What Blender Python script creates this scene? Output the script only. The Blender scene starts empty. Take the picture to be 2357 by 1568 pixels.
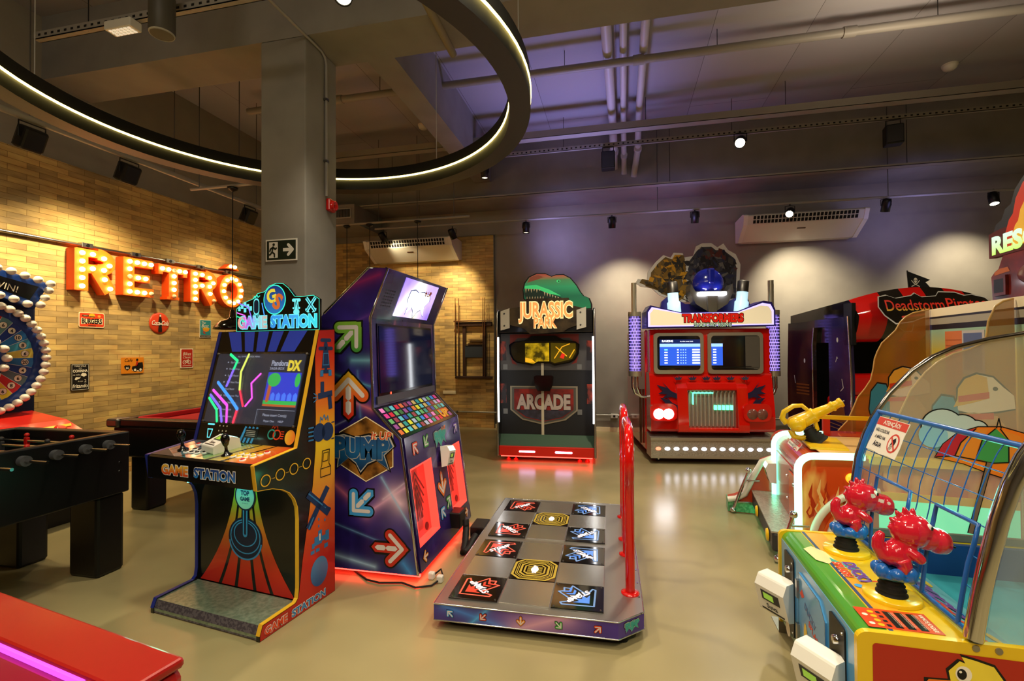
import bpy, bmesh, math, random
from mathutils import Matrix, Vector
PI = math.pi
R = math.radians
random.seed(11)
S = bpy.context.scene
COL = S.collection

# ------------------------------------------------------------------ camera
cam_d = bpy.data.cameras.new('camera')
cam = bpy.data.objects.new('camera', cam_d)
COL.objects.link(cam)
S.camera = cam
cam_d.sensor_width = 36.0
cam_d.lens = 1100.0 / 2357.0 * 36.0
cam_d.clip_start = 0.05
_y, _p, _r = R(12.6), R(0.8), R(-0.38)
_F = Vector((-math.sin(_y) * math.cos(_p), math.cos(_y) * math.cos(_p), math.sin(_p)))
_R = Vector((math.cos(_y), math.sin(_y), 0))
_U = _R.cross(_F)
_R2 = _R * math.cos(_r) + _U * math.sin(_r)
_U2 = -_R * math.sin(_r) + _U * math.cos(_r)
cam.matrix_world = Matrix(((_R2.x, _U2.x, -_F.x, 0), (_R2.y, _U2.y, -_F.y, 0), (_R2.z, _U2.z, -_F.z, 1.5), (0, 0, 0, 1)))

# ------------------------------------------------------------------ world, exposure
W = bpy.data.worlds.new('world')
S.world = W
W.use_nodes = True
W.node_tree.nodes['Background'].inputs['Color'].default_value = (0.5, 0.42, 0.34, 1)
W.node_tree.nodes['Background'].inputs['Strength'].default_value = 0.05
vs = S.view_settings
vs.view_transform = 'Standard'
vs.look = 'None'
vs.exposure = 0.5
vs.gamma = 1.0
vs.use_curve_mapping = False
S.cycles.max_bounces = 7
S.cycles.diffuse_bounces = 4
S.cycles.glossy_bounces = 3
S.cycles.transmission_bounces = 6
S.cycles.transparent_max_bounces = 12
S.cycles.sample_clamp_indirect = 4.0
S.cycles.caustics_reflective = False
S.cycles.caustics_refractive = False


def lin(h):
    h = h.lstrip('#')
    out = []
    for i in (0, 2, 4):
        c = int(h[i:i + 2], 16) / 255.0
        out.append(c / 12.92 if c <= 0.04045 else ((c + 0.055) / 1.055) ** 2.4)
    return out


# ------------------------------------------------------------------ room lamps and added fill lights
def light(kind, loc, energy, color, target=None, size=0.1, cone=80, blend=0.6, sy=None):
    d = bpy.data.lights.new('lamp_or_fill', kind)
    d.energy = energy
    d.color = color
    if kind == 'SPOT':
        d.spot_size = R(cone)
        d.spot_blend = blend
        d.shadow_soft_size = size
    elif kind == 'AREA':
        d.size = size
        if sy:
            d.shape = 'RECTANGLE'
            d.size_y = sy
    else:
        d.shadow_soft_size = size
    o = bpy.data.objects.new('lamp_or_fill', d)
    COL.objects.link(o)
    o.location = loc
    if target is not None:
        o.rotation_euler = (Vector(target) - Vector(loc)).to_track_quat('-Z', 'Y').to_euler()
    return o


WARM = (1.0, 0.8, 0.46)
WARM2 = (1.0, 0.86, 0.62)
VIO = (0.42, 0.38, 1.0)
# ceiling downlights of the hall (behind and beside the camera, and over the machines)
for (x, y, e) in ((-1.6, 0.2, 120), (1.2, -0.6, 190), (-0.4, 1.6, 190), (3.6, 1.2, 190), (0.6, 4.6, 230), (-3.6, 1.0, 14), (4.6, 4.4, 230)):
    light('SPOT', (x, y, 4.15), e, WARM2, (x, y + 0.05, 0), 0.12, 125, 0.8)
light('SPOT', (-2.05, 3.25, 4.15), 150, WARM2, (-1.7, 2.9, 0), 0.1, 110, 0.8)
light('SPOT', (1.72, 7.1, 4.15), 130, WARM2, (1.0, 4.6, 0), 0.1, 110, 0.8)
# track spots on the left brick wall
for (x, y, ty, e) in ((-4.95, 2.9, 2.7, 150), (-4.95, 4.1, 4.1, 135), (-4.95, 5.85, 5.9, 60)):
    light('SPOT', (-5.05, y, 3.2), e, WARM, (-5.9, ty, 1.35), 0.06, 125, 1.0)
# track spots on the back wall
light('SPOT', (-4.1, 7.8, 3.4), 26, WARM, (-3.6, 8.64, 2.9), 0.05, 80, 0.8)
light('SPOT', (-2.85, 7.82, 3.36), 130, WARM, (-3.1, 8.64, 2.2), 0.05, 75, 0.9)
light('SPOT', (-1.5, 7.8, 3.38), 30, WARM2, (-1.2, 7.0, 0), 0.05, 70, 0.8)
light('SPOT', (2.53, 7.85, 3.4), 230, WARM2, (3.0, 8.64, 1.9), 0.05, 90, 1.0)
light('SPOT', (5.05, 7.8, 3.44), 130, WARM2, (5.1, 8.64, 2.2), 0.05, 90, 1.0)
light('SPOT', (0.1, 7.85, 3.4), 170, WARM2, (0.1, 8.64, 1.0), 0.05, 100, 1.0)
# added violet uplight without a fixture, washing the ceiling
light('SPOT', (-0.5, 6.9, 2.9), 120, VIO, (-0.7, 6.4, 5.0), 0.3, 100, 1.0)
# added frontal fill light, high behind the camera
light('AREA', (-0.6, -2.6, 4.6), 60, (1.0, 0.86, 0.66), (-0.6, 0.4, 1.2), 3.5, sy=1.2)
light('SPOT', (0.9, 7.55, 3.1), 14, VIO, (0.9, 7.85, 4.1), 0.2, 150, 1.0)  # added violet wash for the back beam's underside, no fixture
# added warm uplight without a fixture, brightening the right-hand ceiling
light('SPOT', (2.9, 5.0, 3.7), 70, (1.0, 0.8, 0.55), (2.9, 4.9, 5.0), 0.2, 150, 1.0)
light('SPOT', (-1.3, 7.75, 3.3), 30, VIO, (-0.6, 8.64, 3.6), 0.3, 140, 1.0)  # violet wall washes, this and the next, added without fixtures
light('SPOT', (4.2, 7.6, 3.2), 14, VIO, (4.2, 8.64, 3.6), 0.3, 140, 1.0)

# ------------------------------------------------------------------ materials
MT = {}


def mat(name, col, rough=0.5, metal=0.0, emit=None, es=0.0, alpha=1.0, coat=0.0, trans=0.0, ior=1.45, spec=0.5):
    if name in MT:
        return MT[name]
    m = bpy.data.materials.new(name)
    m.use_nodes = True
    b = m.node_tree.nodes['Principled BSDF']
    c = lin(col) if isinstance(col, str) else col
    b.inputs['Base Color'].default_value = (*c, 1)
    b.inputs['Roughness'].default_value = rough
    b.inputs['Metallic'].default_value = metal
    b.inputs['Alpha'].default_value = alpha
    b.inputs['Coat Weight'].default_value = coat
    b.inputs['Coat Roughness'].default_value = 0.08
    b.inputs['Transmission Weight'].default_value = trans
    b.inputs['IOR'].default_value = ior
    b.inputs['Specular IOR Level'].default_value = spec
    if emit:
        e = lin(emit) if isinstance(emit, str) else emit
        b.inputs['Emission Color'].default_value = (*e, 1)
        b.inputs['Emission Strength'].default_value = es
    MT[name] = m
    return m


def nodes(m):
    t = m.node_tree
    return t, t.nodes, t.links, t.nodes['Principled BSDF']


def gradient(name, axis, lo, hi, stops, rough=0.35, es=0.0, coat=0.0, metal=0.0):
    """printed colour ramp along an axis of the object"""
    if name in MT:
        return MT[name]
    m = mat(name, '#808080', rough, metal, coat=coat)
    t, n, l, b = nodes(m)
    tc = n.new('ShaderNodeTexCoord')
    sp = n.new('ShaderNodeSeparateXYZ')
    mr = n.new('ShaderNodeMapRange')
    mr.inputs['From Min'].default_value = lo
    mr.inputs['From Max'].default_value = hi
    cr = n.new('ShaderNodeValToRGB')
    e = cr.color_ramp.elements
    while len(e) < len(stops):
        e.new(0.5)
    for k, (p, c) in enumerate(stops):
        e[k].position = p
        e[k].color = (*lin(c), 1)
    l.new(tc.outputs['Object'], sp.inputs[0])
    l.new(sp.outputs['XYZ'.index(axis.upper())], mr.inputs['Value'])
    l.new(mr.outputs[0], cr.inputs[0])
    l.new(cr.outputs[0], b.inputs['Base Color'])
    if es:
        l.new(cr.outputs[0], b.inputs['Emission Color'])
        b.inputs['Emission Strength'].default_value = es
    return m


def noisy(name, c1, c2, scale=4.0, rough=0.5, detail=4.0, stretch=(1, 1, 1), bump=0.0, metal=0.0, lo=0.35, hi=0.65, r2=None, coat=0.0, es=0.0):
    if name in MT:
        return MT[name]
    m = mat(name, c1, rough, metal, coat=coat)
    t, n, l, b = nodes(m)
    tc = n.new('ShaderNodeTexCoord')
    mp = n.new('ShaderNodeMapping')
    mp.inputs['Scale'].default_value = stretch
    nz = n.new('ShaderNodeTexNoise')
    nz.inputs['Scale'].default_value = scale
    nz.inputs['Detail'].default_value = detail
    cr = n.new('ShaderNodeValToRGB')
    cr.color_ramp.elements[0].position = lo
    cr.color_ramp.elements[0].color = (*lin(c1), 1)
    cr.color_ramp.elements[1].position = hi
    cr.color_ramp.elements[1].color = (*lin(c2), 1)
    l.new(tc.outputs['Object'], mp.inputs[0])
    l.new(mp.outputs[0], nz.inputs['Vector'])
    l.new(nz.outputs['Fac'], cr.inputs[0])
    l.new(cr.outputs[0], b.inputs['Base Color'])
    if es:
        l.new(cr.outputs[0], b.inputs['Emission Color'])
        b.inputs['Emission Strength'].default_value = es
    if r2 is not None:
        mr = n.new('ShaderNodeMapRange')
        mr.inputs['To Min'].default_value = rough
        mr.inputs['To Max'].default_value = r2
        l.new(nz.outputs['Fac'], mr.inputs['Value'])
        l.new(mr.outputs[0], b.inputs['Roughness'])
    if bump:
        bp = n.new('ShaderNodeBump')
        bp.inputs['Strength'].default_value = bump
        bp.inputs['Distance'].default_value = 0.01
        l.new(nz.outputs['Fac'], bp.inputs['Height'])
        l.new(bp.outputs[0], b.inputs['Normal'])
    return m


def beams_mat(name, base1, base2, segs, axes=(0, 2), rough=0.3, nscale=1.6, glow=()):
    """printed nebula artwork with glowing-beam line drawings; segs = (ax,ay,bx,by,width,colour,gain)"""
    if name in MT:
        return MT[name]
    m = noisy(name, base1, base2, nscale, rough, 3.0, lo=0.3, hi=0.72, coat=0.3)
    t, n, l, b = nodes(m)
    src = b.inputs['Base Color'].links[0].from_socket
    tc = n.new('ShaderNodeTexCoord')
    sp = n.new('ShaderNodeSeparateXYZ')
    l.new(tc.outputs['Object'], sp.inputs[0])
    cb = n.new('ShaderNodeCombineXYZ')
    l.new(sp.outputs[axes[0]], cb.inputs[0])
    l.new(sp.outputs[axes[1]], cb.inputs[1])

    def vm(op, a=None, bb=None, av=None, bv=None):
        x = n.new('ShaderNodeVectorMath')
        x.operation = op
        if a is not None: l.new(a, x.inputs[0])
        if av is not None: x.inputs[0].default_value = av
        if bb is not None: l.new(bb, x.inputs[1])
        if bv is not None: x.inputs[1].default_value = bv
        return x

    def mm(op, a, v=None, bb=None, clamp=False):
        x = n.new('ShaderNodeMath')
        x.operation = op
        x.use_clamp = clamp
        l.new(a, x.inputs[0])
        if v is not None: x.inputs[1].default_value = v
        if bb is not None: l.new(bb, x.inputs[1])
        return x.outputs[0]
    cur = src
    for (ax, ay, bx, by, wd, colr, gain) in segs:
        dx, dy = bx - ax, by - ay
        ll = dx * dx + dy * dy + 1e-9
        pa = vm('SUBTRACT', cb.outputs[0], bv=(ax, ay, 0)).outputs[0]
        dt = vm('DOT_PRODUCT', pa, bv=(dx / ll, dy / ll, 0)).outputs['Value']
        h = mm('MULTIPLY', dt, 1.0, clamp=True)
        sc = n.new('ShaderNodeVectorMath')
        sc.operation = 'SCALE'
        sc.inputs[0].default_value = (dx, dy, 0)
        l.new(h, sc.inputs['Scale'])
        df = vm('SUBTRACT', pa, sc.outputs[0]).outputs[0]
        ln = vm('LENGTH', df).outputs['Value']
        q = mm('MULTIPLY', ln, 1.0 / wd)
        e = mm('MULTIPLY', q, -1.0)
        ex = n.new('ShaderNodeMath')
        ex.operation = 'EXPONENT'
        l.new(e, ex.inputs[0])
        mx = n.new('ShaderNodeMix')
        mx.data_type = 'RGBA'
        mx.blend_type = 'MIX'
        l.new(mm('MULTIPLY', ex.outputs[0], gain, clamp=True), mx.inputs['Factor'])
        l.new(cur, mx.inputs['A'])
        mx.inputs['B'].default_value = (*lin(colr), 1)
        cur = mx.outputs['Result']
    l.new(cur, b.inputs['Base Color'])
    return m


# ------------------------------------------------------------------ mesh builder
def frame(o, ex, ey):
    ex = Vector(ex).normalized()
    ey = Vector(ey).normalized()
    ez = ex.cross(ey)
    return Matrix(((ex.x, ey.x, ez.x, o[0]), (ex.y, ey.y, ez.y, o[1]), (ex.z, ey.z, ez.z, o[2]), (0, 0, 0, 1)))


TXT = {}


class MB:
    def __init__(s, M=None):
        s.v, s.f, s.mi, s.sm, s.ms = [], [], [], [], []
        s.M = M.copy() if M else Matrix()

    def slot(s, m):
        if isinstance(m, str): m = MT[m]
        if m not in s.ms: s.ms.append(m)
        return s.ms.index(m)

    def add(s, vs_, fs, m, smooth=False, M=None):
        k = len(s.v)
        T = s.M @ M if M is not None else s.M
        s.v += [T @ Vector(p) for p in vs_]
        i = s.slot(m)
        for f in fs:
            s.f.append([k + a for a in f])
            s.mi.append(i)
            s.sm.append(smooth)
        return s

    def box(s, x0, x1, y0, y1, z0, z1, m, r=0.0, M=None):
        if x0 > x1: x0, x1 = x1, x0
        if y0 > y1: y0, y1 = y1, y0
        if z0 > z1: z0, z1 = z1, z0
        if r <= 0:
            v = [(x, y, z) for z in (z0, z1) for y in (y0, y1) for x in (x0, x1)]
            return s.add(v, [(0, 2, 3, 1), (4, 5, 7, 6), (0, 1, 5, 4), (2, 6, 7, 3), (0, 4, 6, 2), (1, 3, 7, 5)], m, M=M)
        r = min(r, (x1 - x0) / 2.01, (y1 - y0) / 2.01, (z1 - z0) / 2.01)
        bm = bmesh.new()
        pts = []
        for x, sx in ((x0, 1), (x1, -1)):
            for y, sy in ((y0, 1), (y1, -1)):
                for z, sz in ((z0, 1), (z1, -1)):
                    k = r * 0.3
                    pts += [(x + sx * r, y, z + sz * r), (x, y + sy * r, z + sz * r), (x + sx * r, y + sy * r, z),
                            (x + sx * k, y + sy * k, z + sz * r), (x + sx * k, y + sy * r, z + sz * k), (x + sx * r, y + sy * k, z + sz * k)]
        for p in pts: bm.verts.new(p)
        bmesh.ops.convex_hull(bm, input=bm.verts)
        loose = [v for v in bm.verts if not v.link_faces]
        for v in loose: bm.verts.remove(v)
        bmesh.ops.dissolve_limit(bm, angle_limit=0.01, verts=bm.verts, edges=bm.edges)
        bm.verts.index_update()
        s.add([v.co.copy() for v in bm.verts], [[v.index for v in f.verts] for f in bm.faces], m, M=M)
        bm.free()
        return s

    def prism(s, pts, ax, a0, a1, m, M=None, mcap=None):
        n = len(pts)

        def P(p, a):
            return {'x': (a, p[0], p[1]), 'y': (p[0], a, p[1]), 'z': (p[0], p[1], a)}[ax]
        v = [P(p, a0) for p in pts] + [P(p, a1) for p in pts]
        side = [(i, (i + 1) % n, n + (i + 1) % n, n + i) for i in range(n)]
        s.add(v, side, m, M=M)
        s.add(v, [list(range(n))[::-1], list(range(n, 2 * n))], mcap or m, M=M)
        return s

    def poly(s, pts, m, z=0.001, M=None):
        return s.add([(p[0], p[1], z) for p in pts], [list(range(len(pts)))], m, M=M)

    def rect(s, x0, y0, x1, y1, m, z=0.001):
        return s.poly([(x0, y0), (x1, y0), (x1, y1), (x0, y1)], m, z)

    def disc(s, x, y, r, m, z=0.001, n=24, ry=None):
        ry = ry or r
        return s.poly([(x + r * math.cos(2 * PI * k / n), y + ry * math.sin(2 * PI * k / n)) for k in range(n)], m, z)

    def ring(s, x, y, r0, r1, m, z=0.001, n=28, a0=0.0, a1=2 * PI, sy=1.0):
        v = []
        for k in range(n + 1):
            a = a0 + (a1 - a0) * k / n
            v += [(x + r0 * math.cos(a), y + sy * r0 * math.sin(a), z), (x + r1 * math.cos(a), y + sy * r1 * math.sin(a), z)]
        return s.add(v, [(2 * k, 2 * k + 1, 2 * k + 3, 2 * k + 2) for k in range(n)], m)

    def stroke(s, pts, w, m, z=0.001, cap=True, closed=False):
        q = list(pts) + ([pts[0]] if closed else [])
        dz = 0.0
        for a, b in zip(q, q[1:]):
            dz = (dz + 0.00011) % 0.0007
            dx, dy = b[0] - a[0], b[1] - a[1]
            L = math.hypot(dx, dy)
            if L < 1e-9: continue
            nx, ny = -dy / L * w / 2, dx / L * w / 2
            s.poly([(a[0] + nx, a[1] + ny), (a[0] - nx, a[1] - ny), (b[0] - nx, b[1] - ny), (b[0] + nx, b[1] + ny)], m, z + dz)
        if cap:
            for p in q[:-1] if closed else q:
                dz = (dz + 0.00011) % 0.0007
                s.disc(p[0], p[1], w / 2, m, z + dz, 10)
        return s

    def tube(s, path, r, m, n=10, closed=False, caps=True):
        P = [Vector(p) for p in path]
        N = len(P)
        rr = r if isinstance(r, (list, tuple)) else [r] * N
        v = []
        up = None
        for i in range(N):
            a = P[(i - 1) % N] if (closed or i > 0) else P[i]
            b = P[(i + 1) % N] if (closed or i < N - 1) else P[i]
            t = (b - a)
            t = t.normalized() if t.length > 1e-9 else Vector((0, 0, 1))
            if up is None:
                up = Vector((0, 0, 1)) if abs(t.z) < 0.9 else Vector((1, 0, 0))
            u = (up - t * up.dot(t))
            if u.length < 1e-6:
                u = Vector((1, 0, 0)) - t * t.x
            u.normalize()
            up = u
            w = t.cross(u)
            for k in range(n):
                an = 2 * PI * k / n
                v.append(P[i] + (u * math.cos(an) + w * math.sin(an)) * rr[i])
        f = []
        for i in range(N if closed else N - 1):
            j = (i + 1) % N
            for k in range(n):
                f.append((i * n + k, i * n + (k + 1) % n, j * n + (k + 1) % n, j * n + k))
        s.add(v, f, m, True)
        if caps and not closed:
            s.add(v, [list(range(n))[::-1], [(N - 1) * n + k for k in range(n)]], m)
        return s

    def lathe(s, prof, m, n=24, M=None, smooth=True):
        v, f = [], []
        for (r, z) in prof:
            for k in range(n):
                a = 2 * PI * k / n
                v.append((r * math.cos(a), r * math.sin(a), z))
        for i in range(len(prof) - 1):
            for k in range(n):
                f.append((i * n + k, i * n + (k + 1) % n, (i + 1) * n + (k + 1) % n, (i + 1) * n + k))
        s.add(v, f, m, smooth, M=M)
        s.add(v, [list(range(n))[::-1], [(len(prof) - 1) * n + k for k in range(n)]], m, M=M)
        return s

    def ell(s, c, r, m, seg=16, rings=10, M=None):
        if not isinstance(r, (tuple, list)): r = (r, r, r)
        v, f = [], []
        for i in range(rings + 1):
            th = PI * i / rings
            for k in range(seg):
                a = 2 * PI * k / seg
                v.append((c[0] + r[0] * math.sin(th) * math.cos(a), c[1] + r[1] * math.sin(th) * math.sin(a), c[2] + r[2] * math.cos(th)))
        for i in range(rings):
            for k in range(seg):
                f.append((i * seg + k, i * seg + (k + 1) % seg, (i + 1) * seg + (k + 1) % seg, (i + 1) * seg + k))
        return s.add(v, f, m, True, M=M)

    def text(s, string, x, y, h, m, z=0.001, w=None, bold=0.0, depth=0.0, shear=0.0, arc=None, rot=0.0, align='C', sp=1.0):
        """h = cap height; w = total width if given (stretches)"""
        key = (string, bold, depth, shear, sp)
        if key not in TXT:
            cu = bpy.data.curves.new('t', 'FONT')
            cu.body = string
            cu.size = 1.0
            cu.offset = bold
            cu.shear = shear
            cu.extrude = depth
            cu.space_character = sp
            cu.resolution_u = 3
            ob = bpy.data.objects.new('t', cu)
            COL.objects.link(ob)
            dg = bpy.context.evaluated_depsgraph_get()
            me = bpy.data.meshes.new_from_object(ob.evaluated_get(dg))
            TXT[key] = ([v.co.copy() for v in me.vertices], [list(p.vertices) for p in me.polygons])
            bpy.data.objects.remove(ob)
            bpy.data.curves.remove(cu)
            bpy.data.meshes.remove(me)
        vs_, fs = TXT[key]
        if not vs_: return s
        x0 = min(v.x for v in vs_)
        x1 = max(v.x for v in vs_)
        cap = 0.73 if string.upper() == string else 0.73
        ky = h / cap
        kx = (w / (x1 - x0)) if w else ky
        cxm = (x0 + x1) / 2 if align == 'C' else x0
        cr, sr = math.cos(rot), math.sin(rot)
        out = []
        for v in vs_:
            a, b_ = (v.x - cxm) * kx, v.y * ky - h / 2
            if arc: b_ += arc * (1 - ((v.x - (x0 + x1) / 2) / ((x1 - x0) / 2)) ** 2)
            out.append((x + a * cr - b_ * sr, y + a * sr + b_ * cr, z + v.z * ky))
        return s.add(out, fs, m)

    def otext(s, string, x, y, h, m, mo, z=0.001, o=0.05, **kw):
        b0 = kw.pop('bold', 0.0)
        w = kw.pop('w', None)
        if w:
            s.text(string, x, y, h, mo, z, w=w * (1 + 0.3 * o), bold=b0 + o, **kw)
        else:
            s.text(string, x, y, h, mo, z, bold=b0 + o, **kw)
        return s.text(string, x, y, h, m, z + 0.0012, w=w, bold=b0, **kw)

    def build(s, name, parent=None, label=None, bevel=0.0, loc=None):
        me = bpy.data.meshes.new(name)
        me.from_pydata([tuple(v) for v in s.v], [], s.f)
        for m in s.ms: me.materials.append(m)
        for p, i, sm in zip(me.polygons, s.mi, s.sm):
            p.material_index = i
            p.use_smooth = sm
        bm = bmesh.new()
        bm.from_mesh(me)
        bmesh.ops.recalc_face_normals(bm, faces=bm.faces)
        bm.to_mesh(me)
        bm.free()
        me.update()
        o = bpy.data.objects.new(name, me)
        COL.objects.link(o)
        if parent is not None: o.parent = parent
        if label: o['label'] = label
        if loc: o.location = loc
        if bevel:
            b = o.modifiers.new('bevel', 'BEVEL')
            b.width = bevel
            b.segments = 2
            b.limit_method = 'ANGLE'
            b.angle_limit = R(50)
        return o


def thing(name, label, cat, loc=(0, 0, 0), rz=0.0, group=None):
    o = bpy.data.objects.new(name, None)
    COL.objects.link(o)
    o.empty_display_size = 0.1
    o.location = loc
    o.rotation_euler = (0, 0, rz)
    o['label'] = label
    o['category'] = cat
    if group: o['group'] = group
    return o


def tag(o, label, cat, group=None):
    o['label'] = label
    o['category'] = cat
    if group: o['group'] = group
    return o


def struct(mb, name, **k):
    o = mb.build(name, **k)
    o['kind'] = 'structure'
    return o


def dup(root, label, loc=None, rz=None, group=None):
    r = root.copy()
    COL.objects.link(r)
    if loc is not None: r.location = loc
    if rz is not None: r.rotation_euler = (0, 0, rz)
    r['label'] = label
    if group: r['group'] = group
    for ch in list(root.children):
        c = ch.copy()
        COL.objects.link(c)
        c.parent = r
        for g in list(ch.children):
            d = g.copy()
            COL.objects.link(d)
            d.parent = c
    return r


FRONT = lambda o: frame(o, (1, 0, 0), (0, 0, 1))      # faces -Y
RIGHT = lambda o: frame(o, (0, 1, 0), (0, 0, 1))      # faces +X
LEFT = lambda o: frame(o, (0, -1, 0), (0, 0, 1))      # faces -X
TOP = lambda o: frame(o, (1, 0, 0), (0, 1, 0))        # faces +Z

# common materials
mat('black', '#0b0b0c', 0.4)
mat('black_gloss', '#070708', 0.12, coat=0.4)
mat('black_matte', '#0c0c0d', 0.8)
mat('rubber', '#0a0a0a', 0.65)
mat('white', '#e6e4de', 0.4)
mat('white_plastic', '#dcd9d0', 0.35)
mat('chrome', '#d8d8da', 0.12, 1.0)
mat('steel', '#a9a6a0', 0.32, 1.0)
mat('steel_dark', '#6f6d6a', 0.4, 1.0)
mat('red', '#c8120c', 0.3, coat=0.3)
mat('red_gloss', '#cf0f0c', 0.12, coat=0.6)
mat('yellow', '#edc21a', 0.3, coat=0.3)
mat('orange', '#e8701c', 0.35)
mat('navy', '#0c1d3f', 0.35)
mat('blue', '#1d4fae', 0.35)
mat('lblue', '#3f9be0', 0.35)
mat('teal', '#2f9f95', 0.4)
mat('green', '#3fa03c', 0.4)
mat('cream', '#efe2bd', 0.45)
mat('pink', '#e45a9a', 0.4)
mat('purple', '#5a2fa8', 0.35)
mat('brown', '#4a2a14', 0.5)
mat('grey', '#6d6c68', 0.6)
mat('dgrey', '#2c2c2e', 0.5)
mat('lgrey', '#b4b2ad', 0.45)
# ================================================================== SETTING
m = noisy('floor_vinyl', '#8a7f5c', '#a6986e', 1.6, 0.2, 2.5, lo=0.2, hi=0.8, r2=0.3)
fl = MB().box(-6.1, 8.2, -5.2, 8.84, -0.12, 0.0, m)
struct(fl, 'floor')

m = mat('slab', '#6e6a68', 0.85)
t, n, l, b = nodes(m)
tc = n.new('ShaderNodeTexCoord')
bk = n.new('ShaderNodeTexBrick')
bk.offset = 0.37
for k, v in (('Scale', 1.0), ('Mortar Size', 0.004), ('Mortar Smooth', 0.6), ('Brick Width', 3.7), ('Row Height', 1.05)):
    bk.inputs[k].default_value = v
bk.inputs['Color1'].default_value = (*lin('#9b99a0'), 1)
bk.inputs['Color2'].default_value = (*lin('#a3a1a8'), 1)
bk.inputs['Mortar'].default_value = (*lin('#5c5858'), 1)
mp = n.new('ShaderNodeMapping')
mp.inputs['Rotation'].default_value = (0, 0, PI / 2)
l.new(tc.outputs['Object'], mp.inputs[0])
l.new(mp.outputs[0], bk.inputs['Vector'])
l.new(bk.outputs['Color'], b.inputs['Base Color'])
struct(MB().box(-6.1, 8.2, -5.2, 8.84, 5.03, 5.2, m), 'ceiling')
noisy('wall_paint', '#918b80', '#989286', 3.0, 0.75)
noisy('conc', '#85827e', '#908d88', 2.5, 0.8)
struct(MB().box(-6.1, 8.2, 8.64, 8.84, 0, 5.03, 'wall_paint'), 'wall_back')
struct(MB().box(-6.1, -5.93, -5.2, 8.64, 0, 5.03, 'wall_paint'), 'wall_left')
struct(MB().box(8.0, 8.2, -5.2, 8.64, 0, 5.03, 'wall_paint'), 'wall_right')
struct(MB().box(-5.93, 8.0, -5.2, -5.0, 0, 5.03, 'wall_paint'), 'wall_front')


def brick(name, rot, off):
    m = mat(name, '#b08d58', 0.7)
    t, n, l, b = nodes(m)
    tc = n.new('ShaderNodeTexCoord')
    sp = n.new('ShaderNodeSeparateXYZ')
    cb = n.new('ShaderNodeCombineXYZ')
    l.new(tc.outputs['Object'], sp.inputs[0])
    l.new(sp.outputs[rot], cb.inputs[0])
    l.new(sp.outputs[2], cb.inputs[1])
    bk = n.new('ShaderNodeTexBrick')
    bk.offset = off
    bk.offset_frequency = 2
    bk.squash = 1.0
    for k, v in (('Scale', 1.0), ('Mortar Size', 0.0022), ('Mortar Smooth', 0.5), ('Brick Width', 0.27), ('Row Height', 0.06), ('Bias', -0.1)):
        bk.inputs[k].default_value = v
    bk.inputs['Color1'].default_value = (*lin('#d8b878'), 1)
    bk.inputs['Color2'].default_value = (*lin('#9a8560'), 1)
    bk.inputs['Mortar'].default_value = (*lin('#7a6030'), 1)
    l.new(cb.outputs[0], bk.inputs['Vector'])
    nz = n.new('ShaderNodeTexNoise')
    nz.inputs['Scale'].default_value = 9.0
    nz.inputs['Detail'].default_value = 5.0
    mp = n.new('ShaderNodeMapping')
    mp.inputs['Scale'].default_value = (0.5, 2.2, 1)
    l.new(cb.outputs[0], mp.inputs[0])
    l.new(mp.outputs[0], nz.inputs['Vector'])
    mx = n.new('ShaderNodeMix')
    mx.data_type = 'RGBA'
    mx.blend_type = 'OVERLAY'
    mx.inputs['Factor'].default_value = 0.6
    l.new(bk.outputs['Color'], mx.inputs['A'])
    l.new(nz.outputs['Fac'], mx.inputs['B'])
    n2 = n.new('ShaderNodeTexNoise')
    n2.inputs['Scale'].default_value = 1.3  # broad grey-brown brick groups, with patchy shading painted into the mix
    n2.inputs['Detail'].default_value = 1.0
    l.new(cb.outputs[0], n2.inputs['Vector'])
    r2 = n.new('ShaderNodeMapRange')
    r2.inputs['From Min'].default_value = 0.38
    r2.inputs['From Max'].default_value = 0.62
    r2.inputs['To Min'].default_value = -0.55
    r2.inputs['To Max'].default_value = 0.25
    l.new(n2.outputs['Fac'], r2.inputs['Value'])
    l.new(r2.outputs[0], bk.inputs['Bias'])
    hs = n.new('ShaderNodeMix')
    hs.data_type = 'RGBA'
    hs.blend_type = 'MULTIPLY'
    hs.inputs['Factor'].default_value = 0.6
    l.new(mx.outputs['Result'], hs.inputs['A'])
    hs.inputs['B'].default_value = (1.0, 0.9, 0.66, 1)
    l.new(hs.outputs['Result'], b.inputs['Base Color'])
    bp = n.new('ShaderNodeBump')
    bp.inputs['Strength'].default_value = 0.5
    bp.inputs['Distance'].default_value = 0.004
    bp.invert = True
    l.new(bk.outputs['Fac'], bp.inputs['Height'])
    l.new(bp.outputs[0], b.inputs['Normal'])
    return m


struct(MB().box(-5.93, -5.9, -5.0, 8.62, 0, 3.55, brick('brick_left', 1, 0.4)), 'trim_1')
struct(MB().box(-5.9, -2.27, 8.62, 8.64, 0, 3.6, brick('brick_back', 0, 0.4)), 'trim_2')
struct(MB().box(-2.27, -2.25, 8.61, 8.64, 0, 3.6, 'steel_dark'), 'trim_3')
struct(MB().box(-2.25, 8.0, 8.615, 8.64, 0, 0.075, 'cream'), 'baseboard_back')

col = MB().box(-3.237, -2.765, 3.81, 4.30, 0, 4.36, 'conc', r=0.012)
struct(col, 'column')
struct(MB().box(-5.93, 8.0, 3.81, 4.31, 4.36, 5.03, 'conc'), 'ceiling_beam')
struct(MB().box(-2.42, -2.13, 4.31, 7.95, 4.36, 5.03, 'conc'), 'ceiling_beam')
struct(MB().box(-5.93, 8.0, 7.95, 8.64, 4.06, 5.03, 'conc'), 'ceiling_beam')
struct(MB().box(-5.93, -4.55, 7.62, 8.62, 3.72, 4.06, 'conc'), 'ceiling_beam')


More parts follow.
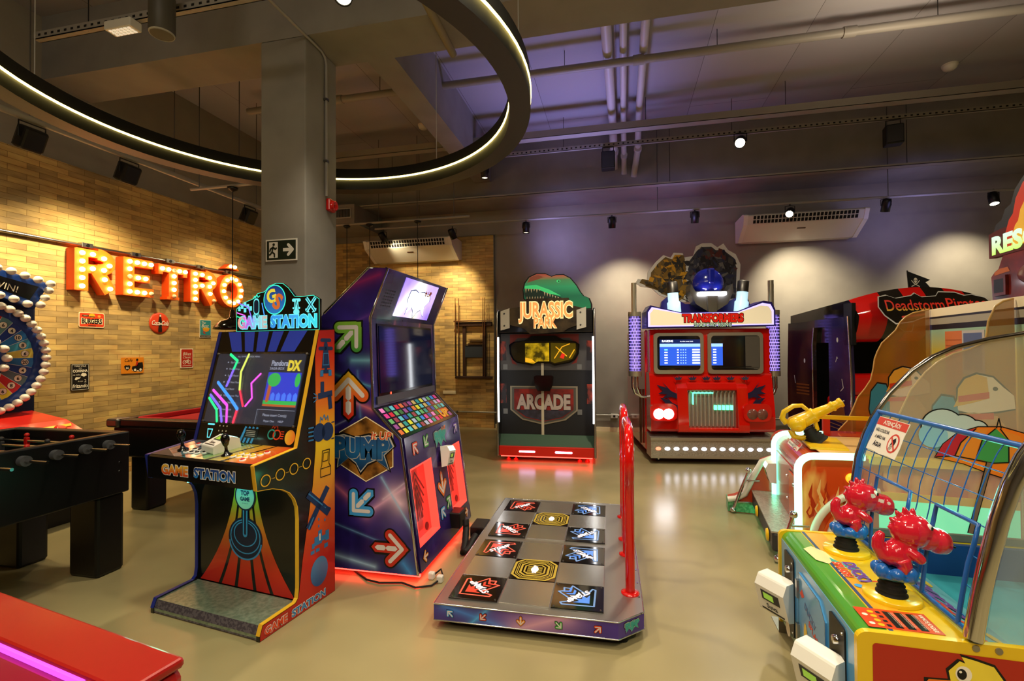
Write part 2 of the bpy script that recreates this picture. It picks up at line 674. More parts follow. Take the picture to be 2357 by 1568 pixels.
# ------------------------------------------------------------------ services on the ceiling
def one(mb, name, label, cat, group=None, bevel=0.0):
    return tag(mb.build(name, bevel=bevel), label, cat, group)


mat('pipe_paint', '#96928c', 0.5)
mat('pipe_white', '#bdb9b8', 0.45)
mat('tan_pipe', '#8a8068', 0.5)


def hung(name, label, cat, mb, hangers):
    t = thing(name, label, cat, (0, 0, 0))
    mb.build('run', t)
    for (x, y, z) in hangers:
        MB().tube([(x, y, z), (x, y, 5.03)], 0.004, 'black', 5).build('hanger', t)
    return t


mb = MB().tube([(-5.0, 5.65, 4.8), (8.0, 5.65, 4.8)], 0.045, 'pipe_paint', 12)
for x in (-3.6, -1.1, 0.25, 2.4): mb.tube([(x - 0.06, 5.65, 4.8), (x + 0.06, 5.65, 4.8)], 0.056, 'pipe_paint', 12)
hung('water_pipe', 'long grey pipe crossing the ceiling from side to side, nearest the big beam', 'pipe', mb, [(-3.0, 5.65, 4.84), (-0.6, 5.65, 4.84), (1.1, 5.65, 4.84), (3.2, 5.65, 4.84)])


def tray(x0, x1, y, z, w, h, holes):
    mb = MB()
    mb.box(x0, x1, y - w / 2, y + w / 2, z, z + 0.006, 'pipe_paint')
    mb.box(x0, x1, y - w / 2, y - w / 2 + 0.006, z, z + h, 'pipe_paint')
    mb.box(x0, x1, y + w / 2 - 0.006, y + w / 2, z, z + h, 'pipe_paint')
    x = x0 + 0.05
    while holes and x < x1:
        mb.box(x, x + 0.025, y - w / 2 - 0.002, y - w / 2, z + h * 0.35, z + h * 0.65, 'black_matte')
        x += 0.07
    return mb


hung('cable_tray', 'plain grey cable tray above the perforated one at the back', 'cable tray', tray(-5.0, 8.0, 6.98, 4.58, 0.14, 0.1, False), [(-2.6, 6.98, 4.6), (0.4, 6.98, 4.6), (2.2, 6.98, 4.6)])
hung('cable_tray', 'thin perforated grey cable channel below the plain tray at the back', 'cable tray', tray(-2.0, 8.0, 7.3, 4.5, 0.05, 0.06, True), [(-0.8, 7.3, 4.5), (1.6, 7.3, 4.5)])
hung('cable_tray', 'pale ledge tray along the lower edge of the back beam', 'cable tray', tray(-4.5, 8.0, 7.78, 4.02, 0.12, 0.03, False), [(-3.9, 7.78, 4.03), (0.8, 7.78, 4.03), (4.0, 7.78, 4.03)])
hung('cable_tray', 'perforated cable channel upper left carrying the small emergency light', 'cable tray', tray(-4.75, -2.5, 3.02, 4.1, 0.05, 0.06, True), [(-4.2, 3.02, 4.1), (-3.0, 3.02, 4.1)])


def bent_pipe(name, label, path, r, m):
    t = thing(name, label, 'pipe')
    mb = MB().tube(path, r, m, 12)
    mb.build('run', t)
    a = Vector(path[-2])
    MB().tube([a - Vector((0, 0.05, 0)), a + Vector((0, 0.05, 0))], r * 1.25, m, 12).build('coupling', t)
    return t


bent_pipe('drain_pipe', 'fat white pipe under the slab, left of the pair at the beam', [(-0.12, 4.32, 4.93), (-0.06, 7.45, 4.92), (-0.05, 7.8, 4.62), (-0.05, 7.95, 4.4)], 0.06, 'pipe_white')
bent_pipe('drain_pipe', 'white pipe running beside the fat one under the slab', [(0.07, 4.32, 4.94), (0.1, 7.5, 4.92), (0.11, 7.82, 4.55), (0.11, 7.95, 4.3)], 0.042, 'pipe_white')
bent_pipe('drain_pipe', 'white pipe dropping at its end, right of the pair at the beam', [(0.3, 4.32, 4.92), (0.32, 7.4, 4.91), (0.32, 7.72, 4.6), (0.26, 7.95, 4.25)], 0.048, 'pipe_white')
t = thing('sprinkler_pipe', 'tan pipe end with a red band beside the ring lamp', 'pipe')
MB().tube([(-1.46, 2.6, 4.27), (-1.5, 4.25, 4.27)], 0.035, 'tan_pipe', 12).build('run', t)
MB().tube([(-1.475, 3.36, 4.27), (-1.478, 3.44, 4.27)], 0.038, 'red', 12).build('band', t, 'red band')
one(MB().box(0.16, 0.34, 4.31, 4.5, 4.5, 4.78, 'pipe_paint', r=0.01), 'junction_box', 'grey junction box on the far side of the big beam', 'box')
t = thing('conduit', 'thin grey conduit running down the column to the red sounder', 'conduit')
MB().tube([(-2.745, 2.2, 4.34), (-2.745, 4.02, 4.34), (-2.745, 4.08, 4.31), (-2.745, 4.1, 4.25), (-2.745, 4.1, 2.97)], 0.013, 'pipe_paint', 8).build('run', t)
for z in (3.3, 3.9): MB().box(-2.765, -2.728, 4.08, 4.12, z, z + 0.02, 'steel_dark').build('clip', t)

# fire sounder
t = thing('fire_sounder', 'red fire alarm sounder on the side of the column', 'alarm', (-2.765, 4.17, 2.9))
MB().box(0, 0.045, -0.055, 0.055, -0.06, 0.06, 'red', r=0.012).build('body', t)
MB(frame((0.045, 0, -0.005), (0, 1, 0), (0, 0, 1))).lathe([(0.05, 0), (0.046, 0.03), (0.03, 0.03), (0.018, 0.005)], 'red_gloss', 20).build('horn', t)

# exit sign on the column
t = thing('exit_sign', 'green-black exit sign with running figure and arrow on the column', 'sign', (-3.01, 3.805, 2.405), R(0))
mb = MB(FRONT((0, 0, 0)))
mat('sign_green', '#0e1f18', 0.4)
mb.box(-0.165, 0.165, -0.1, 0.1, -0.002, 0.004, 'white', M=None)
mb.rect(-0.152, -0.088, 0.152, 0.088, 'sign_green', 0.0052)
mb.rect(-0.128, -0.07, -0.035, 0.075, 'white', 0.006)
for st in ([(-0.085, 0.03), (-0.095, -0.015), (-0.07, -0.035), (-0.07, -0.06)], [(-0.095, -0.015), (-0.115, -0.04), (-0.125, -0.04)], [(-0.085, 0.028), (-0.112, 0.012), (-0.118, -0.008)], [(-0.085, 0.028), (-0.062, 0.008), (-0.05, 0.018)]):
    mb.stroke(st, 0.016, 'sign_green', 0.0068)
mb.disc(-0.078, 0.052, 0.013, 'sign_green', 0.0068)
mb.stroke([(0.02, 0), (0.11, 0)], 0.03, 'white', 0.006, cap=False)
mb.stroke([(0.075, 0.045), (0.12, 0), (0.075, -0.045)], 0.028, 'white', 0.0064)
mb.build('panel', t)

# ventilation grille, smoke detectors, loudspeakers
t = thing('vent_grille', 'white louvred vent grille high beside the column', 'vent', (-4.78, 7.615, 3.9))
MB().box(-0.17, 0.17, -0.012, 0, -0.09, 0.09, 'lgrey', r=0.004).build('frame', t)
mb = MB()
for k in range(14): mb.box(-0.15 + k * 0.0225, -0.139 + k * 0.0225, -0.02, -0.012, -0.07, 0.07, 'black_matte')
mb.build('louvre', t)


def smoke(x, y, lab):
    t = thing('smoke_detector', lab, 'smoke detector', (x, y, 5.03))
    MB().lathe([(0.0, -0.075), (0.045, -0.07), (0.07, -0.05), (0.075, -0.02)], 'white', 20).build('sensor', t)
    MB().lathe([(0.082, -0.022), (0.085, 0.0)], 'white_plastic', 20).build('base', t)


smoke(-2.99, 7.04, 'white smoke detector on the slab seen through the ring lamp')
smoke(4.11, 7.05, 'white smoke detector on the slab at the upper right')


def speaker(x, y, z, rz, lab, s=1.0):
    t = thing('loudspeaker', lab, 'speaker', (x, y, z), rz)
    MB().box(-0.1 * s, 0.1 * s, -0.08 * s, 0.08 * s, -0.14 * s, 0.12 * s, 'black', r=0.015).build('cabinet', t)
    MB().box(-0.085 * s, 0.085 * s, -0.088 * s, -0.08 * s, -0.12 * s, 0.1 * s, 'dgrey').build('grille', t)
    MB().tube([(-0.08 * s, 0, 0.1 * s), (-0.08 * s, 0, 0.2 * s), (0.08 * s, 0, 0.2 * s), (0.08 * s, 0, 0.1 * s)], 0.008, 'black', 6).build('bracket', t)


speaker(3.6, 7.3, 4.3, R(-10), 'dark loudspeaker hanging from the back tray, right of the bright downlight')
speaker(-0.13, 7.3, 4.3, R(0), 'dark loudspeaker hanging behind the white pipes')

# emergency light and cylinder downlight upper left
t = thing('emergency_light', 'small white emergency light on the perforated channel upper left', 'light', (-3.82, 3.0, 4.03))
MB().box(-0.13, 0.13, -0.05, 0.05, 0.0, 0.07, 'white_plastic', r=0.008).build('body', t)
mat('led_dim', '#f2ead8', 0.3, emit='#fff0d0', es=0.35)
mb = MB()
for i in range(6):
    for j in range(3): mb.box(-0.1 + i * 0.036, -0.076 + i * 0.036, -0.035 + j * 0.026, -0.018 + j * 0.026, -0.006, 0.0, 'led_dim')
mb.build('diode', t)
t = thing('downlight', 'large unlit grey cylinder downlight upper left', 'light', (-3.28, 2.86, 3.86))
mat('can_grey', '#4a4740', 0.5)
MB().lathe([(0.085, 0.25), (0.085, -0.02), (0.075, -0.03)], 'can_grey', 24).build('can', t)
MB().lathe([(0.0, -0.018), (0.07, -0.02), (0.078, -0.034), (0.084, -0.02)], 'lgrey', 24).build('lens', t)
MB().box(-0.1, 0.1, -0.012, 0.012, 0.24, 1.03, 'black').build('bracket', t)

# pendant ring lamp
RC, RZ = (-2.358, 2.982), 3.3
t = thing('ring_lamp', 'large black ring lamp with glowing strips hanging below the ceiling', 'light', (RC[0], RC[1], RZ))
mat('ring_black', '#0d0c09', 0.6)
mat('ring_under', '#3d3b36', 0.5)
mat('led_warm', '#ffd060', 0.3, emit=(1.0, 0.76, 0.2), es=6.0)
N = 96


def annulus(r0, r1, z0, z1, m, mu=None):
    v, f, g = [], [], []
    for k in range(N):
        a = 2 * PI * k / N
        c, s_ = math.cos(a), math.sin(a)
        v += [(r0 * c, r0 * s_, z0), (r1 * c, r1 * s_, z0), (r1 * c, r1 * s_, z1), (r0 * c, r0 * s_, z1)]
    for k in range(N):
        j = (k + 1) % N
        f += [(4 * k + 1, 4 * j + 1, 4 * j + 2, 4 * k + 2), (4 * k + 2, 4 * j + 2, 4 * j + 3, 4 * k + 3), (4 * k + 3, 4 * j + 3, 4 * j, 4 * k)]
        g += [(4 * k, 4 * j, 4 * j + 1, 4 * k + 1)]
    return MB().add(v, f, m, True).add(v, g, mu or m)


annulus(1.645, 1.795, -0.11, 0.11, 'ring_black', 'ring_under').build('ring_body', t)
annulus(1.638, 1.646, -0.008, 0.008, 'led_warm').build('inner_strip', t, 'glowing yellow strip')
annulus(1.794, 1.802, -0.008, 0.008, 'led_warm').build('outer_strip', t, 'glowing yellow strip')
for a in (0.1, 1.25, 2.3, 3.4, 4.4, 5.4):
    MB().tube([(1.72 * math.cos(a), 1.72 * math.sin(a), 0.1), (1.72 * math.cos(a), 1.72 * math.sin(a), 1.05 if abs(RC[1] + 1.72 * math.sin(a) - 4.06) < 0.26 else 1.7)], 0.004, 'lgrey', 5).build('cable', t)

# ------------------------------------------------------------------ track lighting
mat('spot_glow', '#fff6d8', 0.3, emit=(1.0, 0.86, 0.55), es=22.0)
mat('spot_glow_dim', '#fff6d8', 0.3, emit=(1.0, 0.86, 0.55), es=3.0)


def rail(name, label, p, q, drop):
    t = thing(name, label, 'lighting track')
    MB().tube([p, q], 0.018 if p[1] != 1.0 else 0.03, 'pipe_paint', 8).build('rail', t)
    for k in (0.07, 0.4, 0.66, 0.9):
        x = Vector(p).lerp(Vector(q), k)
        MB().tube([x, (x.x, x.y, x.z + drop)], 0.005, 'steel_dark', 5).build('hanger', t)


rail('lighting_track', 'thin lighting track in front of the back wall', (-4.3, 7.9, 3.66), (8.0, 7.9, 3.62), 1.4)
rail('lighting_track', 'short lighting track with pendant cords beside the left air conditioner', (-5.0, 7.35, 3.62), (-2.33, 7.35, 3.62), 1.4)
rail('lighting_track', 'lighting track along the left brick wall', (-5.05, 1.0, 3.54), (-5.05, 6.4, 3.54), 1.5)
rail('lighting_track', 'short lighting track carrying the lamp over the red pool table', (-5.0, 4.74, 3.42), (-3.3, 4.74, 3.42), 1.6)


def spot(x, y, z, aim, label, lit=0, s=1.0, group=None):
    """tilted can light; aim is the direction of the beam"""
    t = thing('spotlight', label, 'spotlight', (x, y, z), 0, group)
    q = Vector(aim).normalized().to_track_quat('-Z', 'Y').to_matrix().to_4x4()
    MB(q).lathe([(0.02, 0.1 * s), (0.05 * s, 0.095 * s), (0.058 * s, 0.06 * s), (0.058 * s, -0.085 * s), (0.05 * s, -0.085 * s), (0.05 * s, -0.06 * s)], 'black', 20).build('can', t)
    MB(q).lathe([(0.0, -0.066 * s), (0.05 * s, -0.07 * s)], 'spot_glow' if lit == 2 else 'spot_glow_dim' if lit == 1 else 'dgrey', 20).build('lens', t)
    MB().tube([(0.065 * s, 0, 0.0), (0.065 * s, 0, 0.09 * s), (0, 0, 0.1 * s), (-0.065 * s, 0, 0.09 * s), (-0.065 * s, 0, 0)], 0.006, 'black', 6).tube([(0, 0, 0.1 * s), (0, 0, 0.14)], 0.01, 'black', 6).build('bracket', t)
    return t


def fl_spot(x, y, z, rz, label):
    t = thing('floodlight', label, 'floodlight', (x, y, z), rz)
    MB(Matrix.Rotation(R(25), 4, 'Y')).box(-0.08, 0.04, -0.09, 0.09, -0.1, 0.1, 'black', r=0.02).build('body', t)
    MB(Matrix.Rotation(R(25), 4, 'Y')).box(-0.09, -0.08, -0.08, 0.08, -0.09, 0.09, 'dgrey').build('glass', t)
    MB().tube([(0, -0.1, 0.0), (0, -0.1, 0.14), (0, 0.1, 0.14), (0, 0.1, 0)], 0.007, 'black', 6).build('bracket', t)


fl_spot(-5.05, 3.18, 3.36, 0, 'black floodlight on the left track, leftmost of three')
fl_spot(-5.05, 4.04, 3.36, 0, 'black floodlight on the left track, middle of three')
fl_spot(-5.05, 5.74, 3.36, 0, 'black floodlight on the left track beside the column')
spot(-4.14, 7.9, 3.5, (0.3, 0.5, -0.8), 'black tilted spotlight over the left end of the left air conditioner')
spot(-2.82, 7.9, 3.48, (0.25, 0.4, -0.9), 'black tilted spotlight over the right end of the left air conditioner')
spot(-1.51, 7.9, 3.51, (0, 0, -1), 'black spotlight pointing straight down above the dinosaur booth', 1)
spot(-0.09, 7.9, 3.51, (0, 0.3, -1), 'unlit dark spotlight on the back track, first right of the dinosaur booth')
spot(1.18, 7.9, 3.51, (0, 0.3, -1), 'unlit dark spotlight on the back track, above the red truck booth')
spot(2.53, 7.9, 3.5, (-0.35, -0.75, -0.5), 'glowing spotlight in front of the right air conditioner', 2)
spot(3.79, 7.9, 3.51, (0, 0.4, -1), 'unlit dark spotlight just right of the right air conditioner')
spot(5.09, 7.9, 3.51, (-0.1, -0.35, -0.9), 'glowing spotlight at the far right above the red house sign', 2)
spot(-2.03, 7.2, 4.24, (0, 0, -1), 'dim spotlight tucked under the right edge of the ring lamp', 1)
spot(1.69, 7.2, 4.36, (-0.25, -0.8, -0.5), 'brilliant spotlight high in the middle of the right ceiling', 2, 1.25)
spot(-2.05, 3.3, 4.27, (0.2, -0.55, -0.8), 'brilliant spotlight at the top edge above the column', 2, 1.25)


# ------------------------------------------------------------------ pendant lamps
def pendant(x, y, ztop, z, label):
    t = thing('pendant_lamp', label, 'lamp', (x, y, z))
    MB().tube([(0, 0, 0.15), (0, 0, ztop - z)], 0.006, 'black', 6).build('cord', t)
    MB().lathe([(0.0, ztop - z), (0.06, ztop - z - 0.005), (0.05, ztop - z - 0.03), (0.01, ztop - z - 0.05)], 'black', 16).build('canopy', t)
    mb = MB().lathe([(0.018, 0.2), (0.03, 0.17), (0.035, 0.11), (0.06, 0.085), (0.13, 0.065), (0.19, 0.0), (0.2, -0.03), (0.195, -0.03), (0.185, 0.0), (0.12, 0.055), (0.03, 0.08)], 'black_gloss', 28)
    mb.build('shade', t)


pendant(-4.41, 4.74, 3.4, 1.76, 'black pendant lamp over the red pool table')
pendant(-4.53, 7.35, 3.6, 1.75, 'dark pendant cord nearest the column')
pendant(-4.1, 7.35, 3.6, 1.75, 'dark pendant cord at the left end of the left air conditioner')
pendant(-3.23, 7.35, 3.6, 1.75, 'dark pendant cord crossing the middle of the left air conditioner')


# ------------------------------------------------------------------ air conditioners
def aircon(cx, z, label):
    t = thing('air_conditioner', label, 'air conditioner', (cx, 8.64, z))
    # profile (y,z) from the wall out to the front grille
    pr = [(-0.02, 0.0), (-0.2, 0.0), (-0.56, 0.2), (-0.62, 0.33), (-0.56, 0.36), (-0.02, 0.36)]
    mb = MB().prism([(p[0], p[1]) for p in pr], 'x', -0.8, 0.8, 'white_plastic')
    mb.build('body', t, bevel=0.02)
    for s_ in (-1, 1):
        MB().prism([(-0.03, 0.02), (-0.2, -0.01), (-0.56, 0.19), (-0.63, 0.34), (-0.54, 0.37), (-0.03, 0.37)], 'x', s_ * 0.8, s_ * 0.86, 'white').build('end_cap', t, bevel=0.015)
    M = frame((0, -0.56, 0.2), (1, 0, 0), (0, -0.06, 0.13))
    mb = MB(M)
    for r_ in range(2):
        for k in range(28):
            mb.box(-0.72 + k * 0.052, -0.684 + k * 0.052, 0.015 + r_ * 0.065, 0.065 + r_ * 0.065, 0.0, 0.006, 'black_matte')
    mb.build('grille', t)
    MB(frame((0, -0.44, 0.133), (1, 0, 0), (0, -0.36, 0.2))).box(-0.06, 0.06, -0.012, 0.012, 0.0, 0.004, 'brown').build('badge', t)


aircon(-3.75, 3.14, 'white ceiling air conditioner on the brick part of the back wall')
aircon(2.78, 3.19, 'white ceiling air conditioner on the grey back wall behind a glowing spotlight')

# ------------------------------------------------------------------ wall bits
t = thing('wall_conduit', 'thin steel conduit running low along the back wall', 'conduit')
MB().tube([(-5.9, 8.6, 0.29), (8.0, 8.6, 0.29)], 0.014, 'steel', 8).build('run', t)
for x in (-3, -1.9, 1, 3): MB().box(x, x + 0.02, 8.58, 8.62 if x < -2.3 else 8.64, 0.27, 0.31, 'steel_dark').build('clip', t)
t = thing('wall_outlet', 'white socket box on the low conduit between the two booths', 'outlet', (-0.09, 8.6, 0.28))
MB().box(-0.06, 0.06, -0.05, 0.04, -0.035, 0.035, 'white_plastic', r=0.008).build('box', t)
MB().box(-0.02, 0.02, -0.056, -0.05, -0.018, 0.018, 'black').build('socket', t)
one(MB().box(-3.28, -3.02, 8.608, 8.62, 0.62, 0.68, 'cream', r=0.004), 'cover_plate', 'small cream plate low on the brick back wall', 'plate')

# cue rack
mat('rack_wood', '#3b2317', 0.5)
mat('cue_wood', '#6a4122', 0.35)
t = thing('cue_rack', 'dark wooden cue rack on the brick back wall', 'rack', (-2.67, 8.62, 1.42))
MB().box(-0.35, 0.37, -0.07, 0, 0.48, 0.56, 'rack_wood', r=0.006).build('top_rail', t)
for x in (-0.17, 0.22): MB().box(x - 0.03, x + 0.03, -0.045, 0, -0.47, 0.5, 'rack_wood').build('upright', t)
MB().box(-0.34, 0.37, -0.09, 0, -0.5, -0.46, 'rack_wood', r=0.006).build('bottom_rail', t)
mat('slate', '#2b3440', 0.6)
MB().box(-0.15, 0.2, -0.06, -0.01, -0.11, 0.12, 'slate', r=0.004).build('chalkboard', t)
for k in range(3): MB().box(-0.14 + k * 0.03, 0.2, -0.075, -0.01, 0.13 + k * 0.05, 0.138 + k * 0.05, 'rack_wood').build('shelf', t)
for x, lab in ((-0.325, 'wooden pool cue, first from the left in the rack'), (-0.26, 'wooden pool cue, second from the left in the rack'), (0.215, 'wooden pool cue, third from the left in the rack'), (0.25, 'wooden pool cue, rightmost in the rack')):
    c = thing('pool_cue', lab, 'pool cue', (-2.67 + x, 8.555, 0.965), 0, 'cues in the wall rack')
    MB().tube([(0, -0.03, 0), (0, -0.03, 0.75)], [0.014, 0.011], 'rack_wood', 8).build('butt', c)
    MB().tube([(0, -0.03, 0.75), (0, -0.03, 1.46)], [0.011, 0.006], 'cue_wood', 8).build('shaft', c)
one(MB().tube([(-3.03, 8.53, 1.995), (-2.29, 8.53, 2.0)], [0.012, 0.008], 'cue_wood', 8), 'pool_cue', 'wooden pool cue lying across the top of the rack', 'pool cue')
# ================================================================== LEFT WALL: marquee letters and tin signs
mat('letter_orange', '#ff7414', 0.55)
mat('letter_side', '#e8520f', 0.45)
mat('bulb_lit', '#fff0c8', 0.3, emit=(1.0, 0.7, 0.32), es=11.0)
mat('bulb_off', '#f4d9b0', 0.25)
t = thing('letter_rail', 'long steel conduit rail across the brick wall holding the orange letters', 'rail')
MB().tube([(-5.86, 1.0, 2.66), (-5.86, 8.0, 2.69)], 0.016, 'steel', 10).build('run', t)
for y in (4.2, 4.76, 5.22, 5.7, 6.2):
    mb = MB().box(-5.9, -5.83, y - 0.06, y + 0.06, 2.65, 2.705, 'steel', r=0.005)
    mb.lathe([(0.02, -0.002), (0.02, 0.002)], 'black', 12, M=frame((-5.828, y, 2.678), (0, 1, 0), (0, 0, 1)))
    mb.build('bracket', t)


def letter(ch, y, wd, ht, strokes, bulbs, off, label):
    t = thing('marquee_letter', label, 'letter', (-5.89, y, 2.16), 0, 'bulb letters on the brick wall')
    mb = MB(RIGHT((0.0, 0, 0)))
    kz = 0
    for (p, w) in strokes:
        q = [Vector((a * wd, b * ht)) for a, b in p]
        loop = (q[0] - q[-1]).length < 1e-6
        nn = []
        for i in range(len(q)):
            a = q[i - 1] if i > 0 else (q[-2] if loop else q[0])
            b = q[i + 1] if i < len(q) - 1 else (q[1] if loop else q[-1])
            d = (b - a).normalized()
            nn.append(Vector((-d.y, d.x)) * w / 2)
        kz += 1
        if loop:
            h_ = len(q) // 2
            runs = [range(0, h_ + 1), range(h_, len(q))]
        else:
            runs = [range(len(q))]
        for rn in runs:
            mb.prism([tuple(q[i] + nn[i]) for i in rn] + [tuple(q[i] - nn[i]) for i in reversed(rn)], 'z', 0.0 - 0.0002 * kz, 0.115 + 0.0003 * kz, 'letter_side', mcap=MT['letter_orange'])
    mb.build('body', t)
    for k, (a, b) in enumerate(bulbs):
        MB(RIGHT((0.117, a * wd, b * ht))).ell((0, 0, 0.014), (0.026, 0.026, 0.026), 'bulb_off' if k in off else 'bulb_lit', 12, 8).build('bulb', t)
    return t


arcR = [(0.55 + 0.3 * math.cos(a), 0.735 + 0.19 * math.sin(a)) for a in [PI / 2 - PI * k / 16 for k in range(17)]]
R_STR = [([(0.155, 0.0), (0.155, 1.0)], 0.14), ([(0.02, 0.92), (0.56, 0.92)], 0.085), ([(0.2, 0.545), (0.56, 0.545)], 0.1), (arcR, 0.13), ([(0.5, 0.58), (0.87, 0.02)], 0.145)]
R_B = [(0.15, 0.9), (0.15, 0.7), (0.15, 0.5), (0.15, 0.3), (0.15, 0.1), (0.4, 0.9), (0.68, 0.84), (0.82, 0.68), (0.68, 0.55), (0.4, 0.55), (0.7, 0.32), (0.84, 0.1)]
letter('R', 4.03, 0.43, 0.46, R_STR, R_B, (), 'orange bulb letter R at the left end of the word')
letter('E', 4.55, 0.385, 0.455, [([(0.18, 0.0), (0.18, 1.0)], 0.135), ([(0.02, 0.9), (0.98, 0.9)], 0.1), ([(0.17, 0.49), (0.87, 0.49)], 0.09), ([(0.02, 0.11), (1.0, 0.11)], 0.105)],
       [(0.18, 0.9), (0.42, 0.9), (0.65, 0.9), (0.88, 0.9), (0.18, 0.7), (0.18, 0.5), (0.45, 0.49), (0.7, 0.49), (0.18, 0.3), (0.18, 0.1), (0.42, 0.1), (0.66, 0.1), (0.89, 0.1)], (5, 12), 'orange bulb letter E, second in the word')
letter('T', 4.99, 0.44, 0.445, [([(0.02, 0.9), (0.98, 0.9)], 0.1), ([(0.026, 0.86), (0.16, 0.86)], 0.13), ([(0.84, 0.86), (0.974, 0.86)], 0.13), ([(0.5, 0.0), (0.5, 0.95)], 0.13), ([(0.3, 0.04), (0.7, 0.04)], 0.035)],
       [(0.12, 0.88), (0.32, 0.88), (0.5, 0.88), (0.68, 0.88), (0.88, 0.88), (0.5, 0.7), (0.5, 0.5), (0.5, 0.3), (0.5, 0.1)], (2, 8), 'orange bulb letter T in the middle of the word')
letter('R', 5.47, 0.45, 0.44, R_STR, R_B, (11,), 'orange bulb letter R just right of the T')
t = letter('O', 5.97, 0.46, 0.46, [([(0.5 + 0.37 * math.cos(a), 0.5 + 0.41 * math.sin(a)) for a in [2 * PI * k / 40 for k in range(41)]], 0.125)],
           [(0.5 + 0.37 * math.cos(a), 0.5 + 0.41 * math.sin(a)) for a in [2 * PI * (k + 0.25) / 12 for k in range(12)]], (), 'orange bulb letter O with an accent on top, right end of the word')
mb = MB(RIGHT((0.0, 0, 0)))
mb.prism([(0.09, 0.555), (0.2, 0.64), (0.26, 0.64), (0.37, 0.555), (0.26, 0.57), (0.2, 0.57)], 'z', 0.0, 0.115, 'letter_side', mcap=MT['letter_orange'])
mb.build('accent', t)
for a, b in ((0.19, 0.6), (0.27, 0.6)):
    MB(RIGHT((0.117, a, b))).ell((0, 0, 0.014), (0.026, 0.026, 0.026), 'bulb_lit', 12, 8).build('bulb', t)


def rrect(x0, y0, x1, y1, r, n=5):
    p = []
    for cx_, cy_, a0 in ((x1 - r, y1 - r, 0), (x0 + r, y1 - r, PI / 2), (x0 + r, y0 + r, PI), (x1 - r, y0 + r, 1.5 * PI)):
        for k in range(n + 1):
            a = a0 + PI / 2 * k / n
            p.append((cx_ + r * math.cos(a), cy_ + r * math.sin(a)))
    return p


def tin(name, label, y0, y1, z0, z1, back, r=0.02):
    """a tin plate on the left wall; returns its builder in plate coordinates (0..w, 0..h)"""
    w, h = y1 - y0, z1 - z0
    mb = MB(RIGHT((0, 0, 0)))
    mb.prism(rrect(0, 0, w, h, r), 'z', 0.0, 0.008, back)
    mb.z = 0.009

    def done():
        return tag(mb.build(name, loc=(-5.898, y0, z0)), label, 'wall sign', 'tin signs on the brick wall')
    return mb, w, h, done


mat('tin_cream', '#f0dfb4', 0.4)
mat('tin_red', '#d8431f', 0.4)
mat('tin_crimson', '#c02c1c', 0.4)
mat('tin_dark', '#1b1712', 0.4)
mat('tin_amber', '#e88a1e', 0.4)
mat('tin_teal', '#2d8f96', 0.4)
mat('tin_gold', '#e8b02c', 0.4)
mat('tin_white', '#f3ead6', 0.4)
mb, w, h, done = tin('tin_sign', 'orange tin sign with the word burgers in black', 4.154, 4.428, 1.758, 1.928, 'tin_cream')
mb.prism(rrect(0.008, 0.008, w - 0.008, h - 0.008, 0.015), 'z', 0.008, 0.009, 'tin_red')
mb.poly([(0.022, 0.108), (w / 2, 0.085), (w - 0.022, 0.108), (w - 0.022, 0.035), (w / 2, 0.05), (0.022, 0.035)], 'tin_cream', 0.0098)
mb.text('BURGERS', w / 2, 0.073, 0.056, 'tin_dark', 0.0106, w=0.215, bold=0.04)
mb.disc(w / 2, 0.135, 0.034, 'tin_gold', 0.0098, 20, 0.024)
mb.poly([(w / 2 - 0.03, 0.128), (w / 2 + 0.03, 0.128), (w / 2 + 0.026, 0.117), (w / 2 - 0.026, 0.117)], 'brown', 0.0104)
mb.rect(0.035, 0.122, 0.1, 0.14, 'tin_dark', 0.0098)
mb.text('ORIGINAL', 0.067, 0.131, 0.008, 'tin_cream', 0.0104)
mb.disc(w - 0.06, 0.13, 0.018, 'tin_amber', 0.0098)
mb.text('1950', w - 0.06, 0.13, 0.01, 'tin_cream', 0.0104)
mb.stroke([(0.1, 0.02), (0.175, 0.02)], 0.006, 'tin_dark', 0.0098)
done()

# round cola sign
mb = MB(RIGHT((0, 0, 0)))
mb.lathe([(0.139, 0), (0.139, 0.006), (0.12, 0.014), (0.0, 0.018)], 'tin_red', 40)
bt = [(0.012, 0.118), (0.012, 0.085), (0.02, 0.05), (0.026, 0.02), (0.024, -0.02), (0.021, -0.045), (0.027, -0.08), (0.027, -0.115)]
mb.poly([(x, y) for x, y in bt] + [(-x, y) for x, y in bt[::-1]], 'tin_dark', 0.0195)
mb.rect(-0.011, 0.085, 0.011, 0.112, 'tin_white', 0.0202)
mb.text('Coca-Cola', 0.0, 0.005, 0.062, 'tin_white', 0.0215, w=0.235, bold=0.02, shear=0.35)
mb.stroke([(-0.1, -0.022), (-0.05, -0.028), (0.0, -0.018), (0.08, -0.02)], 0.006, 'tin_white', 0.0212)
tag(mb.build('tin_sign', loc=(-5.898, 5.117, 1.846)), 'round red cola sign with a dark bottle', 'wall sign', 'tin signs on the brick wall')

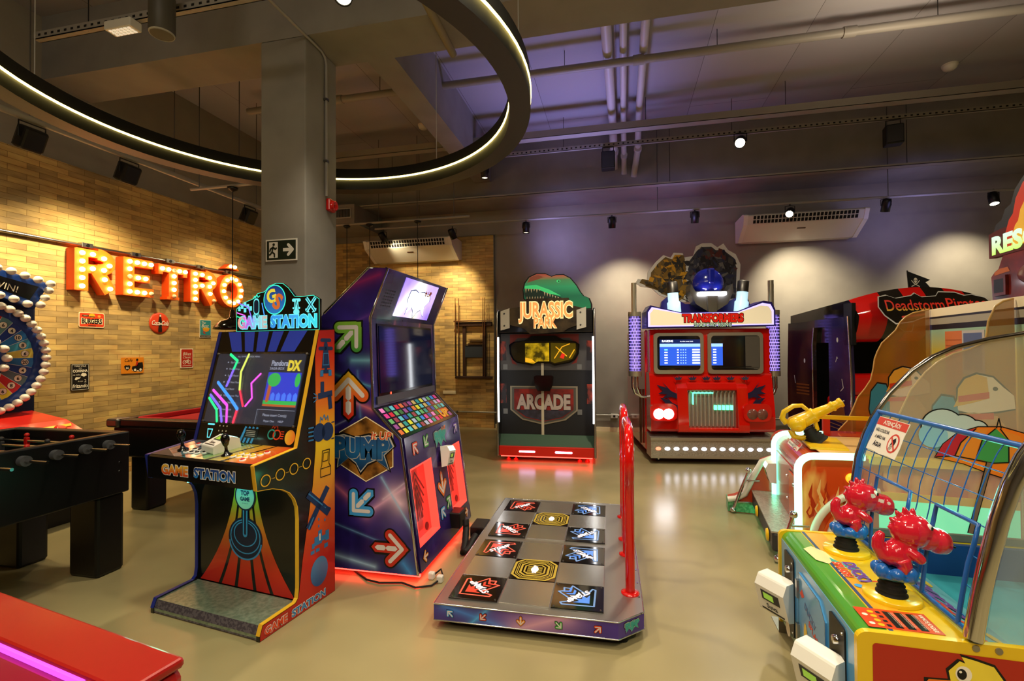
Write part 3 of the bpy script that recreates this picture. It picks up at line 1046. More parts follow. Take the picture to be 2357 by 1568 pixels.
mb, w, h, done = tin('tin_sign', 'narrow teal tin poster with an orange bowl, right of the round red sign', 5.735, 5.93, 1.667, 1.928, 'tin_white', 0.004)
mb.rect(0.006, 0.04, w - 0.006, h - 0.006, 'tin_teal', 0.0092)
mb.rect(0.006, 0.006, w - 0.006, 0.036, 'tin_dark', 0.0092)
mb.text('GOOD FOOD', w / 2, 0.021, 0.013, 'tin_white', 0.0098, w=0.15)
mb.text('The', 0.065, 0.22, 0.035, 'tin_white', 0.0098, shear=0.3)
mb.text('Best', 0.09, 0.175, 0.05, 'tin_white', 0.0098, shear=0.3)
mb.poly([(0.045, 0.13), (0.17, 0.14), (0.15, 0.1), (0.1, 0.085), (0.06, 0.1)], 'tin_amber', 0.0098)
mb.disc(0.105, 0.135, 0.06, 'tin_gold', 0.0103, 20, 0.016)
mb.poly([(0.05, 0.095), (0.08, 0.085), (0.1, 0.06), (0.085, 0.055), (0.06, 0.07)], 'tin_crimson', 0.0098)
done()

mb, w, h, done = tin('tin_sign', 'black chalkboard style tin sign at the lower left', 4.079, 4.266, 1.049, 1.345, 'tin_dark', 0.006)
for a in (0.008,): mb.stroke([(a, a), (w - a, a), (w - a, h - a), (a, h - a)], 0.003, 'tin_white', 0.0092, closed=True)
mb.text('MAIS VALE', w / 2, 0.272, 0.019, 'tin_white', 0.0096, w=0.115)
mb.text('uma', w / 2, 0.25, 0.014, 'tin_white', 0.0096)
mb.text('COXINHA', w / 2, 0.218, 0.03, 'tin_white', 0.0096, w=0.15, bold=0.03)
mb.text('na mão', 0.055, 0.176, 0.018, 'tin_white', 0.0096, shear=0.3)
mb.poly([(0.095, 0.168), (0.115, 0.195), (0.15, 0.19), (0.16, 0.165), (0.13, 0.15)], 'tin_white', 0.0096)
mb.poly([(0.035, 0.125), (0.05, 0.15), (0.085, 0.145), (0.1, 0.155), (0.09, 0.135), (0.05, 0.115)], 'tin_white', 0.0096)
mb.text('do que', 0.095, 0.103, 0.014, 'tin_white', 0.0096)
mb.text('2', 0.145, 0.105, 0.034, 'tin_white', 0.0096)
mb.text('fritando', w / 2, 0.052, 0.042, 'tin_white', 0.0096, w=0.155, bold=0.015, shear=0.15)
done()

mb, w, h, done = tin('tin_sign', 'amber tin sign with the word cafe and an old car', 4.627, 4.905, 1.207, 1.403, 'tin_amber', 0.003)
mb.text('Cafe', 0.085, 0.165, 0.04, 'tin_dark', 0.0092, shear=0.35)
mb.poly([(0.03, 0.09), (0.05, 0.105), (0.07, 0.098), (0.09, 0.105), (0.108, 0.09), (0.1, 0.06), (0.07, 0.035), (0.04, 0.06)], 'tin_dark', 0.0092)
mb.text('66', 0.069, 0.07, 0.026, 'tin_white', 0.0098, bold=0.02)
mb.poly([(0.125, 0.055), (0.13, 0.085), (0.19, 0.095), (0.205, 0.13), (0.262, 0.135), (0.27, 0.08), (0.265, 0.045), (0.14, 0.03)], 'tin_dark', 0.0092)
mb.stroke([(0.13, 0.04), (0.24, 0.02)], 0.008, 'tin_white', 0.0096)
for x in (0.165, 0.235):
    mb.disc(x, 0.042, 0.024, 'tin_dark', 0.0098)
    mb.disc(x, 0.042, 0.015, 'tin_white', 0.0104)
mb.poly([(0.17, 0.09), (0.185, 0.15), (0.2, 0.15), (0.205, 0.09)], 'tin_crimson', 0.0092)
mb.disc(0.192, 0.165, 0.015, 'tin_dark', 0.0092)
done()

mb, w, h, done = tin('tin_sign', 'narrow crimson tin poster with white lettering, lowest on the right', 5.427, 5.627, 1.24, 1.512, 'tin_white', 0.006)
mb.prism(rrect(0.012, 0.012, w - 0.012, h - 0.012, 0.012), 'z', 0.008, 0.009, 'tin_crimson')
mb.text('Bikes', w / 2, 0.2, 0.05, 'tin_white', 0.0096, shear=0.3, w=0.13)
mb.text('Classic', w / 2, 0.15, 0.03, 'tin_white', 0.0096, shear=0.3, w=0.13)
for x in (0.06, 0.135): mb.ring(x, 0.08, 0.02, 0.028, 'tin_white', 0.0096)
mb.stroke([(0.06, 0.08), (0.1, 0.11), (0.135, 0.08), (0.09, 0.075), (0.12, 0.12)], 0.008, 'tin_white', 0.0098)
mb.rect(0.03, 0.028, 0.17, 0.036, 'tin_white', 0.0096)
done()

# ================================================================== PRIZE WHEEL MACHINE (left edge)
mat('wheel_blue', '#1a3f92', 0.25, coat=0.4)
mat('bulb_white', '#e9e2d6', 0.3, coat=0.3)
mat('wheel_panel', '#d0241a', 0.25, coat=0.5)
WX, WY, WZ = -5.3, 2.945, 1.432
t = thing('prize_wheel_game', 'blue prize wheel game ringed with white bulbs at the left edge', 'game machine', (WX, WY, 0))
# cabinet behind and below
MB().box(-0.5, -0.06, -0.55, 0.47, 0.0, 2.1, 'navy', r=0.02).build('cabinet', t)
MB().prism([(-0.06, 0.0), (0.62, 0.0), (0.62, 0.74), (0.36, 0.86), (-0.06, 0.93)], 'y', -0.55, 0.44, 'black').build('console', t, bevel=0.008)
MB().prism([(0.625, 0.742), (0.36, 0.862), (-0.055, 0.932), (-0.055, 0.939), (0.362, 0.869), (0.632, 0.746)], 'y', -0.55, 0.44, 'wheel_panel').build('console_top', t, 'red sloping console top')
M = frame((0.36, 0, 0.86), (0, 1, 0), (-0.42, 0, 0.07))
mb = MB(frame((0.625, 0, 0.752), (0, 1, 0), (-0.26, 0, 0.12)))
mb.text('STOP', 0.1, 0.1, 0.06, 'tin_cream', 0.003, w=0.24, bold=0.03)
mb.text('Number', 0.1, 0.035, 0.035, 'tin_gold', 0.003, w=0.24)
mb.poly([(0.18, 0.14), (0.4, 0.16), (0.42, 0.2), (0.2, 0.19)], 'yellow', 0.003)
mb.build('console_print', t)
MB(frame((0.5, 0.3, 0.812), (0, 1, 0), (-0.26, 0, 0.12))).lathe([(0.045, 0), (0.04, 0.012), (0.03, 0.016)], 'red_gloss', 20).build('stop_button', t)
# the wheel faces +X
FW = RIGHT((0.0, 0.0, WZ))
mb = MB(FW)
mb.lathe([(0.46, -0.06), (0.5, -0.03), (0.5, 0.0), (0.47, 0.02), (0.42, 0.005), (0.0, 0.005)], 'wheel_blue', 48)
mb.build('wheel_rim', t)
seg = ['#e8d838', '#cf1f1f', '#5f8f96', '#10308a', '#1f78c8', '#3fa8d0', '#e8e05a', '#1f78c8', '#10308a', '#5f7a86', '#cf1f1f', '#e8d838', '#3fa8d0', '#1f78c8']
num = ['6', '8', '6', '4', '10', '8', '6', '20', '4', '6', '8', '6', '4', '10']
mb = MB(FW)
for k in range(28):
    a = 2 * PI * (k + 0.5) / 28
    c = mat('wheel_seg_' + seg[(6 + k * -1) % 14].strip('#'), seg[(6 - k) % 14], 0.3)
    a0, a1 = 2 * PI * k / 28 - PI / 28, 2 * PI * (k + 1) / 28 - PI / 28
    a0, a1 = a - PI / 28 + PI / 28 - PI / 28, a + PI / 28
    mb.poly([(0.2 * math.cos(a0), 0.2 * math.sin(a0)), (0.405 * math.cos(a0), 0.405 * math.sin(a0)), (0.41 * math.cos(a), 0.41 * math.sin(a)), (0.405 * math.cos(a1), 0.405 * math.sin(a1)), (0.2 * math.cos(a1), 0.2 * math.sin(a1))], c, 0.008)
    mb.stroke([(0.2 * math.cos(a0), 0.2 * math.sin(a0)), (0.405 * math.cos(a0), 0.405 * math.sin(a0))], 0.003, 'white', 0.0085, cap=False)
    mb.disc(0.345 * math.cos(a), 0.345 * math.sin(a), 0.031, 'black', 0.009)
    mb.disc(0.345 * math.cos(a), 0.345 * math.sin(a), 0.028, 'tin_white', 0.0096)
    mb.text(num[(6 - k) % 14], 0.345 * math.cos(a), 0.345 * math.sin(a), 0.03, 'black', 0.0102, bold=0.03)
mb.build('wheel_face', t)
mb = MB(FW)
mb.lathe([(0.2, 0.006), (0.2, 0.03), (0.13, 0.05), (0.11, 0.035), (0.0, 0.05)], 'wheel_blue', 32)
mb.build('wheel_hub', t)
MB(FW).lathe([(0.0, 0.1), (0.06, 0.09), (0.1, 0.06), (0.11, 0.035)], 'black_gloss', 24).build('dome', t)


def wbulb(u, v, z=0.02, r=0.033):
    MB(FW).lathe([(0.014, z - 0.01), (0.018, z + 0.01), (r, z + 0.03), (r * 1.05, z + 0.045), (r * 0.8, z + 0.068), (r * 0.35, z + 0.08), (0.001, z + 0.082)], 'bulb_white', 14, M=Matrix.Translation((u, v, 0))).build('bulb', t)


for k in range(44):
    a = 2 * PI * k / 44
    wbulb(0.475 * math.cos(a), 0.475 * math.sin(a))
for k in range(12):
    a = 2 * PI * k / 12
    wbulb(0.165 * math.cos(a), 0.165 * math.sin(a), 0.045)
# lit sign above the wheel: a slanted blue box edged with bulbs
sg = [(-0.35, 0.56), (0.37, 0.46), (0.47, 0.66), (0.40, 0.70), (-0.35, 0.83)]
MB(FW).prism([(-0.45, 0.54), (0.1, 0.56), (0.40, 0.45), (0.51, 0.7), (0.1, 0.79), (-0.45, 0.8)], 'z', -0.06, 0.03, 'wheel_blue').build('top_sign', t)
MB(FW).poly([(-0.4, 0.6), (0.1, 0.62), (0.36, 0.53), (0.43, 0.66), (0.1, 0.73), (-0.4, 0.74)], 'black_gloss', 0.033).text('WIN!', 0.18, 0.64, 0.06, 'tin_white', 0.035, rot=-0.25).build('sign_glass', t)
for u, v in ((-0.2, 0.8), (-0.1, 0.8), (0.0, 0.795), (0.1, 0.785), (0.2, 0.77), (0.3, 0.745), (0.4, 0.72), (0.5, 0.695), (0.485, 0.63), (0.455, 0.56), (0.42, 0.49), (0.32, 0.49), (0.22, 0.525), (0.12, 0.55), (0.02, 0.555)): wbulb(u, v, 0.03)

# ================================================================== FOOSBALL TABLE
mat('foos_black', '#09090a', 0.35)
t = thing('foosball_table', 'black foosball table at the left edge with chrome rods', 'table', (-3.8, 2.0, 0))
mb = MB()
mb.box(-0.5, -0.44, -0.75, 0.65, 0.53, 0.94, 'foos_black', r=0.008)
mb.box(0.44, 0.5, -0.75, 0.65, 0.53, 0.94, 'foos_black', r=0.008)
mb.box(-0.44, 0.44, 0.57, 0.65, 0.53, 0.94, 'foos_black', r=0.008)
mb.box(-0.44, 0.44, -0.75, -0.67, 0.53, 0.94, 'foos_black', r=0.008)
mb.box(-0.44, 0.44, -0.67, 0.57, 0.56, 0.6, 'foos_black')
mb.build('body', t)
MB().box(-0.44, 0.44, -0.67, 0.57, 0.6, 0.79, mat('foos_green', '#12311d', 0.5)).build('playfield', t)
for x in (-0.34, 0.34):
    for y in (-0.6, 0.56):
        MB().box(x - 0.12, x + 0.12, y - 0.09, y + 0.09, 0.0, 0.53, 'foos_black', r=0.02).build('leg', t)
for k, y in enumerate((-0.6, -0.44, -0.28, -0.12, 0.04, 0.2, 0.36, 0.5)):
    r_ = MB().tube([(-0.62, y, 0.875), (0.69, y, 0.875)], 0.009, 'chrome', 10).build('rod', t)
    s_ = -1
    MB().tube([(s_ * 0.56, y, 0.875), (s_ * 0.6, y, 0.875), (s_ * 0.7, y, 0.875), (s_ * 0.71, y, 0.875)], [0.018, 0.024, 0.024, 0.016], 'rubber', 12).build('handle', r_)
    MB().tube([(0.5, y, 0.875), (0.535, y, 0.875)], 0.03, mat('bush_grey', '#4a4c50', 0.5), 16).build('bushing', r_)
    for q in ((-0.2, 0.2) if k in (0, 1, 6, 7) else (-0.28, 0.0, 0.28)):
        mb = MB()
        c = 'red' if k % 2 else 'dgrey'
        mb.box(q - 0.014, q + 0.014, y - 0.012, y + 0.012, 0.81, 0.9, c, r=0.005)
        mb.ell((q, y, 0.915), 0.015, c, 10, 6)
        mb.build('player', r_)
for z in (0.74, 0.68): MB(RIGHT((0.5, 0.585, z))).lathe([(0.009, 0), (0.008, 0.004)], 'chrome', 10).build('bolt', t)

# ================================================================== POOL TABLE
mat('cloth_red', '#b01018', 0.85)
t = thing('pool_table', 'black pool table with red cloth behind the foosball table', 'table', (-4.02, 4.45, 0))
mb = MB()
mb.box(-0.53, 0.53, -0.95, 0.95, 0.52, 0.8, 'foos_black', r=0.02)
mb.build('body', t)
mb = MB()
for (x0, x1, y0, y1) in ((-0.55, -0.43, -0.97, 0.97), (0.43, 0.55, -0.97, 0.97), (-0.43, 0.43, -0.97, -0.85), (-0.43, 0.43, 0.85, 0.97)):
    mb.box(x0, x1, y0, y1, 0.8, 0.865, 'foos_black', r=0.012)
mb.build('rail', t)
MB().box(-0.43, 0.43, -0.85, 0.85, 0.8, 0.82, 'cloth_red').build('cloth', t)
mb = MB()
for (x0, x1, y0, y1) in ((-0.43, -0.39, -0.8, 0.8), (0.39, 0.43, -0.8, 0.8), (-0.38, 0.38, -0.85, -0.81), (-0.38, 0.38, 0.81, 0.85)):
    mb.box(x0, x1, y0, y1, 0.82, 0.868, 'cloth_red', r=0.01)
mb.build('cushion', t)
for x in (-0.5, 0.5):
    for y in (-0.92, 0.92):
        MB().box(x - 0.07, x + 0.07, y - 0.07, y + 0.07, 0.79, 0.872, 'steel_dark', r=0.02).build('corner_cap', t)
        MB().box(x * 0.74 - 0.1, x * 0.74 + 0.1, y * 0.8 - 0.1, y * 0.8 + 0.1, 0, 0.52, 'foos_black', r=0.02).build('leg', t)

# ================================================================== RED TABLE IN THE FOREGROUND
mat('table_red', '#9a0d0a', 0.35, coat=0.2)
mat('table_pink', '#8a1830', 0.12, coat=0.5)
mat('led_purple', '#9a30e0', 0.3, emit=(0.5, 0.06, 0.9), es=1.6)
t = thing('air_hockey_table', 'red game table with a purple light strip at the lower left corner', 'table', (-1.02, 0.955, 0), R(-9.5))
mb = MB().box(-1.6, 0.0, -1.2, 0.0, 0.55, 0.74, 'table_red', r=0.02)
mb.build('body', t)
mb = MB()
mb.box(-1.6, 0.0, -0.13, 0.0, 0.74, 0.765, 'table_red', r=0.008)
mb.box(-0.13, 0.0, -1.2, -0.13, 0.74, 0.765, 'table_red', r=0.008)
mb.build('rim', t)
MB().box(-1.6, -0.14, -0.138, -0.13, 0.744, 0.757, 'led_purple').build('light_strip', t, 'glowing purple strip')
MB().box(-1.6, -0.14, -1.2, -0.15, 0.7405, 0.745, 'table_pink').build('playfield', t)
for x in (-1.4, -0.15):
    for y in (-1.0, -0.15): MB().box(x - 0.08, x + 0.08, y - 0.08, y + 0.08, 0, 0.55, 'black', r=0.01).build('leg', t)
# ================================================================== UPRIGHT VIDEO GAME CABINET
mat('cab_black', '#0a0a0c', 0.22, coat=0.4)
mat('tm_yellow', '#e2b02a', 0.4)
mat('tm_blue', '#1c2a86', 0.4)
mat('ice', '#7fd9e6', 0.3, emit='#58d8e0', es=0.7)
mat('icon_navy', '#14305f', 0.4)
mat('icon_blue', '#2f78b8', 0.4)
mat('led_cyan', '#a8fff0', 0.3, emit=(0.12, 1.0, 0.72), es=5.0)
g_side = gradient('side_art', 'z', 0.0, 1.62, [(0.0, '#a81c14'), (0.16, '#b8241a'), (0.3, '#d2541c'), (0.47, '#dfa025'), (0.57, '#e4bf22'), (0.72, '#dd7420'), (0.9, '#cf3218'), (1.0, '#b5170f')], 0.3, coat=0.2)
g_kick = gradient('kick_art', 'z', 0.09, 0.73, [(0.0, '#c81e14'), (0.3, '#d8401a'), (0.55, '#e88428'), (0.72, '#c8a834'), (0.86, '#9cc040'), (1.0, '#70cc5c')], 0.3, coat=0.2)
g_deck = gradient('deck_art', 'x', -0.4, 0.4, [(0.0, '#6e6a70'), (0.18, '#54606e'), (0.34, '#2f7a84'), (0.5, '#5d9a5a'), (0.68, '#c8a83a'), (0.84, '#dc7a28'), (1.0, '#d2401c')], 0.15, coat=0.6)
noisy('step_metal', '#7f9480', '#a0b09c', 40, 0.32, 2.0, metal=0.55, bump=0.15)  # greenish base colour holds the green light falling on the step
noisy('step_front', '#5e5866', '#7a7480', 60, 0.4, 1.0, metal=0.6, lo=0.48, hi=0.52)
GS = thing('arcade_cabinet', 'black upright arcade cabinet with rainbow control deck and orange side art', 'arcade machine', (-2.2103, 2.1719, 0), R(-7.7))
curve = [(0.262, 0.54), (0.255, 0.61), (0.235, 0.66), (0.2, 0.705), (0.15, 0.737), (0.08, 0.762), (-0.015, 0.775)]
prof = [(0, 0), (0, 0.03), (0.018, 0.078), (0.235, 0.082), (0.255, 0.1), (0.262, 0.15)] + curve + [(-0.033, 0.905), (0.25, 0.94), (0.42, 1.612), (0.555, 1.622), (0.555, 0)]
WH = 0.41
for s_ in (1, -1):
    mb = MB()
    mb.prism(prof, 'x', s_ * WH, s_ * (WH - 0.022), 'cab_black')
    if s_ == 1:
        mb.M = RIGHT((WH, 0, 0))
        mb.poly([(0.42, 1.608), (0.552, 1.617), (0.552, 0.003), (0.003, 0.003), (0.003, 0.03), (0.02, 0.075), (0.238, 0.08), (0.258, 0.1), (0.266, 0.14), (0.29, 0.3), (0.33, 0.5), (0.368, 0.7), (0.39, 0.9), (0.393, 1.1), (0.388, 1.45)], g_side, 0.0015)
        Z1, Z2 = 0.0028, 0.0036
        # racing car
        for q in ([(0.475, 1.36), (0.475, 1.55)], [(0.44, 1.55), (0.51, 1.55)], [(0.44, 1.36), (0.51, 1.36)], [(0.425, 1.5), (0.525, 1.5)]): mb.stroke(q, 0.022, 'icon_navy', Z1)
        mb.poly([(0.46, 1.53), (0.49, 1.53), (0.51, 1.38), (0.44, 1.38)], 'icon_navy', Z1)
        mb.stroke([(0.455, 1.47), (0.45, 1.4), (0.5, 1.4), (0.495, 1.47)], 0.005, 'icon_blue', Z2, closed=True)
        for q in ((0.44, 1.35), (0.51, 1.35)): mb.rect(q[0] - 0.013, q[1] - 0.018, q[0] + 0.013, q[1] + 0.018, 'icon_blue', Z2)
        # ray pistol
        mb.stroke([(0.41, 1.215), (0.53, 1.225)], 0.035, 'icon_navy', Z1, cap=False)
        mb.stroke([(0.505, 1.215), (0.515, 1.13)], 0.032, 'icon_navy', Z1, cap=False)
        mb.rect(0.43, 1.235, 0.46, 1.3, 'icon_navy', Z1)
        for q in ([(0.4, 1.21), (0.37, 1.21)], [(0.4, 1.22), (0.375, 1.235)], [(0.4, 1.2), (0.375, 1.185)]): mb.stroke(q, 0.006, 'icon_blue', Z2)
        # boxing gloves
        mb.disc(0.42, 1.0, 0.05, 'icon_navy', Z1, 20, 0.055)
        mb.disc(0.49, 0.995, 0.05, 'icon_navy', Z1, 20, 0.055)
        for k in range(4): mb.stroke([(0.335, 0.965 + k * 0.024), (0.37, 0.965 + k * 0.024)], 0.009, 'icon_blue', Z2)
        mb.stroke([(0.425, 1.06), (0.43, 1.09), (0.445, 1.07), (0.46, 1.1), (0.475, 1.07), (0.49, 1.09), (0.495, 1.06)], 0.006, 'icon_blue', Z2)
        mb.stroke([(0.525, 1.045), (0.545, 1.045)], 0.007, 'icon_navy', Z1)
        mb.stroke([(0.525, 0.945), (0.545, 0.945)], 0.007, 'icon_navy', Z1)
        # little cabinet drawing
        for q in ([(0.43, 0.73), (0.43, 0.78), (0.44, 0.8), (0.445, 0.885), (0.505, 0.885), (0.5, 0.8), (0.515, 0.78), (0.515, 0.73)], ): mb.stroke(q, 0.005, 'black', Z1, closed=True)
        mb.stroke([(0.45, 0.82), (0.455, 0.87), (0.495, 0.87), (0.49, 0.82)], 0.004, 'black', Z1, closed=True)
        mb.stroke([(0.43, 0.78), (0.515, 0.78)], 0.004, 'black', Z1)
        # plain yellow rings with dots where the frieze runs
        for k in range(4):
            yy, zz = 0.035 + k * 0.095, 0.815 + k * 0.008
            mb.ring(yy, zz, 0.026, 0.032, 'tm_yellow', Z1)
            for j in range(3):
                if k < 3: mb.disc(yy + 0.04 + j * 0.008, zz, 0.0025, 'tm_yellow', Z1, 8)
        # sword, crossed
        mb.stroke([(0.33, 0.46), (0.49, 0.66)], 0.04, 'icon_navy', Z1, cap=False)
        mb.stroke([(0.33, 0.66), (0.5, 0.5)], 0.045, 'icon_navy', Z1, cap=False)
        mb.stroke([(0.335, 0.66), (0.47, 0.54)], 0.008, 'icon_blue', Z2)
        mb.stroke([(0.335, 0.46), (0.37, 0.51)], 0.01, 'icon_blue', Z2)
        mb.stroke([(0.45, 0.56), (0.51, 0.52)], 0.012, 'icon_navy', Z2)
        # pixel ship
        for (a, b, c, d) in ((0.36, 0.33, 0.38, 0.36), (0.38, 0.34, 0.41, 0.39), (0.41, 0.34, 0.44, 0.42), (0.44, 0.35, 0.47, 0.38), (0.47, 0.34, 0.5, 0.4), (0.35, 0.3, 0.38, 0.32), (0.39, 0.3, 0.42, 0.32), (0.46, 0.3, 0.49, 0.325), (0.41, 0.44, 0.42, 0.455), (0.41, 0.48, 0.42, 0.495), (0.46, 0.46, 0.47, 0.475)): mb.rect(a, b, c, d, 'icon_blue', Z1)
        mb.rect(0.418, 0.36, 0.428, 0.4, 'white', Z2)
        # plain blue disc
        mb.disc(0.42, 0.18, 0.07, gradient('disc_art', 'z', 0.1, 0.25, [(0.0, '#1c4f8f'), (1.0, '#3a86c0')]), Z1, 30, 0.085)
        mb.otext('GAME', 0.105, 0.038, 0.04, 'tin_red', 'white', Z1, 0.05, w=0.15, bold=0.03)
        mb.otext('STATION', 0.34, 0.038, 0.04, 'icon_blue', 'white', Z1, 0.05, w=0.26, bold=0.03)
    mb.build('side_panel', GS, 'side panel with orange and red graphics' if s_ == 1 else None)
    # edge strip
    mb = MB()
    P_ = prof[1:-2]
    mc = 'tm_yellow' if s_ == 1 else 'tm_blue'
    x0, x1 = s_ * (WH + 0.001), s_ * (WH - 0.023)
    for a, b in zip(P_, P_[1:]):
        d = Vector((b[0] - a[0], b[1] - a[1]))
        if d.length < 1e-6: continue
        d.normalize()
        nn = Vector((-d.y, d.x)) * 0.003
        mb.add([(x0, a[0], a[1]), (x1, a[0], a[1]), (x1, b[0], b[1]), (x0, b[0], b[1]), (x0, a[0] + nn.x, a[1] + nn.y), (x1, a[0] + nn.x, a[1] + nn.y), (x1, b[0] + nn.x, b[1] + nn.y), (x0, b[0] + nn.x, b[1] + nn.y)],
               [(0, 1, 2, 3), (4, 5, 6, 7), (0, 1, 5, 4), (1, 2, 6, 5), (2, 3, 7, 6), (3, 0, 4, 7)], mc)
    mb.build('edge_trim', GS, 'yellow edge trim' if s_ == 1 else 'dark blue edge trim')
XI = WH - 0.0225
# base step
mb = MB()
mb.prism([(0.004, 0.006), (0.004, 0.03), (0.02, 0.072), (0.262, 0.076), (0.262, 0.006)], 'x', -XI, XI, 'step_metal')
mb.M = frame((0, 0.0035, 0.006), (1, 0, 0), (0, 0.004, 0.03))
mb.rect(-XI, 0, XI, 0.026, 'step_front', 0.0006)
mb.M = frame((0, 0.004, 0.03), (1, 0, 0), (0, 0.016, 0.042))
mb.rect(-XI, 0, XI, 0.044, 'step_front', 0.0006)
mb.build('step', GS)
# kick panel with joystick artwork
mb = MB()
mb.box(-XI, XI, 0.27, 0.285, 0.076, 0.78, 'cab_black')
mb.M = FRONT((0, 0.27, 0))


def kx(z, s_):
    u = (0.73 - z) / 0.65
    return s_ * (0.075 + 0.1 * u + 0.2 * u ** 2.4)


zz = [0.08 + 0.65 * k / 14 for k in range(15)]
mb.poly([(kx(z, 1), z) for z in zz] + [(kx(z, -1), z) for z in zz[::-1]], g_kick, 0.001)
for f_ in (-0.55, -0.2, 0.2, 0.55):
    mb.poly([(kx(z, f_) - 0.006 - 0.01 * (0.73 - z), z) for z in zz] + [(kx(z, f_) + 0.006 + 0.01 * (0.73 - z), z) for z in zz[::-1]], 'cab_black', 0.0018)
mb.disc(0, 0.375, 0.135, 'navy', 0.0026, 36, 0.125)
mb.ring(0, 0.385, 0.112, 0.12, 'lblue', 0.0032, sy=0.85)
mb.ring(0, 0.4, 0.085, 0.093, 'lblue', 0.0032, sy=0.8)
mb.ring(0, 0.365, 0.12, 0.131, 'lblue', 0.003, 28, PI * 1.03, PI * 1.97, 0.9)
mb.stroke([(0, 0.4), (0, 0.56)], 0.05, 'navy', 0.0036)
mb.stroke([(0, 0.4), (0, 0.56)], 0.036, 'lblue', 0.0042)
mb.stroke([(0, 0.405), (0, 0.56)], 0.016, 'navy', 0.0048)
mb.disc(0, 0.625, 0.082, 'navy', 0.0052, 32, 0.085)
mb.disc(0, 0.625, 0.072, gradient('knob_art', 'z', 0.55, 0.7, [(0.0, '#c8d8d4'), (0.45, '#a8cbd0'), (1.0, '#2f8fc0')]), 0.0058, 32, 0.076)
mb.text('TOP', 0, 0.645, 0.028, 'icon_navy', 0.0064, bold=0.05, w=0.068)
mb.text('GAME', 0, 0.61, 0.023, 'icon_navy', 0.0064, bold=0.05, w=0.075)
for k in range(5): mb.disc(-0.018 + k * 0.009, 0.583, 0.0025, 'icon_navy', 0.0064, 8)
mb.build('kick_panel', GS, 'black panel with a joystick picture on rainbow rays')
MB().box(-XI + 0.001, -XI + 0.008, 0.19, 0.262, 0.69, 0.765, 'led_cyan').build('led_strip', GS, 'cyan glowing strip')
# control deck
mb = MB()
mb.prism([(-0.033, 0.782), (-0.036, 0.9), (-0.02, 0.908), (0.255, 0.94), (0.255, 0.782)], 'x', -XI, XI, 'cab_black')
DK = frame((0, -0.02, 0.908), (1, 0, 0), (0, 0.275, 0.032))
mb.M = DK
mb.rect(-XI, 0.003, XI, 0.276, g_deck, 0.001)
for k, xx in enumerate((-0.3, -0.19, -0.08, 0.03, 0.14, 0.25)):
    mb.poly([(xx - 0.1, 0.003), (xx - 0.075, 0.003), (xx + 0.02, 0.275), (xx + 0.008, 0.275)], 'cab_black', 0.0015)
mb.poly([(-XI, 0.003), (-0.2, 0.003), (-XI, 0.1)], 'dgrey', 0.002)
mb.M = FRONT((0, -0.0345, 0))
g_gm = gradient('gm_text', 'z', 0.815, 0.865, [(0.0, '#d2401c'), (0.5, '#e08a2c'), (1.0, '#e8c23a')])
g_st = gradient('st_text', 'z', 0.815, 0.865, [(0.0, '#2a7fd0'), (0.5, '#2456a8'), (1.0, '#1f3f86')])
mb.otext('GAME', -0.165, 0.84, 0.052, g_gm, 'white', 0.0025, 0.06, w=0.21, bold=0.04)
mb.otext('STATION', 0.135, 0.84, 0.052, g_st, 'white', 0.0025, 0.06, w=0.3, bold=0.04)
mb.build('control_deck', GS, 'control deck with rainbow stripes')


def knob(x, y, c, ring_='white'):
    MB(DK).lathe([(0.017, 0.0), (0.017, 0.004), (0.0125, 0.006)], ring_, 16, M=Matrix.Translation((x, y, 0))).lathe([(0.011, 0.004), (0.011, 0.009), (0.007, 0.011)], c, 14, M=Matrix.Translation((x, y, 0))).build('button', GS)


for x0, c in ((-0.2, 'black'), (0.16, 'yellow')):
    for i in range(3):
        for j in range(2): knob(x0 + i * 0.042 + j * 0.01, 0.075 + j * 0.042, c)
    knob(x0 + 0.126, 0.09, c)
    knob(x0 + 0.135, 0.13, c)
for x, y in ((-0.06, 0.18), (0.3, 0.17), (-0.27, 0.2), (0.27, 0.04)): knob(x, y, 'red')


def stick(M, par, ht=0.1):
    mb = MB(M)
    mb.lathe([(0.03, 0.0), (0.028, 0.006), (0.014, 0.014), (0.008, 0.03), (0.008, 0.05), (0.015, 0.06), (0.022, 0.085), (0.022, ht), (0.014, ht + 0.018), (0.001, ht + 0.022)], 'black_gloss', 18)
    mb.build('joystick', par)


stick(DK @ Matrix.Translation((-0.265, 0.1, 0)), GS)
stick(DK @ Matrix.Translation((0.1, 0.085, 0)), GS)
mat('reader_white', '#e6e4dc', 0.35)
mat('reader_lcd', '#8fb53a', 0.3, emit='#9fd84a', es=0.25)
mat('reader_glow', '#d8fff0', 0.3, emit=(0.35, 1.0, 0.8), es=1.4)


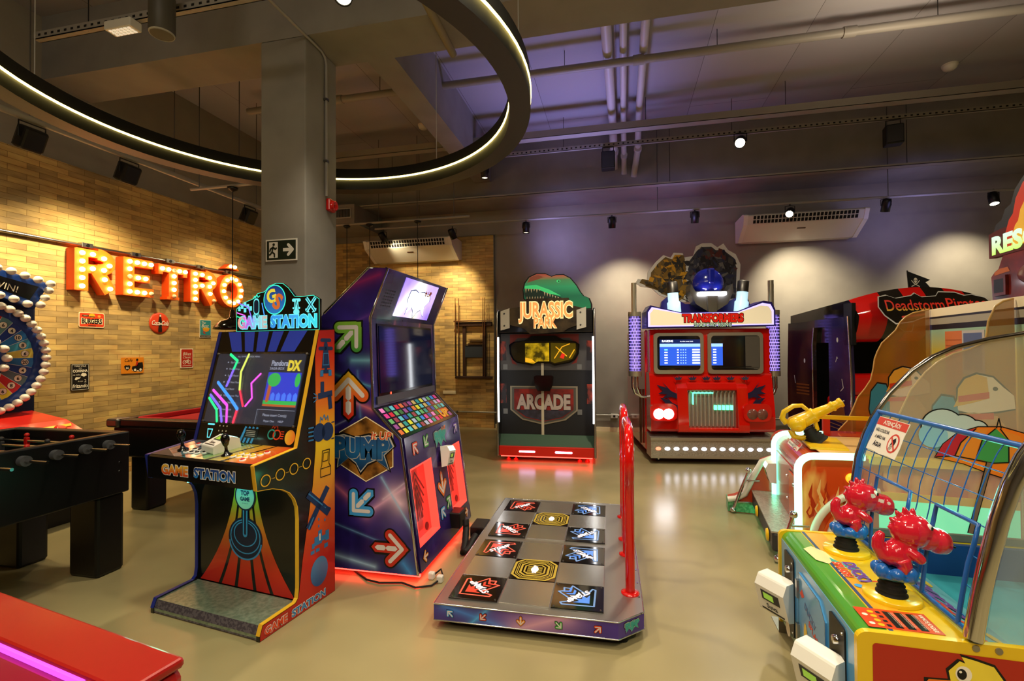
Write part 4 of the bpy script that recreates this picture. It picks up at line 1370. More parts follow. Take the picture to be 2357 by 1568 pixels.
def card_reader(par, M, s_=1.0, glow=True, name='card_reader', text=True):
    """wedge-shaped swipe reader; local z is out of the face it is fixed to"""
    r_ = MB(M).prism([(-0.075 * s_, 0.0), (-0.07 * s_, 0.045 * s_), (0.035 * s_, 0.075 * s_), (0.075 * s_, 0.055 * s_), (0.08 * s_, 0.0)], 'x', -0.065 * s_, 0.065 * s_, 'reader_white')
    r_ = r_.build(name, par, 'white card reader', bevel=0.008 * s_)
    M2 = M @ frame((0, -0.07 * s_, 0.045 * s_), (1, 0, 0), (0, 0.105, 0.03))
    MB(M2).box(-0.04 * s_, 0.04 * s_, 0.055 * s_, 0.095 * s_, 0.0, 0.002, 'dgrey').rect(-0.03 * s_, 0.062 * s_, 0.015 * s_, 0.088 * s_, 'reader_lcd', 0.0026).build('display', r_)
    mb = MB(M2).box(-0.05 * s_, 0.05 * s_, 0.01 * s_, 0.016 * s_, 0, 0.002, 'black')
    if text: mb.text('Suva', 0, 0.034 * s_, 0.02 * s_, 'black', 0.0022, bold=0.02)
    mb.build('slot', r_)
    if glow:
        M3 = M @ frame((0, 0.0355 * s_, 0.075 * s_), (1, 0, 0), (0, 0.04, -0.02))
        MB(M3).box(-0.055 * s_, 0.055 * s_, 0.003, 0.038 * s_, 0, 0.002, 'reader_glow').build('glow_band', r_, 'glowing green band')
    return r_


card_reader(GS, DK @ Matrix.Translation((-0.03, 0.155, 0)) @ Matrix.Rotation(R(-12), 4, 'Z'), 1.0)
light('POINT', Vector((-2.2103, 2.1719, 0)) + Vector((0.0, 0.1, 0.74)), 1.2, (0.2, 1.0, 0.6), None, 0.05)
# monitor bezel, acrylic window and picture
SL = math.hypot(0.17, 0.672)
SF = frame((0, 0.25, 0.94), (1, 0, 0), (0, 0.17, 0.672))
mb = MB(SF)
mb.box(-XI, XI, 0, SL, -0.02, 0.0, 'cab_black')
for a, b in ((-0.3, -0.2), (-0.17, -0.09), (-0.06, 0.02), (0.05, 0.13), (0.17, 0.3)):
    mb.poly([(a * 0.85, 0.56), (b * 0.85, 0.56), (b * 1.08, SL - 0.004), (a * 1.08, SL - 0.004)], mat('ray_blue', '#2a3a9a', 0.3, emit='#2a3a9a', es=0.25), 0.0006)
mb.stroke([(-0.3, 0.02), (-0.31, 0.07), (-0.27, 0.07), (-0.28, 0.02)], 0.006, 'ice', 0.0008, closed=True)
mb.stroke([(-0.315, 0.1), (-0.265, 0.1)], 0.01, 'ice', 0.0008)
for k in range(4): mb.stroke([(-0.03 + k * 0.03, 0.005), (0.0 + k * 0.03, 0.1)], 0.016, 'lblue', 0.0008, cap=False)
mb.rect(0.0, 0.035, 0.1, 0.09, 'black', 0.0012)
for k in range(4): mb.rect(0.008, 0.045 + k * 0.01, 0.08, 0.048 + k * 0.01, 'lgrey', 0.0016)
mb.ring(0.205, 0.065, 0.022, 0.03, 'teal', 0.0008)
mb.ring(0.245, 0.065, 0.022, 0.03, 'tin_red', 0.0008)
for k in range(4): mb.stroke([(0.275, 0.045 + k * 0.013), (0.295, 0.045 + k * 0.013)], 0.005, 'tin_red', 0.0008)
mb.stroke([(0.2, 0.1), (0.21, 0.115), (0.22, 0.1), (0.235, 0.12), (0.245, 0.1)], 0.004, 'tin_red', 0.0008)
mb.disc(0.345, 0.055, 0.037, gradient('puck_art', 'x', 0.3, 0.39, [(0.0, '#e8c83a'), (1.0, '#e0642a')]), 0.0008, 30, 0.042)
for k in range(3):
    for j in range(2): mb.rect(-0.22 + k * 0.03, 0.06 + j * 0.03, -0.212 + k * 0.03, 0.068 + j * 0.03, 'cream', 0.0008)
mb.build('bezel', GS, 'sloping black bezel with blue rays on top')
mat('pic_bg', '#10121a', 0.25, emit='#3c4150', es=0.35)
mat('pic_txt', '#9aa0b0', 0.3, emit='#8f98b0', es=0.7)
mat('pic_sky', '#26309a', 0.3, emit='#2c38b8', es=0.8)
mat('pic_blue', '#3f68d8', 0.3, emit='#3f68d8', es=0.8)
mat('pic_green', '#2f9a3a', 0.3, emit='#2f9a4a', es=0.8)
mat('pic_brown', '#a0582c', 0.3, emit='#a0522c', es=0.7)
mat('pic_gold', '#c8b83a', 0.3, emit='#c8b83a', es=0.7)
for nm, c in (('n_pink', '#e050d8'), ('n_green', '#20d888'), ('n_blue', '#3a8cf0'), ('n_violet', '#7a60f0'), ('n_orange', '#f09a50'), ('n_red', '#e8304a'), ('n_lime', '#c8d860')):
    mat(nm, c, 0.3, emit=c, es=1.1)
mb = MB(SF)
mb.rect(-0.36, 0.115, 0.355, 0.545, 'pic_bg', 0.002)
for k in range(9):
    w_ = 0.16 + 0.05 * ((k * 7) % 3)
    mb.text(('Arcade Classic', 'Street Battle', 'Super Side Jump', 'Maze Runner Plus', 'Pixel Racer', 'The Next Round', 'Space Patrol', 'Puzzle Drop', 'Sky Fighter')[k], -0.24, 0.154 + k * 0.042, 0.013, 'pic_txt', 0.0026, align='L')
    mb.disc(-0.262, 0.154 + k * 0.042, 0.005, 'pic_txt', 0.0026, 8)
mb.text('ALL GAMES / QUICK MENU', -0.1, 0.528, 0.011, 'pic_txt', 0.0026)
mb.text('Pandora', 0.165, 0.488, 0.034, 'pic_txt', 0.0026, w=0.13, bold=0.02)
mb.text('SAGA BOX', 0.15, 0.455, 0.017, 'pic_txt', 0.0026)
mb.text('DX', 0.28, 0.475, 0.06, 'pic_gold', 0.0026, bold=0.06, w=0.1)
mb.rect(0.09, 0.225, 0.345, 0.43, 'pic_sky', 0.0026)
mb.rect(0.09, 0.225, 0.345, 0.238, 'pic_brown', 0.003)
mb.rect(0.09, 0.238, 0.345, 0.26, 'pic_green', 0.003)
for k in range(5): mb.poly([(0.14 + k * 0.043, 0.262), (0.172 + k * 0.043, 0.262), (0.172 + k * 0.043, 0.295), (0.156 + k * 0.043, 0.31), (0.14 + k * 0.043, 0.295)], 'pic_blue', 0.003)
mb.stroke([(0.118, 0.26), (0.122, 0.35)], 0.026, 'pic_brown', 0.0032)
mb.disc(0.145, 0.385, 0.05, 'pic_green', 0.0036, 18, 0.042)
mb.disc(0.325, 0.385, 0.02, 'pic_green', 0.0036, 18, 0.042)
mb.stroke([(0.06, 0.12), (0.06, 0.205), (0.345, 0.205)], 0.002, 'pic_txt', 0.0026)
mb.text('Please insert Coin(s)', 0.2, 0.175, 0.016, 'pic_txt', 0.0026)
mb.text('Player One      HELP', 0.2, 0.14, 0.013, 'pic_txt', 0.0026)
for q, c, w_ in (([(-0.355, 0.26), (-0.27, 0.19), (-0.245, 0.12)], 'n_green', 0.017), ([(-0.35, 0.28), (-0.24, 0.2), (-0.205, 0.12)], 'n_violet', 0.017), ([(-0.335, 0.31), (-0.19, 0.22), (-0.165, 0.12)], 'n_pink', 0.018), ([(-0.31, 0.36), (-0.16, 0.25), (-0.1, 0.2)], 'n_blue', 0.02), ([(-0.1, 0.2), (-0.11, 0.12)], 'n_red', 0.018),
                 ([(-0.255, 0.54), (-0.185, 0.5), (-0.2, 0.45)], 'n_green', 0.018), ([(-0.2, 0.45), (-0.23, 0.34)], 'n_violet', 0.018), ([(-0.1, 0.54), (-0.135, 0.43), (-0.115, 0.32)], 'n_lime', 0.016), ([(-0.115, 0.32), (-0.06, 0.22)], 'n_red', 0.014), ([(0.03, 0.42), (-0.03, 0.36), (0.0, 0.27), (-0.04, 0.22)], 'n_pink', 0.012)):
    mb.stroke(q, w_, c, 0.0044)  # neon reflections painted as glowing strokes over the menu
mb.build('monitor_picture', GS, 'lit menu picture with painted-in neon reflections')
mb = MB(SF)
mb.box(-0.372, 0.372, 0.105, 0.555, 0.006, 0.01, mat('acrylic', '#ffffff', 0.03, trans=1.0, alpha=0.22, ior=1.3))
for x in (-0.36, 0.36):
    for y in (0.117, 0.543): mb.lathe([(0.007, 0.0), (0.007, 0.013), (0.003, 0.014)], 'steel_dark', 10, M=Matrix.Translation((x, y, 0)))
mb.build('acrylic_window', GS)
# closed body between the sides
MB().prism([(0.29, 0.08), (0.29, 0.775), (0.262, 0.79), (0.262, 0.93), (0.445, 1.605), (0.54, 1.61), (0.54, 0.08)], 'x', -XI + 0.001, XI - 0.001, 'black_matte').build('carcass', GS)
# acrylic marquee
out = [(-0.345, 0.0), (0.345, 0.0), (0.345, 0.19), (0.3, 0.215), (0.2, 0.21), (0.15, 0.215), (0.1, 0.27), (0.055, 0.3), (0.0, 0.305), (-0.06, 0.29), (-0.1, 0.255), (-0.16, 0.245), (-0.19, 0.215), (-0.26, 0.195), (-0.31, 0.175), (-0.345, 0.15)]
MQ = FRONT((0, 0.495, 1.616))
mb = MB(MQ)
mat('marq_black', '#07120f', 0.15, coat=0.3)
mb.prism(out, 'z', -0.02, 0.0, 'marq_black')
mb.stroke(out, 0.003, mat('edge_glow', '#20c8a0', 0.3, emit=(0.05, 0.9, 0.62), es=0.8), 0.0006, closed=True)
g_m1 = gradient('mq_game', 'x', -0.34, -0.07, [(0.0, '#e0a060'), (0.35, '#a860d8'), (0.65, '#70c8e0'), (1.0, '#c09a80')], es=0.7)
g_m2 = gradient('mq_station', 'x', -0.05, 0.34, [(0.0, '#2f86d8'), (0.5, '#3a9ae0'), (1.0, '#38d0d8')], es=0.7)
mb.otext('GAME', -0.205, 0.06, 0.075, g_m1, 'ice', 0.0012, 0.05, w=0.255, bold=0.05)
mb.otext('STATION', 0.14, 0.06, 0.075, g_m2, 'ice', 0.0012, 0.05, w=0.375, bold=0.05)
mb.disc(-0.015, 0.2, 0.093, 'edge_glow', 0.001, 36, 0.096)
mb.disc(-0.015, 0.2, 0.087, gradient('logo_disc', 'z', 1.73, 1.9, [(0.0, '#2a7fd0'), (1.0, '#1a2f80')], es=0.4), 0.0018, 36, 0.09)
mb.text('G', -0.04, 0.225, 0.085, 'pic_gold', 0.0026, bold=0.04, rot=0.3)
mb.text('S', 0.015, 0.19, 0.1, mat('logo_orange', '#c8662c', 0.3, emit='#c8662c', es=0.5), 0.0032, bold=0.04, rot=-0.5)
mb.stroke([(-0.17, 0.13), (-0.17, 0.19)], 0.05, 'ice', 0.001)
mb.stroke([(-0.17, 0.135), (-0.17, 0.185)], 0.04, 'icon_navy', 0.0016)
mb.stroke([(0.155, 0.115), (0.175, 0.115)], 0.03, 'ice', 0.0012)
mb.stroke([(0.14, 0.14), (0.19, 0.14)], 0.012, 'ice', 0.0012)
mb.stroke([(0.15, 0.13), (0.165, 0.19), (0.18, 0.13)], 0.004, 'marq_black', 0.002)
for q in ([(0.248, 0.12), (0.312, 0.197)], [(0.312, 0.12), (0.248, 0.197)]): mb.stroke(q, 0.006, 'icon_blue', 0.002)
for q in ([(0.24, 0.13), (0.265, 0.112)], [(0.32, 0.13), (0.295, 0.112)]): mb.stroke(q, 0.008, 'ice', 0.0016)
for k in range(4): mb.stroke([(-0.19 + k * 0.014, 0.11), (-0.19 + k * 0.014, 0.095)], 0.006, 'ice', 0.0016)
mb.stroke([(-0.195, 0.215), (-0.185, 0.23), (-0.175, 0.22), (-0.165, 0.24), (-0.155, 0.22), (-0.14, 0.23)], 0.005, 'edge_glow', 0.0016)
for q in ((-0.32, 0.15), (-0.295, 0.165), (-0.27, 0.18), (-0.245, 0.165), (-0.22, 0.15), (-0.27, 0.14)): mb.rect(q[0] - 0.011, q[1] - 0.014, q[0] + 0.011, q[1] + 0.014, 'ice', 0.0012)
mb.poly([(0.145, 0.12), (0.15, 0.18), (0.165, 0.185), (0.18, 0.18), (0.185, 0.12)], 'ice', 0.0012)
mb.stroke([(0.14, 0.19), (0.19, 0.19)], 0.02, 'ice', 0.0012)
mb.stroke([(0.245, 0.115), (0.315, 0.2)], 0.022, 'ice', 0.0012, cap=False)
mb.stroke([(0.315, 0.115), (0.245, 0.2)], 0.022, 'ice', 0.0014, cap=False)
for q, c in (([(-0.34, 0.1), (-0.3, 0.09), (-0.28, 0.06)], 'n_green'), ([(-0.34, 0.125), (-0.27, 0.105), (-0.25, 0.06)], 'n_pink'), ([(-0.33, 0.19), (-0.24, 0.16), (-0.2, 0.06)], 'n_violet'), ([(-0.12, 0.18), (-0.1, 0.1)], 'n_blue')): mb.stroke(q, 0.007, c, 0.0022)  # coloured neon reflections painted across the marquee
mb.build('marquee', GS, 'edge-lit black acrylic marquee with the name in cyan letters')

# ================================================================== DANCE MACHINE CABINET
PX, PY, PW = -1.26, 2.85, 1.1
art = [(-0.62, 0.62, -0.36, 0.42, 0.02, '#c86a90', 0.9), (-0.36, 0.42, 0.0, 0.66, 0.02, '#d8a0c8', 0.9), (-0.17, 0.55, -0.12, 0.5, 0.05, '#f0c8e0', 1.0), (-0.25, 0.66, 0.0, 0.28, 0.008, '#9ac8f0', 0.8),
       (-0.66, 0.36, -0.1, 0.2, 0.005, '#7ab0e8', 0.5), (-0.62, 0.14, -0.3, 0.08, 0.014, '#a8d0f0', 0.8), (-0.1, 0.12, -0.05, 0.06, 0.03, '#3f9ae8', 0.8), (-0.66, 1.35, -0.33, 1.25, 0.008, '#58b8d0', 0.6), (-0.46, 1.42, -0.33, 1.42, 0.02, '#7ac0d8', 0.7),
       (-0.62, 1.6, -0.33, 1.72, 0.012, '#7040a8', 0.6), (-0.52, 1.9, -0.26, 1.98, 0.025, '#a02a70', 0.8), (-0.46, 1.15, -0.32, 1.1, 0.016, '#c86a78', 0.9), (-0.6, 0.98, -0.45, 1.05, 0.004, '#a0a8d8', 0.6), (-0.42, 1.35, -0.4, 1.05, 0.008, '#5a88c0', 0.6), (-0.24, 0.52, 0.0, 0.7, 0.006, '#f0d8f0', 0.5)]
noise_side = beams_mat('dance_art', '#15103a', '#3a2a94', art, (0, 2), 0.28, 2.6)
noise_front = beams_mat('dance_front', '#120d30', '#34246e', [(0.1, 0.5, 1.0, 0.9, 0.02, '#6a50a8', 0.6), (0.1, 1.7, 0.4, 1.72, 0.02, '#3aa0a8', 0.4), (0.3, 1.55, 0.36, 1.69, 0.012, '#a86a90', 0.7), (0.75, 1.55, 0.8, 1.69, 0.012, '#b06a80', 0.7), (0.0, 1.4, 0.05, 1.1, 0.03, '#2840a8', 0.8)], (1, 2), 0.22, 3.0)
PU = thing('dance_machine', 'tall purple dance machine cabinet with arrow graphics and a sloping screen', 'arcade machine', (PX, PY, 0))
pp = [(0.0, 0.05), (-0.118, 0.91), (-0.313, 1.105), (-0.33, 1.7), (-0.2, 2.02), (-0.34, 2.028), (-0.67, 1.734), (-0.82, 1.56), (-0.86, 1.3), (-0.86, 0.05)]
FRN = [((0.0, 0.05), (-0.118, 0.91)), ((-0.118, 0.91), (-0.313, 1.105)), ((-0.313, 1.105), (-0.33, 1.7)), ((-0.33, 1.7), (-0.2, 2.02))]


def pf(k):
    a, b = FRN[k]
    return frame((a[0], 0, a[1]), (0, 1, 0), (b[0] - a[0], 0, b[1] - a[1])), math.hypot(b[0] - a[0], b[1] - a[1])


mat('arrow_white', '#d8d2d0', 0.4)


def arrow(mb, x, y, s_, rot, m, z=0.001, edge='black', white=None):
    """chunky dance arrow pointing along rot (0 = up)"""
    c, sn = math.cos(rot), math.sin(rot)

    def T(p): return [(x + s_ * (a * c - b * sn), y + s_ * (a * sn + b * c)) for a, b in p]
    white = white or 'arrow_white'
    ch = [(-0.62, 0.0), (0, 0.62), (0.62, 0.0)]
    if edge:
        mb.stroke(T(ch), 0.66 * s_, edge, z, cap=False)
        mb.stroke(T([(0, 0.5), (0, -0.8)]), 0.66 * s_, edge, z, cap=False)
        mb.poly(T([(-0.42, 0.62), (0, 1.08), (0.42, 0.62)]), edge, z - 0.0001)
        mb.poly(T([(-0.33, -0.78), (0, -1.1), (0.33, -0.78)]), edge, z - 0.0002)
        for p in T(ch)[::2]: mb.disc(p[0], p[1], 0.33 * s_, edge, z - 0.0003)
    mb.stroke(T(ch), 0.52 * s_, m, z + 0.0008, cap=False)
    mb.stroke(T([(0, 0.5), (0, -0.8)]), 0.46 * s_, m, z + 0.0012, cap=False)
    mb.poly(T([(-0.34, 0.62), (0, 0.96), (0.34, 0.62), (0, 0.28)]), m, z + 0.0014)
    mb.poly(T([(-0.23, -0.78), (0, -0.98), (0.23, -0.78)]), m, z + 0.001)
    for p in T(ch)[::2]: mb.disc(p[0], p[1], 0.26 * s_, m, z + 0.0007)
    mb.stroke(T(ch), 0.19 * s_, white, z + 0.0017, cap=True)
    mb.poly(T([(-0.12, 0.28), (0, 0.4), (0.12, 0.28), (0.12, -0.12), (0, -0.24), (-0.12, -0.12)]), white, z + 0.0025)
    mb.poly(T([(-0.12, -0.3), (0, -0.2), (0.12, -0.3), (0.12, -0.66), (0, -0.8), (-0.12, -0.66)]), white, z + 0.0025)


def pump_logo(mb, x, y, w, z, colr, line, back='black', up=True, glow=None):
    s_ = w / 1.0
    pts = [(-0.52, 0.02), (-0.5, 0.2), (-0.3, 0.24), (-0.1, 0.19), (0.12, 0.24), (0.3, 0.2), (0.46, 0.24), (0.54, 0.08), (0.42, -0.02), (0.38, -0.06), (0.46, -0.28), (0.24, -0.14), (0.1, -0.2), (-0.02, -0.34), (-0.1, -0.2), (-0.22, -0.12), (-0.42, -0.28), (-0.4, -0.1)]
    mb.poly([(x + s_ * a * 1.06, y + s_ * b * 1.12) for a, b in pts], back, z)
    mb.poly([(x + s_ * a, y + s_ * b) for a, b in pts], line, z + 0.0008)
    mb.poly([(x + s_ * a * 0.955, y + s_ * b * 0.92) for a, b in pts], colr, z + 0.0016)
    mb.otext('PUMP', x, y + 0.05 * s_, 0.3 * s_, colr, line, z + 0.0022, 0.03, w=0.92 * s_, bold=0.06)
    if up: mb.otext('it UP', x + 0.33 * s_, y + 0.24 * s_, 0.12 * s_, 'tin_red', 'cream', z + 0.0046, 0.05, w=0.34 * s_, bold=0.01, shear=0.2)


# left side panel (faces the camera) and right side panel
for y, sd in ((0.0, 'left'), (PW, 'right')):
    mb = MB()
    mb.prism(pp, 'y', y, y + (0.02 if sd == 'left' else -0.02), noise_side)
    if sd == 'left':
        mb.M = FRONT((0, 0, 0))
        hexa = lambda r_: [(-0.36 + r_ * math.sin(PI * k / 3) * 1.05, 0.84 + r_ * math.cos(PI * k / 3)) for k in range(6)]
        mb.poly(hexa(0.215), noisy('gold_glow', '#3a220c', '#a8702c', 9, 0.35, 3.0), 0.001)
        mb.stroke(hexa(0.21), 0.006, 'cream', 0.0014, closed=True)
        pump_logo(mb, -0.39, 0.83, 0.43, 0.002, gradient('logo_blue', 'z', 0.7, 0.95, [(0, '#0f2a50'), (0.5, '#1e5f96'), (1, '#1c3f78')]), 'lgrey')
        g1 = gradient('arr_green', 'z', 1.45, 1.7, [(0, '#2f8a3a'), (1, '#8abf3a')])
        g2 = gradient('arr_orange', 'z', 1.05, 1.35, [(0, '#cf2a16'), (0.5, '#e0662a'), (1, '#e8c02a')])
        arrow(mb, -0.49, 1.575, 0.145, R(-45), g1, 0.002)
        arrow(mb, -0.485, 1.19, 0.165, R(0), g2, 0.002)
        arrow(mb, -0.395, 0.49, 0.125, R(135), 'lblue', 0.002)
        arrow(mb, -0.19, 0.21, 0.135, R(-90), 'tin_crimson', 0.002)
    mb.build('side_panel', PU, 'side panel with nebula art, arrows and graffiti name' if sd == 'left' else None)
    mb = MB()
    yy = y - 0.004 if sd == 'left' else y + 0.004
    mb.tube([(p[0], yy + (0.008 if sd == 'left' else -0.008), p[1]) for p in pp[:7]], 0.009, 'chrome', 8)
    mb.build('edge_trim', PU, 'chrome edge trim')
# body shell
inner = [(a - (0.075 if k < 2 else 0.004), b) for k, (a, b) in enumerate(pp)]
inner[1:2] = [(-0.19, 0.905), (-0.122, 0.908)]
MB().prism(inner, 'y', 0.021, PW - 0.021, 'black').build('carcass', PU)
# lower front with two red lit speaker bays
M0, L0 = pf(0)
mat('bay_red', '#e01818', 0.25, emit=(1.0, 0.05, 0.03), es=1.5)
mat('bay_face', '#a02c28', 0.15, emit=(1.0, 0.06, 0.04), es=0.22, coat=0.6)
mat('bay_line', '#3a0c0c', 0.3)
mb = MB(M0)
mb.box(0.03, PW - 0.03, 0, 0.15, -0.03, 0.012, noise_front)
mb.box(0.03, PW - 0.03, 0.66, L0, -0.03, 0.012, noise_front)
mb.box(0.42, 0.7, 0.15, 0.66, -0.03, 0.012, noise_front)
mb.box(0.03, 0.06, 0.15, 0.66, -0.03, 0.012, noise_front)
mb.box(PW - 0.06, PW - 0.03, 0.15, 0.66, -0.03, 0.012, noise_front)
arrow(mb, 0.17, 0.775, 0.06, R(45), 'tin_red', 0.014)
arrow(mb, 0.36, 0.79, 0.06, R(135), 'green', 0.014)
arrow(mb, 0.98, 0.78, 0.06, R(-45), 'purple', 0.014)
pump_logo(mb, 0.63, 0.77, 0.24, 0.014, 'teal', 'lgrey')
arrow(mb, 0.55, 0.43, 0.1, R(180), 'orange', 0.014)
arrow(mb, 0.5, 0.23, 0.06, R(45), 'lblue', 0.014)
arrow(mb, 0.63, 0.27, 0.06, R(-45), 'green', 0.014)
arrow(mb, 0.12, 0.075, 0.045, R(90), 'tin_amber', 0.014)
arrow(mb, 0.98, 0.075, 0.045, R(-90), 'tin_amber', 0.014)
mb.build('front_panel', PU, 'lower front panel with small arrows')
for x0, x1 in ((0.06, 0.42), (0.7, 1.04)):
    mb = MB(M0)
    mb.box(x0 + 0.01, x1 - 0.01, 0.16, 0.65, -0.06, -0.05, 'bay_face')
    q = 0.012
    for (a, b, c, d) in ((x0, x1, 0.15, 0.15 + q), (x0, x1, 0.66 - q, 0.66), (x0, x0 + q, 0.15, 0.66), (x1 - q, x1, 0.15, 0.66)): mb.box(a, b, c, d, -0.05, 0.01, 'bay_red')
    xc = (x0 + x1) / 2
    for k in range(5):
        s_ = 0.12 - k * 0.02
        mb.stroke([(xc - s_, 0.46 - k * 0.045), (xc, 0.6 - k * 0.045), (xc + s_, 0.46 - k * 0.045)], 0.011, 'bay_line', -0.048)
        mb.stroke([(xc - 0.05 + k * 0.025, 0.28), (xc - 0.05 + k * 0.025, 0.5)], 0.008, 'bay_line', -0.048)
    mb.lathe([(0.028, -0.048), (0.028, -0.046)], 'black', 16, M=Matrix.Translation((xc + 0.09, 0.2, 0)))
    mb.build('speaker_bay', PU, 'speaker bay glowing red')
card_reader(PU, M0 @ Matrix.Translation((0.62, 0.62, 0.03)) @ Matrix.Rotation(R(-8), 4, 'Z'), 1.0)
MB(M0).box(0.585, 0.655, 0.59, 0.66, 0.0, 0.032, 'black').build('reader_mount', PU)
# tile shelf
M1, L1 = pf(1)
mb = MB(M1)
mb.box(0.022, PW - 0.022, 0, L1, -0.02, 0.002, 'black_gloss')
cols = ['#c86a3a', '#2f7ad0', '#2f8a8a', '#3f6a3a', '#c8c83a', '#8a3a4a', '#c83a8a', '#8a4a8a', '#58b0c0', '#9aa8c8', '#c02a3a', '#2f4a9a', '#b8a060', '#d87ac0', '#60a060']
for i in range(14):
    for j in range(5):
        c = cols[(i * 4 + j * 7 + (i * j) % 3) % 15]
        mb.rect(0.05 + i * 0.0715, 0.025 + j * 0.049, 0.1 + i * 0.0715, 0.062 + j * 0.049, mat('tile_' + c[1:], c, 0.2, emit=c, es=0.2), 0.0032)
mb.otext('UP', 0.9, 0.07, 0.07, 'tin_gold', 'tin_red', 0.005, 0.08, w=0.16, bold=0.04)
mb.build('tile_shelf', PU, 'sloping shelf printed with coloured tiles')
# screen
M2, L2 = pf(2)
mb = MB(M2)
mb.box(0.022, PW - 0.022, 0, L2, -0.03, 0.0, noise_front)
mb.box(0.05, PW - 0.05, 0.02, 0.07, 0.0, 0.012, 'steel_dark')
mb.box(0.08, PW - 0.08, 0.07, 0.56, 0.0, 0.006, 'black_gloss')
mb.build('screen_bezel', PU)
mat('tv_glass', '#06080f', 0.06, coat=0.8, emit='#101a40', es=0.25)
MB(M2).box(0.1, PW - 0.1, 0.09, 0.545, 0.006, 0.01, 'tv_glass').build('screen', PU, 'dark glossy screen')
MB(M2).disc(0.25, 0.078, 0.01, mat('led_red', '#ff2010', 0.3, emit=(1, 0.05, 0.02), es=3.0), 0.008).build('standby_light', PU)
# lightbox marquee
M3, L3 = pf(3)
mb = MB(M3)
mb.box(0.022, PW - 0.022, 0, L3, -0.03, 0.002, noise_front)
for i in range(5):
    for j in range(6): mb.rect(0.07 + i * 0.03, 0.09 + j * 0.022, 0.088 + i * 0.03, 0.1 + j * 0.022, 'black', 0.003)
mb.build('top_panel', PU)
g_lb = beams_mat('lightbox_art', '#6a4ad0', '#b8a0f0', [(0.3, 1.72, 0.55, 2.0, 0.03, '#f8f4ff', 1.0), (0.62, 1.74, 0.62, 1.82, 0.06, '#f8f0a0', 0.9), (0.62, 1.9, 0.62, 1.96, 0.05, '#f0f0b0', 0.8), (0.3, 1.72, 0.4, 1.86, 0.02, '#ffffff', 1.0)], (1, 2), 0.2, 3.0)
t_, n_, l_, b_ = nodes(g_lb)
l_.new(b_.inputs['Base Color'].links[0].from_socket, b_.inputs['Emission Color'])
b_.inputs['Emission Strength'].default_value = 1.3
mb = MB(M3)
mb.box(0.29, 0.9, 0.035, L3 - 0.02, 0.002, 0.008, g_lb)
pump_logo(mb, 0.61, 0.165, 0.36, 0.009, mat('lb_cyan', '#d8f0ff', 0.3, emit='#d0ecff', es=1.5), mat('lb_white', '#ffffff', 0.3, emit='#ffffff', es=1.8), mat('lb_dark', '#4a5a80', 0.3, emit='#4a5a80', es=0.5), up=True)
mb.build('lightbox', PU, 'glowing violet lightbox with the graffiti name')
# red under-glow strip, castors
mat('led_redstrip', '#ff2a20', 0.3, emit=(1.0, 0.03, 0.02), es=7.0)
mb = MB()
mb.box(-0.86, 0.0, 0.03, 0.05, 0.026, 0.048, 'led_redstrip')
mb.box(-0.03, -0.01, 0.03, PW - 0.03, 0.026, 0.048, 'led_redstrip')
mb.build('under_glow', PU, 'red glowing strip under the cabinet')
for x in (-0.78, -0.1):
    for y in (0.12, PW - 0.12): MB(frame((x, y, 0.026), (1, 0, 0), (0, 0, 1))).lathe([(0.024, -0.015), (0.026, 0.0), (0.024, 0.015)], 'rubber', 14).build('castor', PU)
# cable outlet box
MB().box(-0.03, 0.07, 0.62, 0.76, 0.12, 0.24, 'black', r=0.008).build('outlet_box', PU)

# ================================================================== DANCE PLATFORM
DP = thing('dance_platform', 'steel dance platform with eight arrow pads in front of the dance machine', 'dance platform', (-0.975, 2.41, 0), R(1.2))
PWD, PLN, PZ0, PZ1 = 1.09, 1.8, 0.05, 0.14
outl = [(0, 0), (0.96, 0), (1.09, 0.12), (1.09, PLN - 0.12), (1.0, PLN), (0, PLN)]
mat('brushed', '#b4b0a8', 0.3, 0.88)
mat('plate_steel', '#c4c0b8', 0.22, 0.88)
skirt_art = beams_mat('skirt_art', '#2a1a66', '#4a2a98', [(0.05, 0.13, 0.4, 0.05, 0.02, '#3a8ae8', 0.7), (0.45, 0.05, 0.7, 0.14, 0.05, '#d8a0b8', 0.9), (0.2, 0.05, 0.3, 0.14, 0.01, '#4ab0f0', 0.8)], (0, 2), 0.3, 3.0)
mb = MB()
mb.prism(outl, 'z', PZ0, PZ1 - 0.006, skirt_art, mcap=MT['steel_dark'])
mb.prism([(a * 1.0, b) for a, b in outl], 'z', PZ1 - 0.006, PZ1, 'brushed')
for (a, b) in zip(outl, outl[1:] + outl[:1]):
    mb.tube([(a[0], a[1], PZ1 - 0.002), (b[0], b[1], PZ1 - 0.002)], 0.004, 'chrome', 6)
    mb.tube([(a[0], a[1], PZ0 + 0.003), (b[0], b[1], PZ0 + 0.003)], 0.004, 'chrome', 6)
mb.M = FRONT((0, 0, 0))
for x, r_, c in ((0.09, 45, 'lblue'), (0.27, 135, 'tin_crimson'), (0.47, 180, 'tin_amber'), (0.665, -135, 'green'), (0.86, -45, 'tin_red')): arrow(mb, x, 0.094, 0.026, R(r_), c, 0.001)
mb.M = frame((0.96, 0, 0), (0.13, 0.12, 0), (0, 0, 1))
pump_logo(mb, 0.09, 0.1, 0.1, 0.001, 'teal', 'lgrey', up=False)
mb.build('deck', DP)
mat('pad_black', '#0c0a0b', 0.08, coat=0.8)
mat('pad_brown', '#150c0a', 0.08, coat=0.8)
mat('pad_red', '#b8382a', 0.2, emit='#c8402c', es=0.35)
mat('pad_redline', '#c85a48', 0.2, emit='#d05040', es=0.35)
mat('pad_blue', '#4a78c8', 0.2, emit='#4a7ad0', es=0.45)
mat('pad_blueline', '#6a8ab8', 0.2, emit='#6a8ac0', es=0.35)
mat('pad_gold', '#a8903a', 0.25, emit='#a08428', es=0.2)
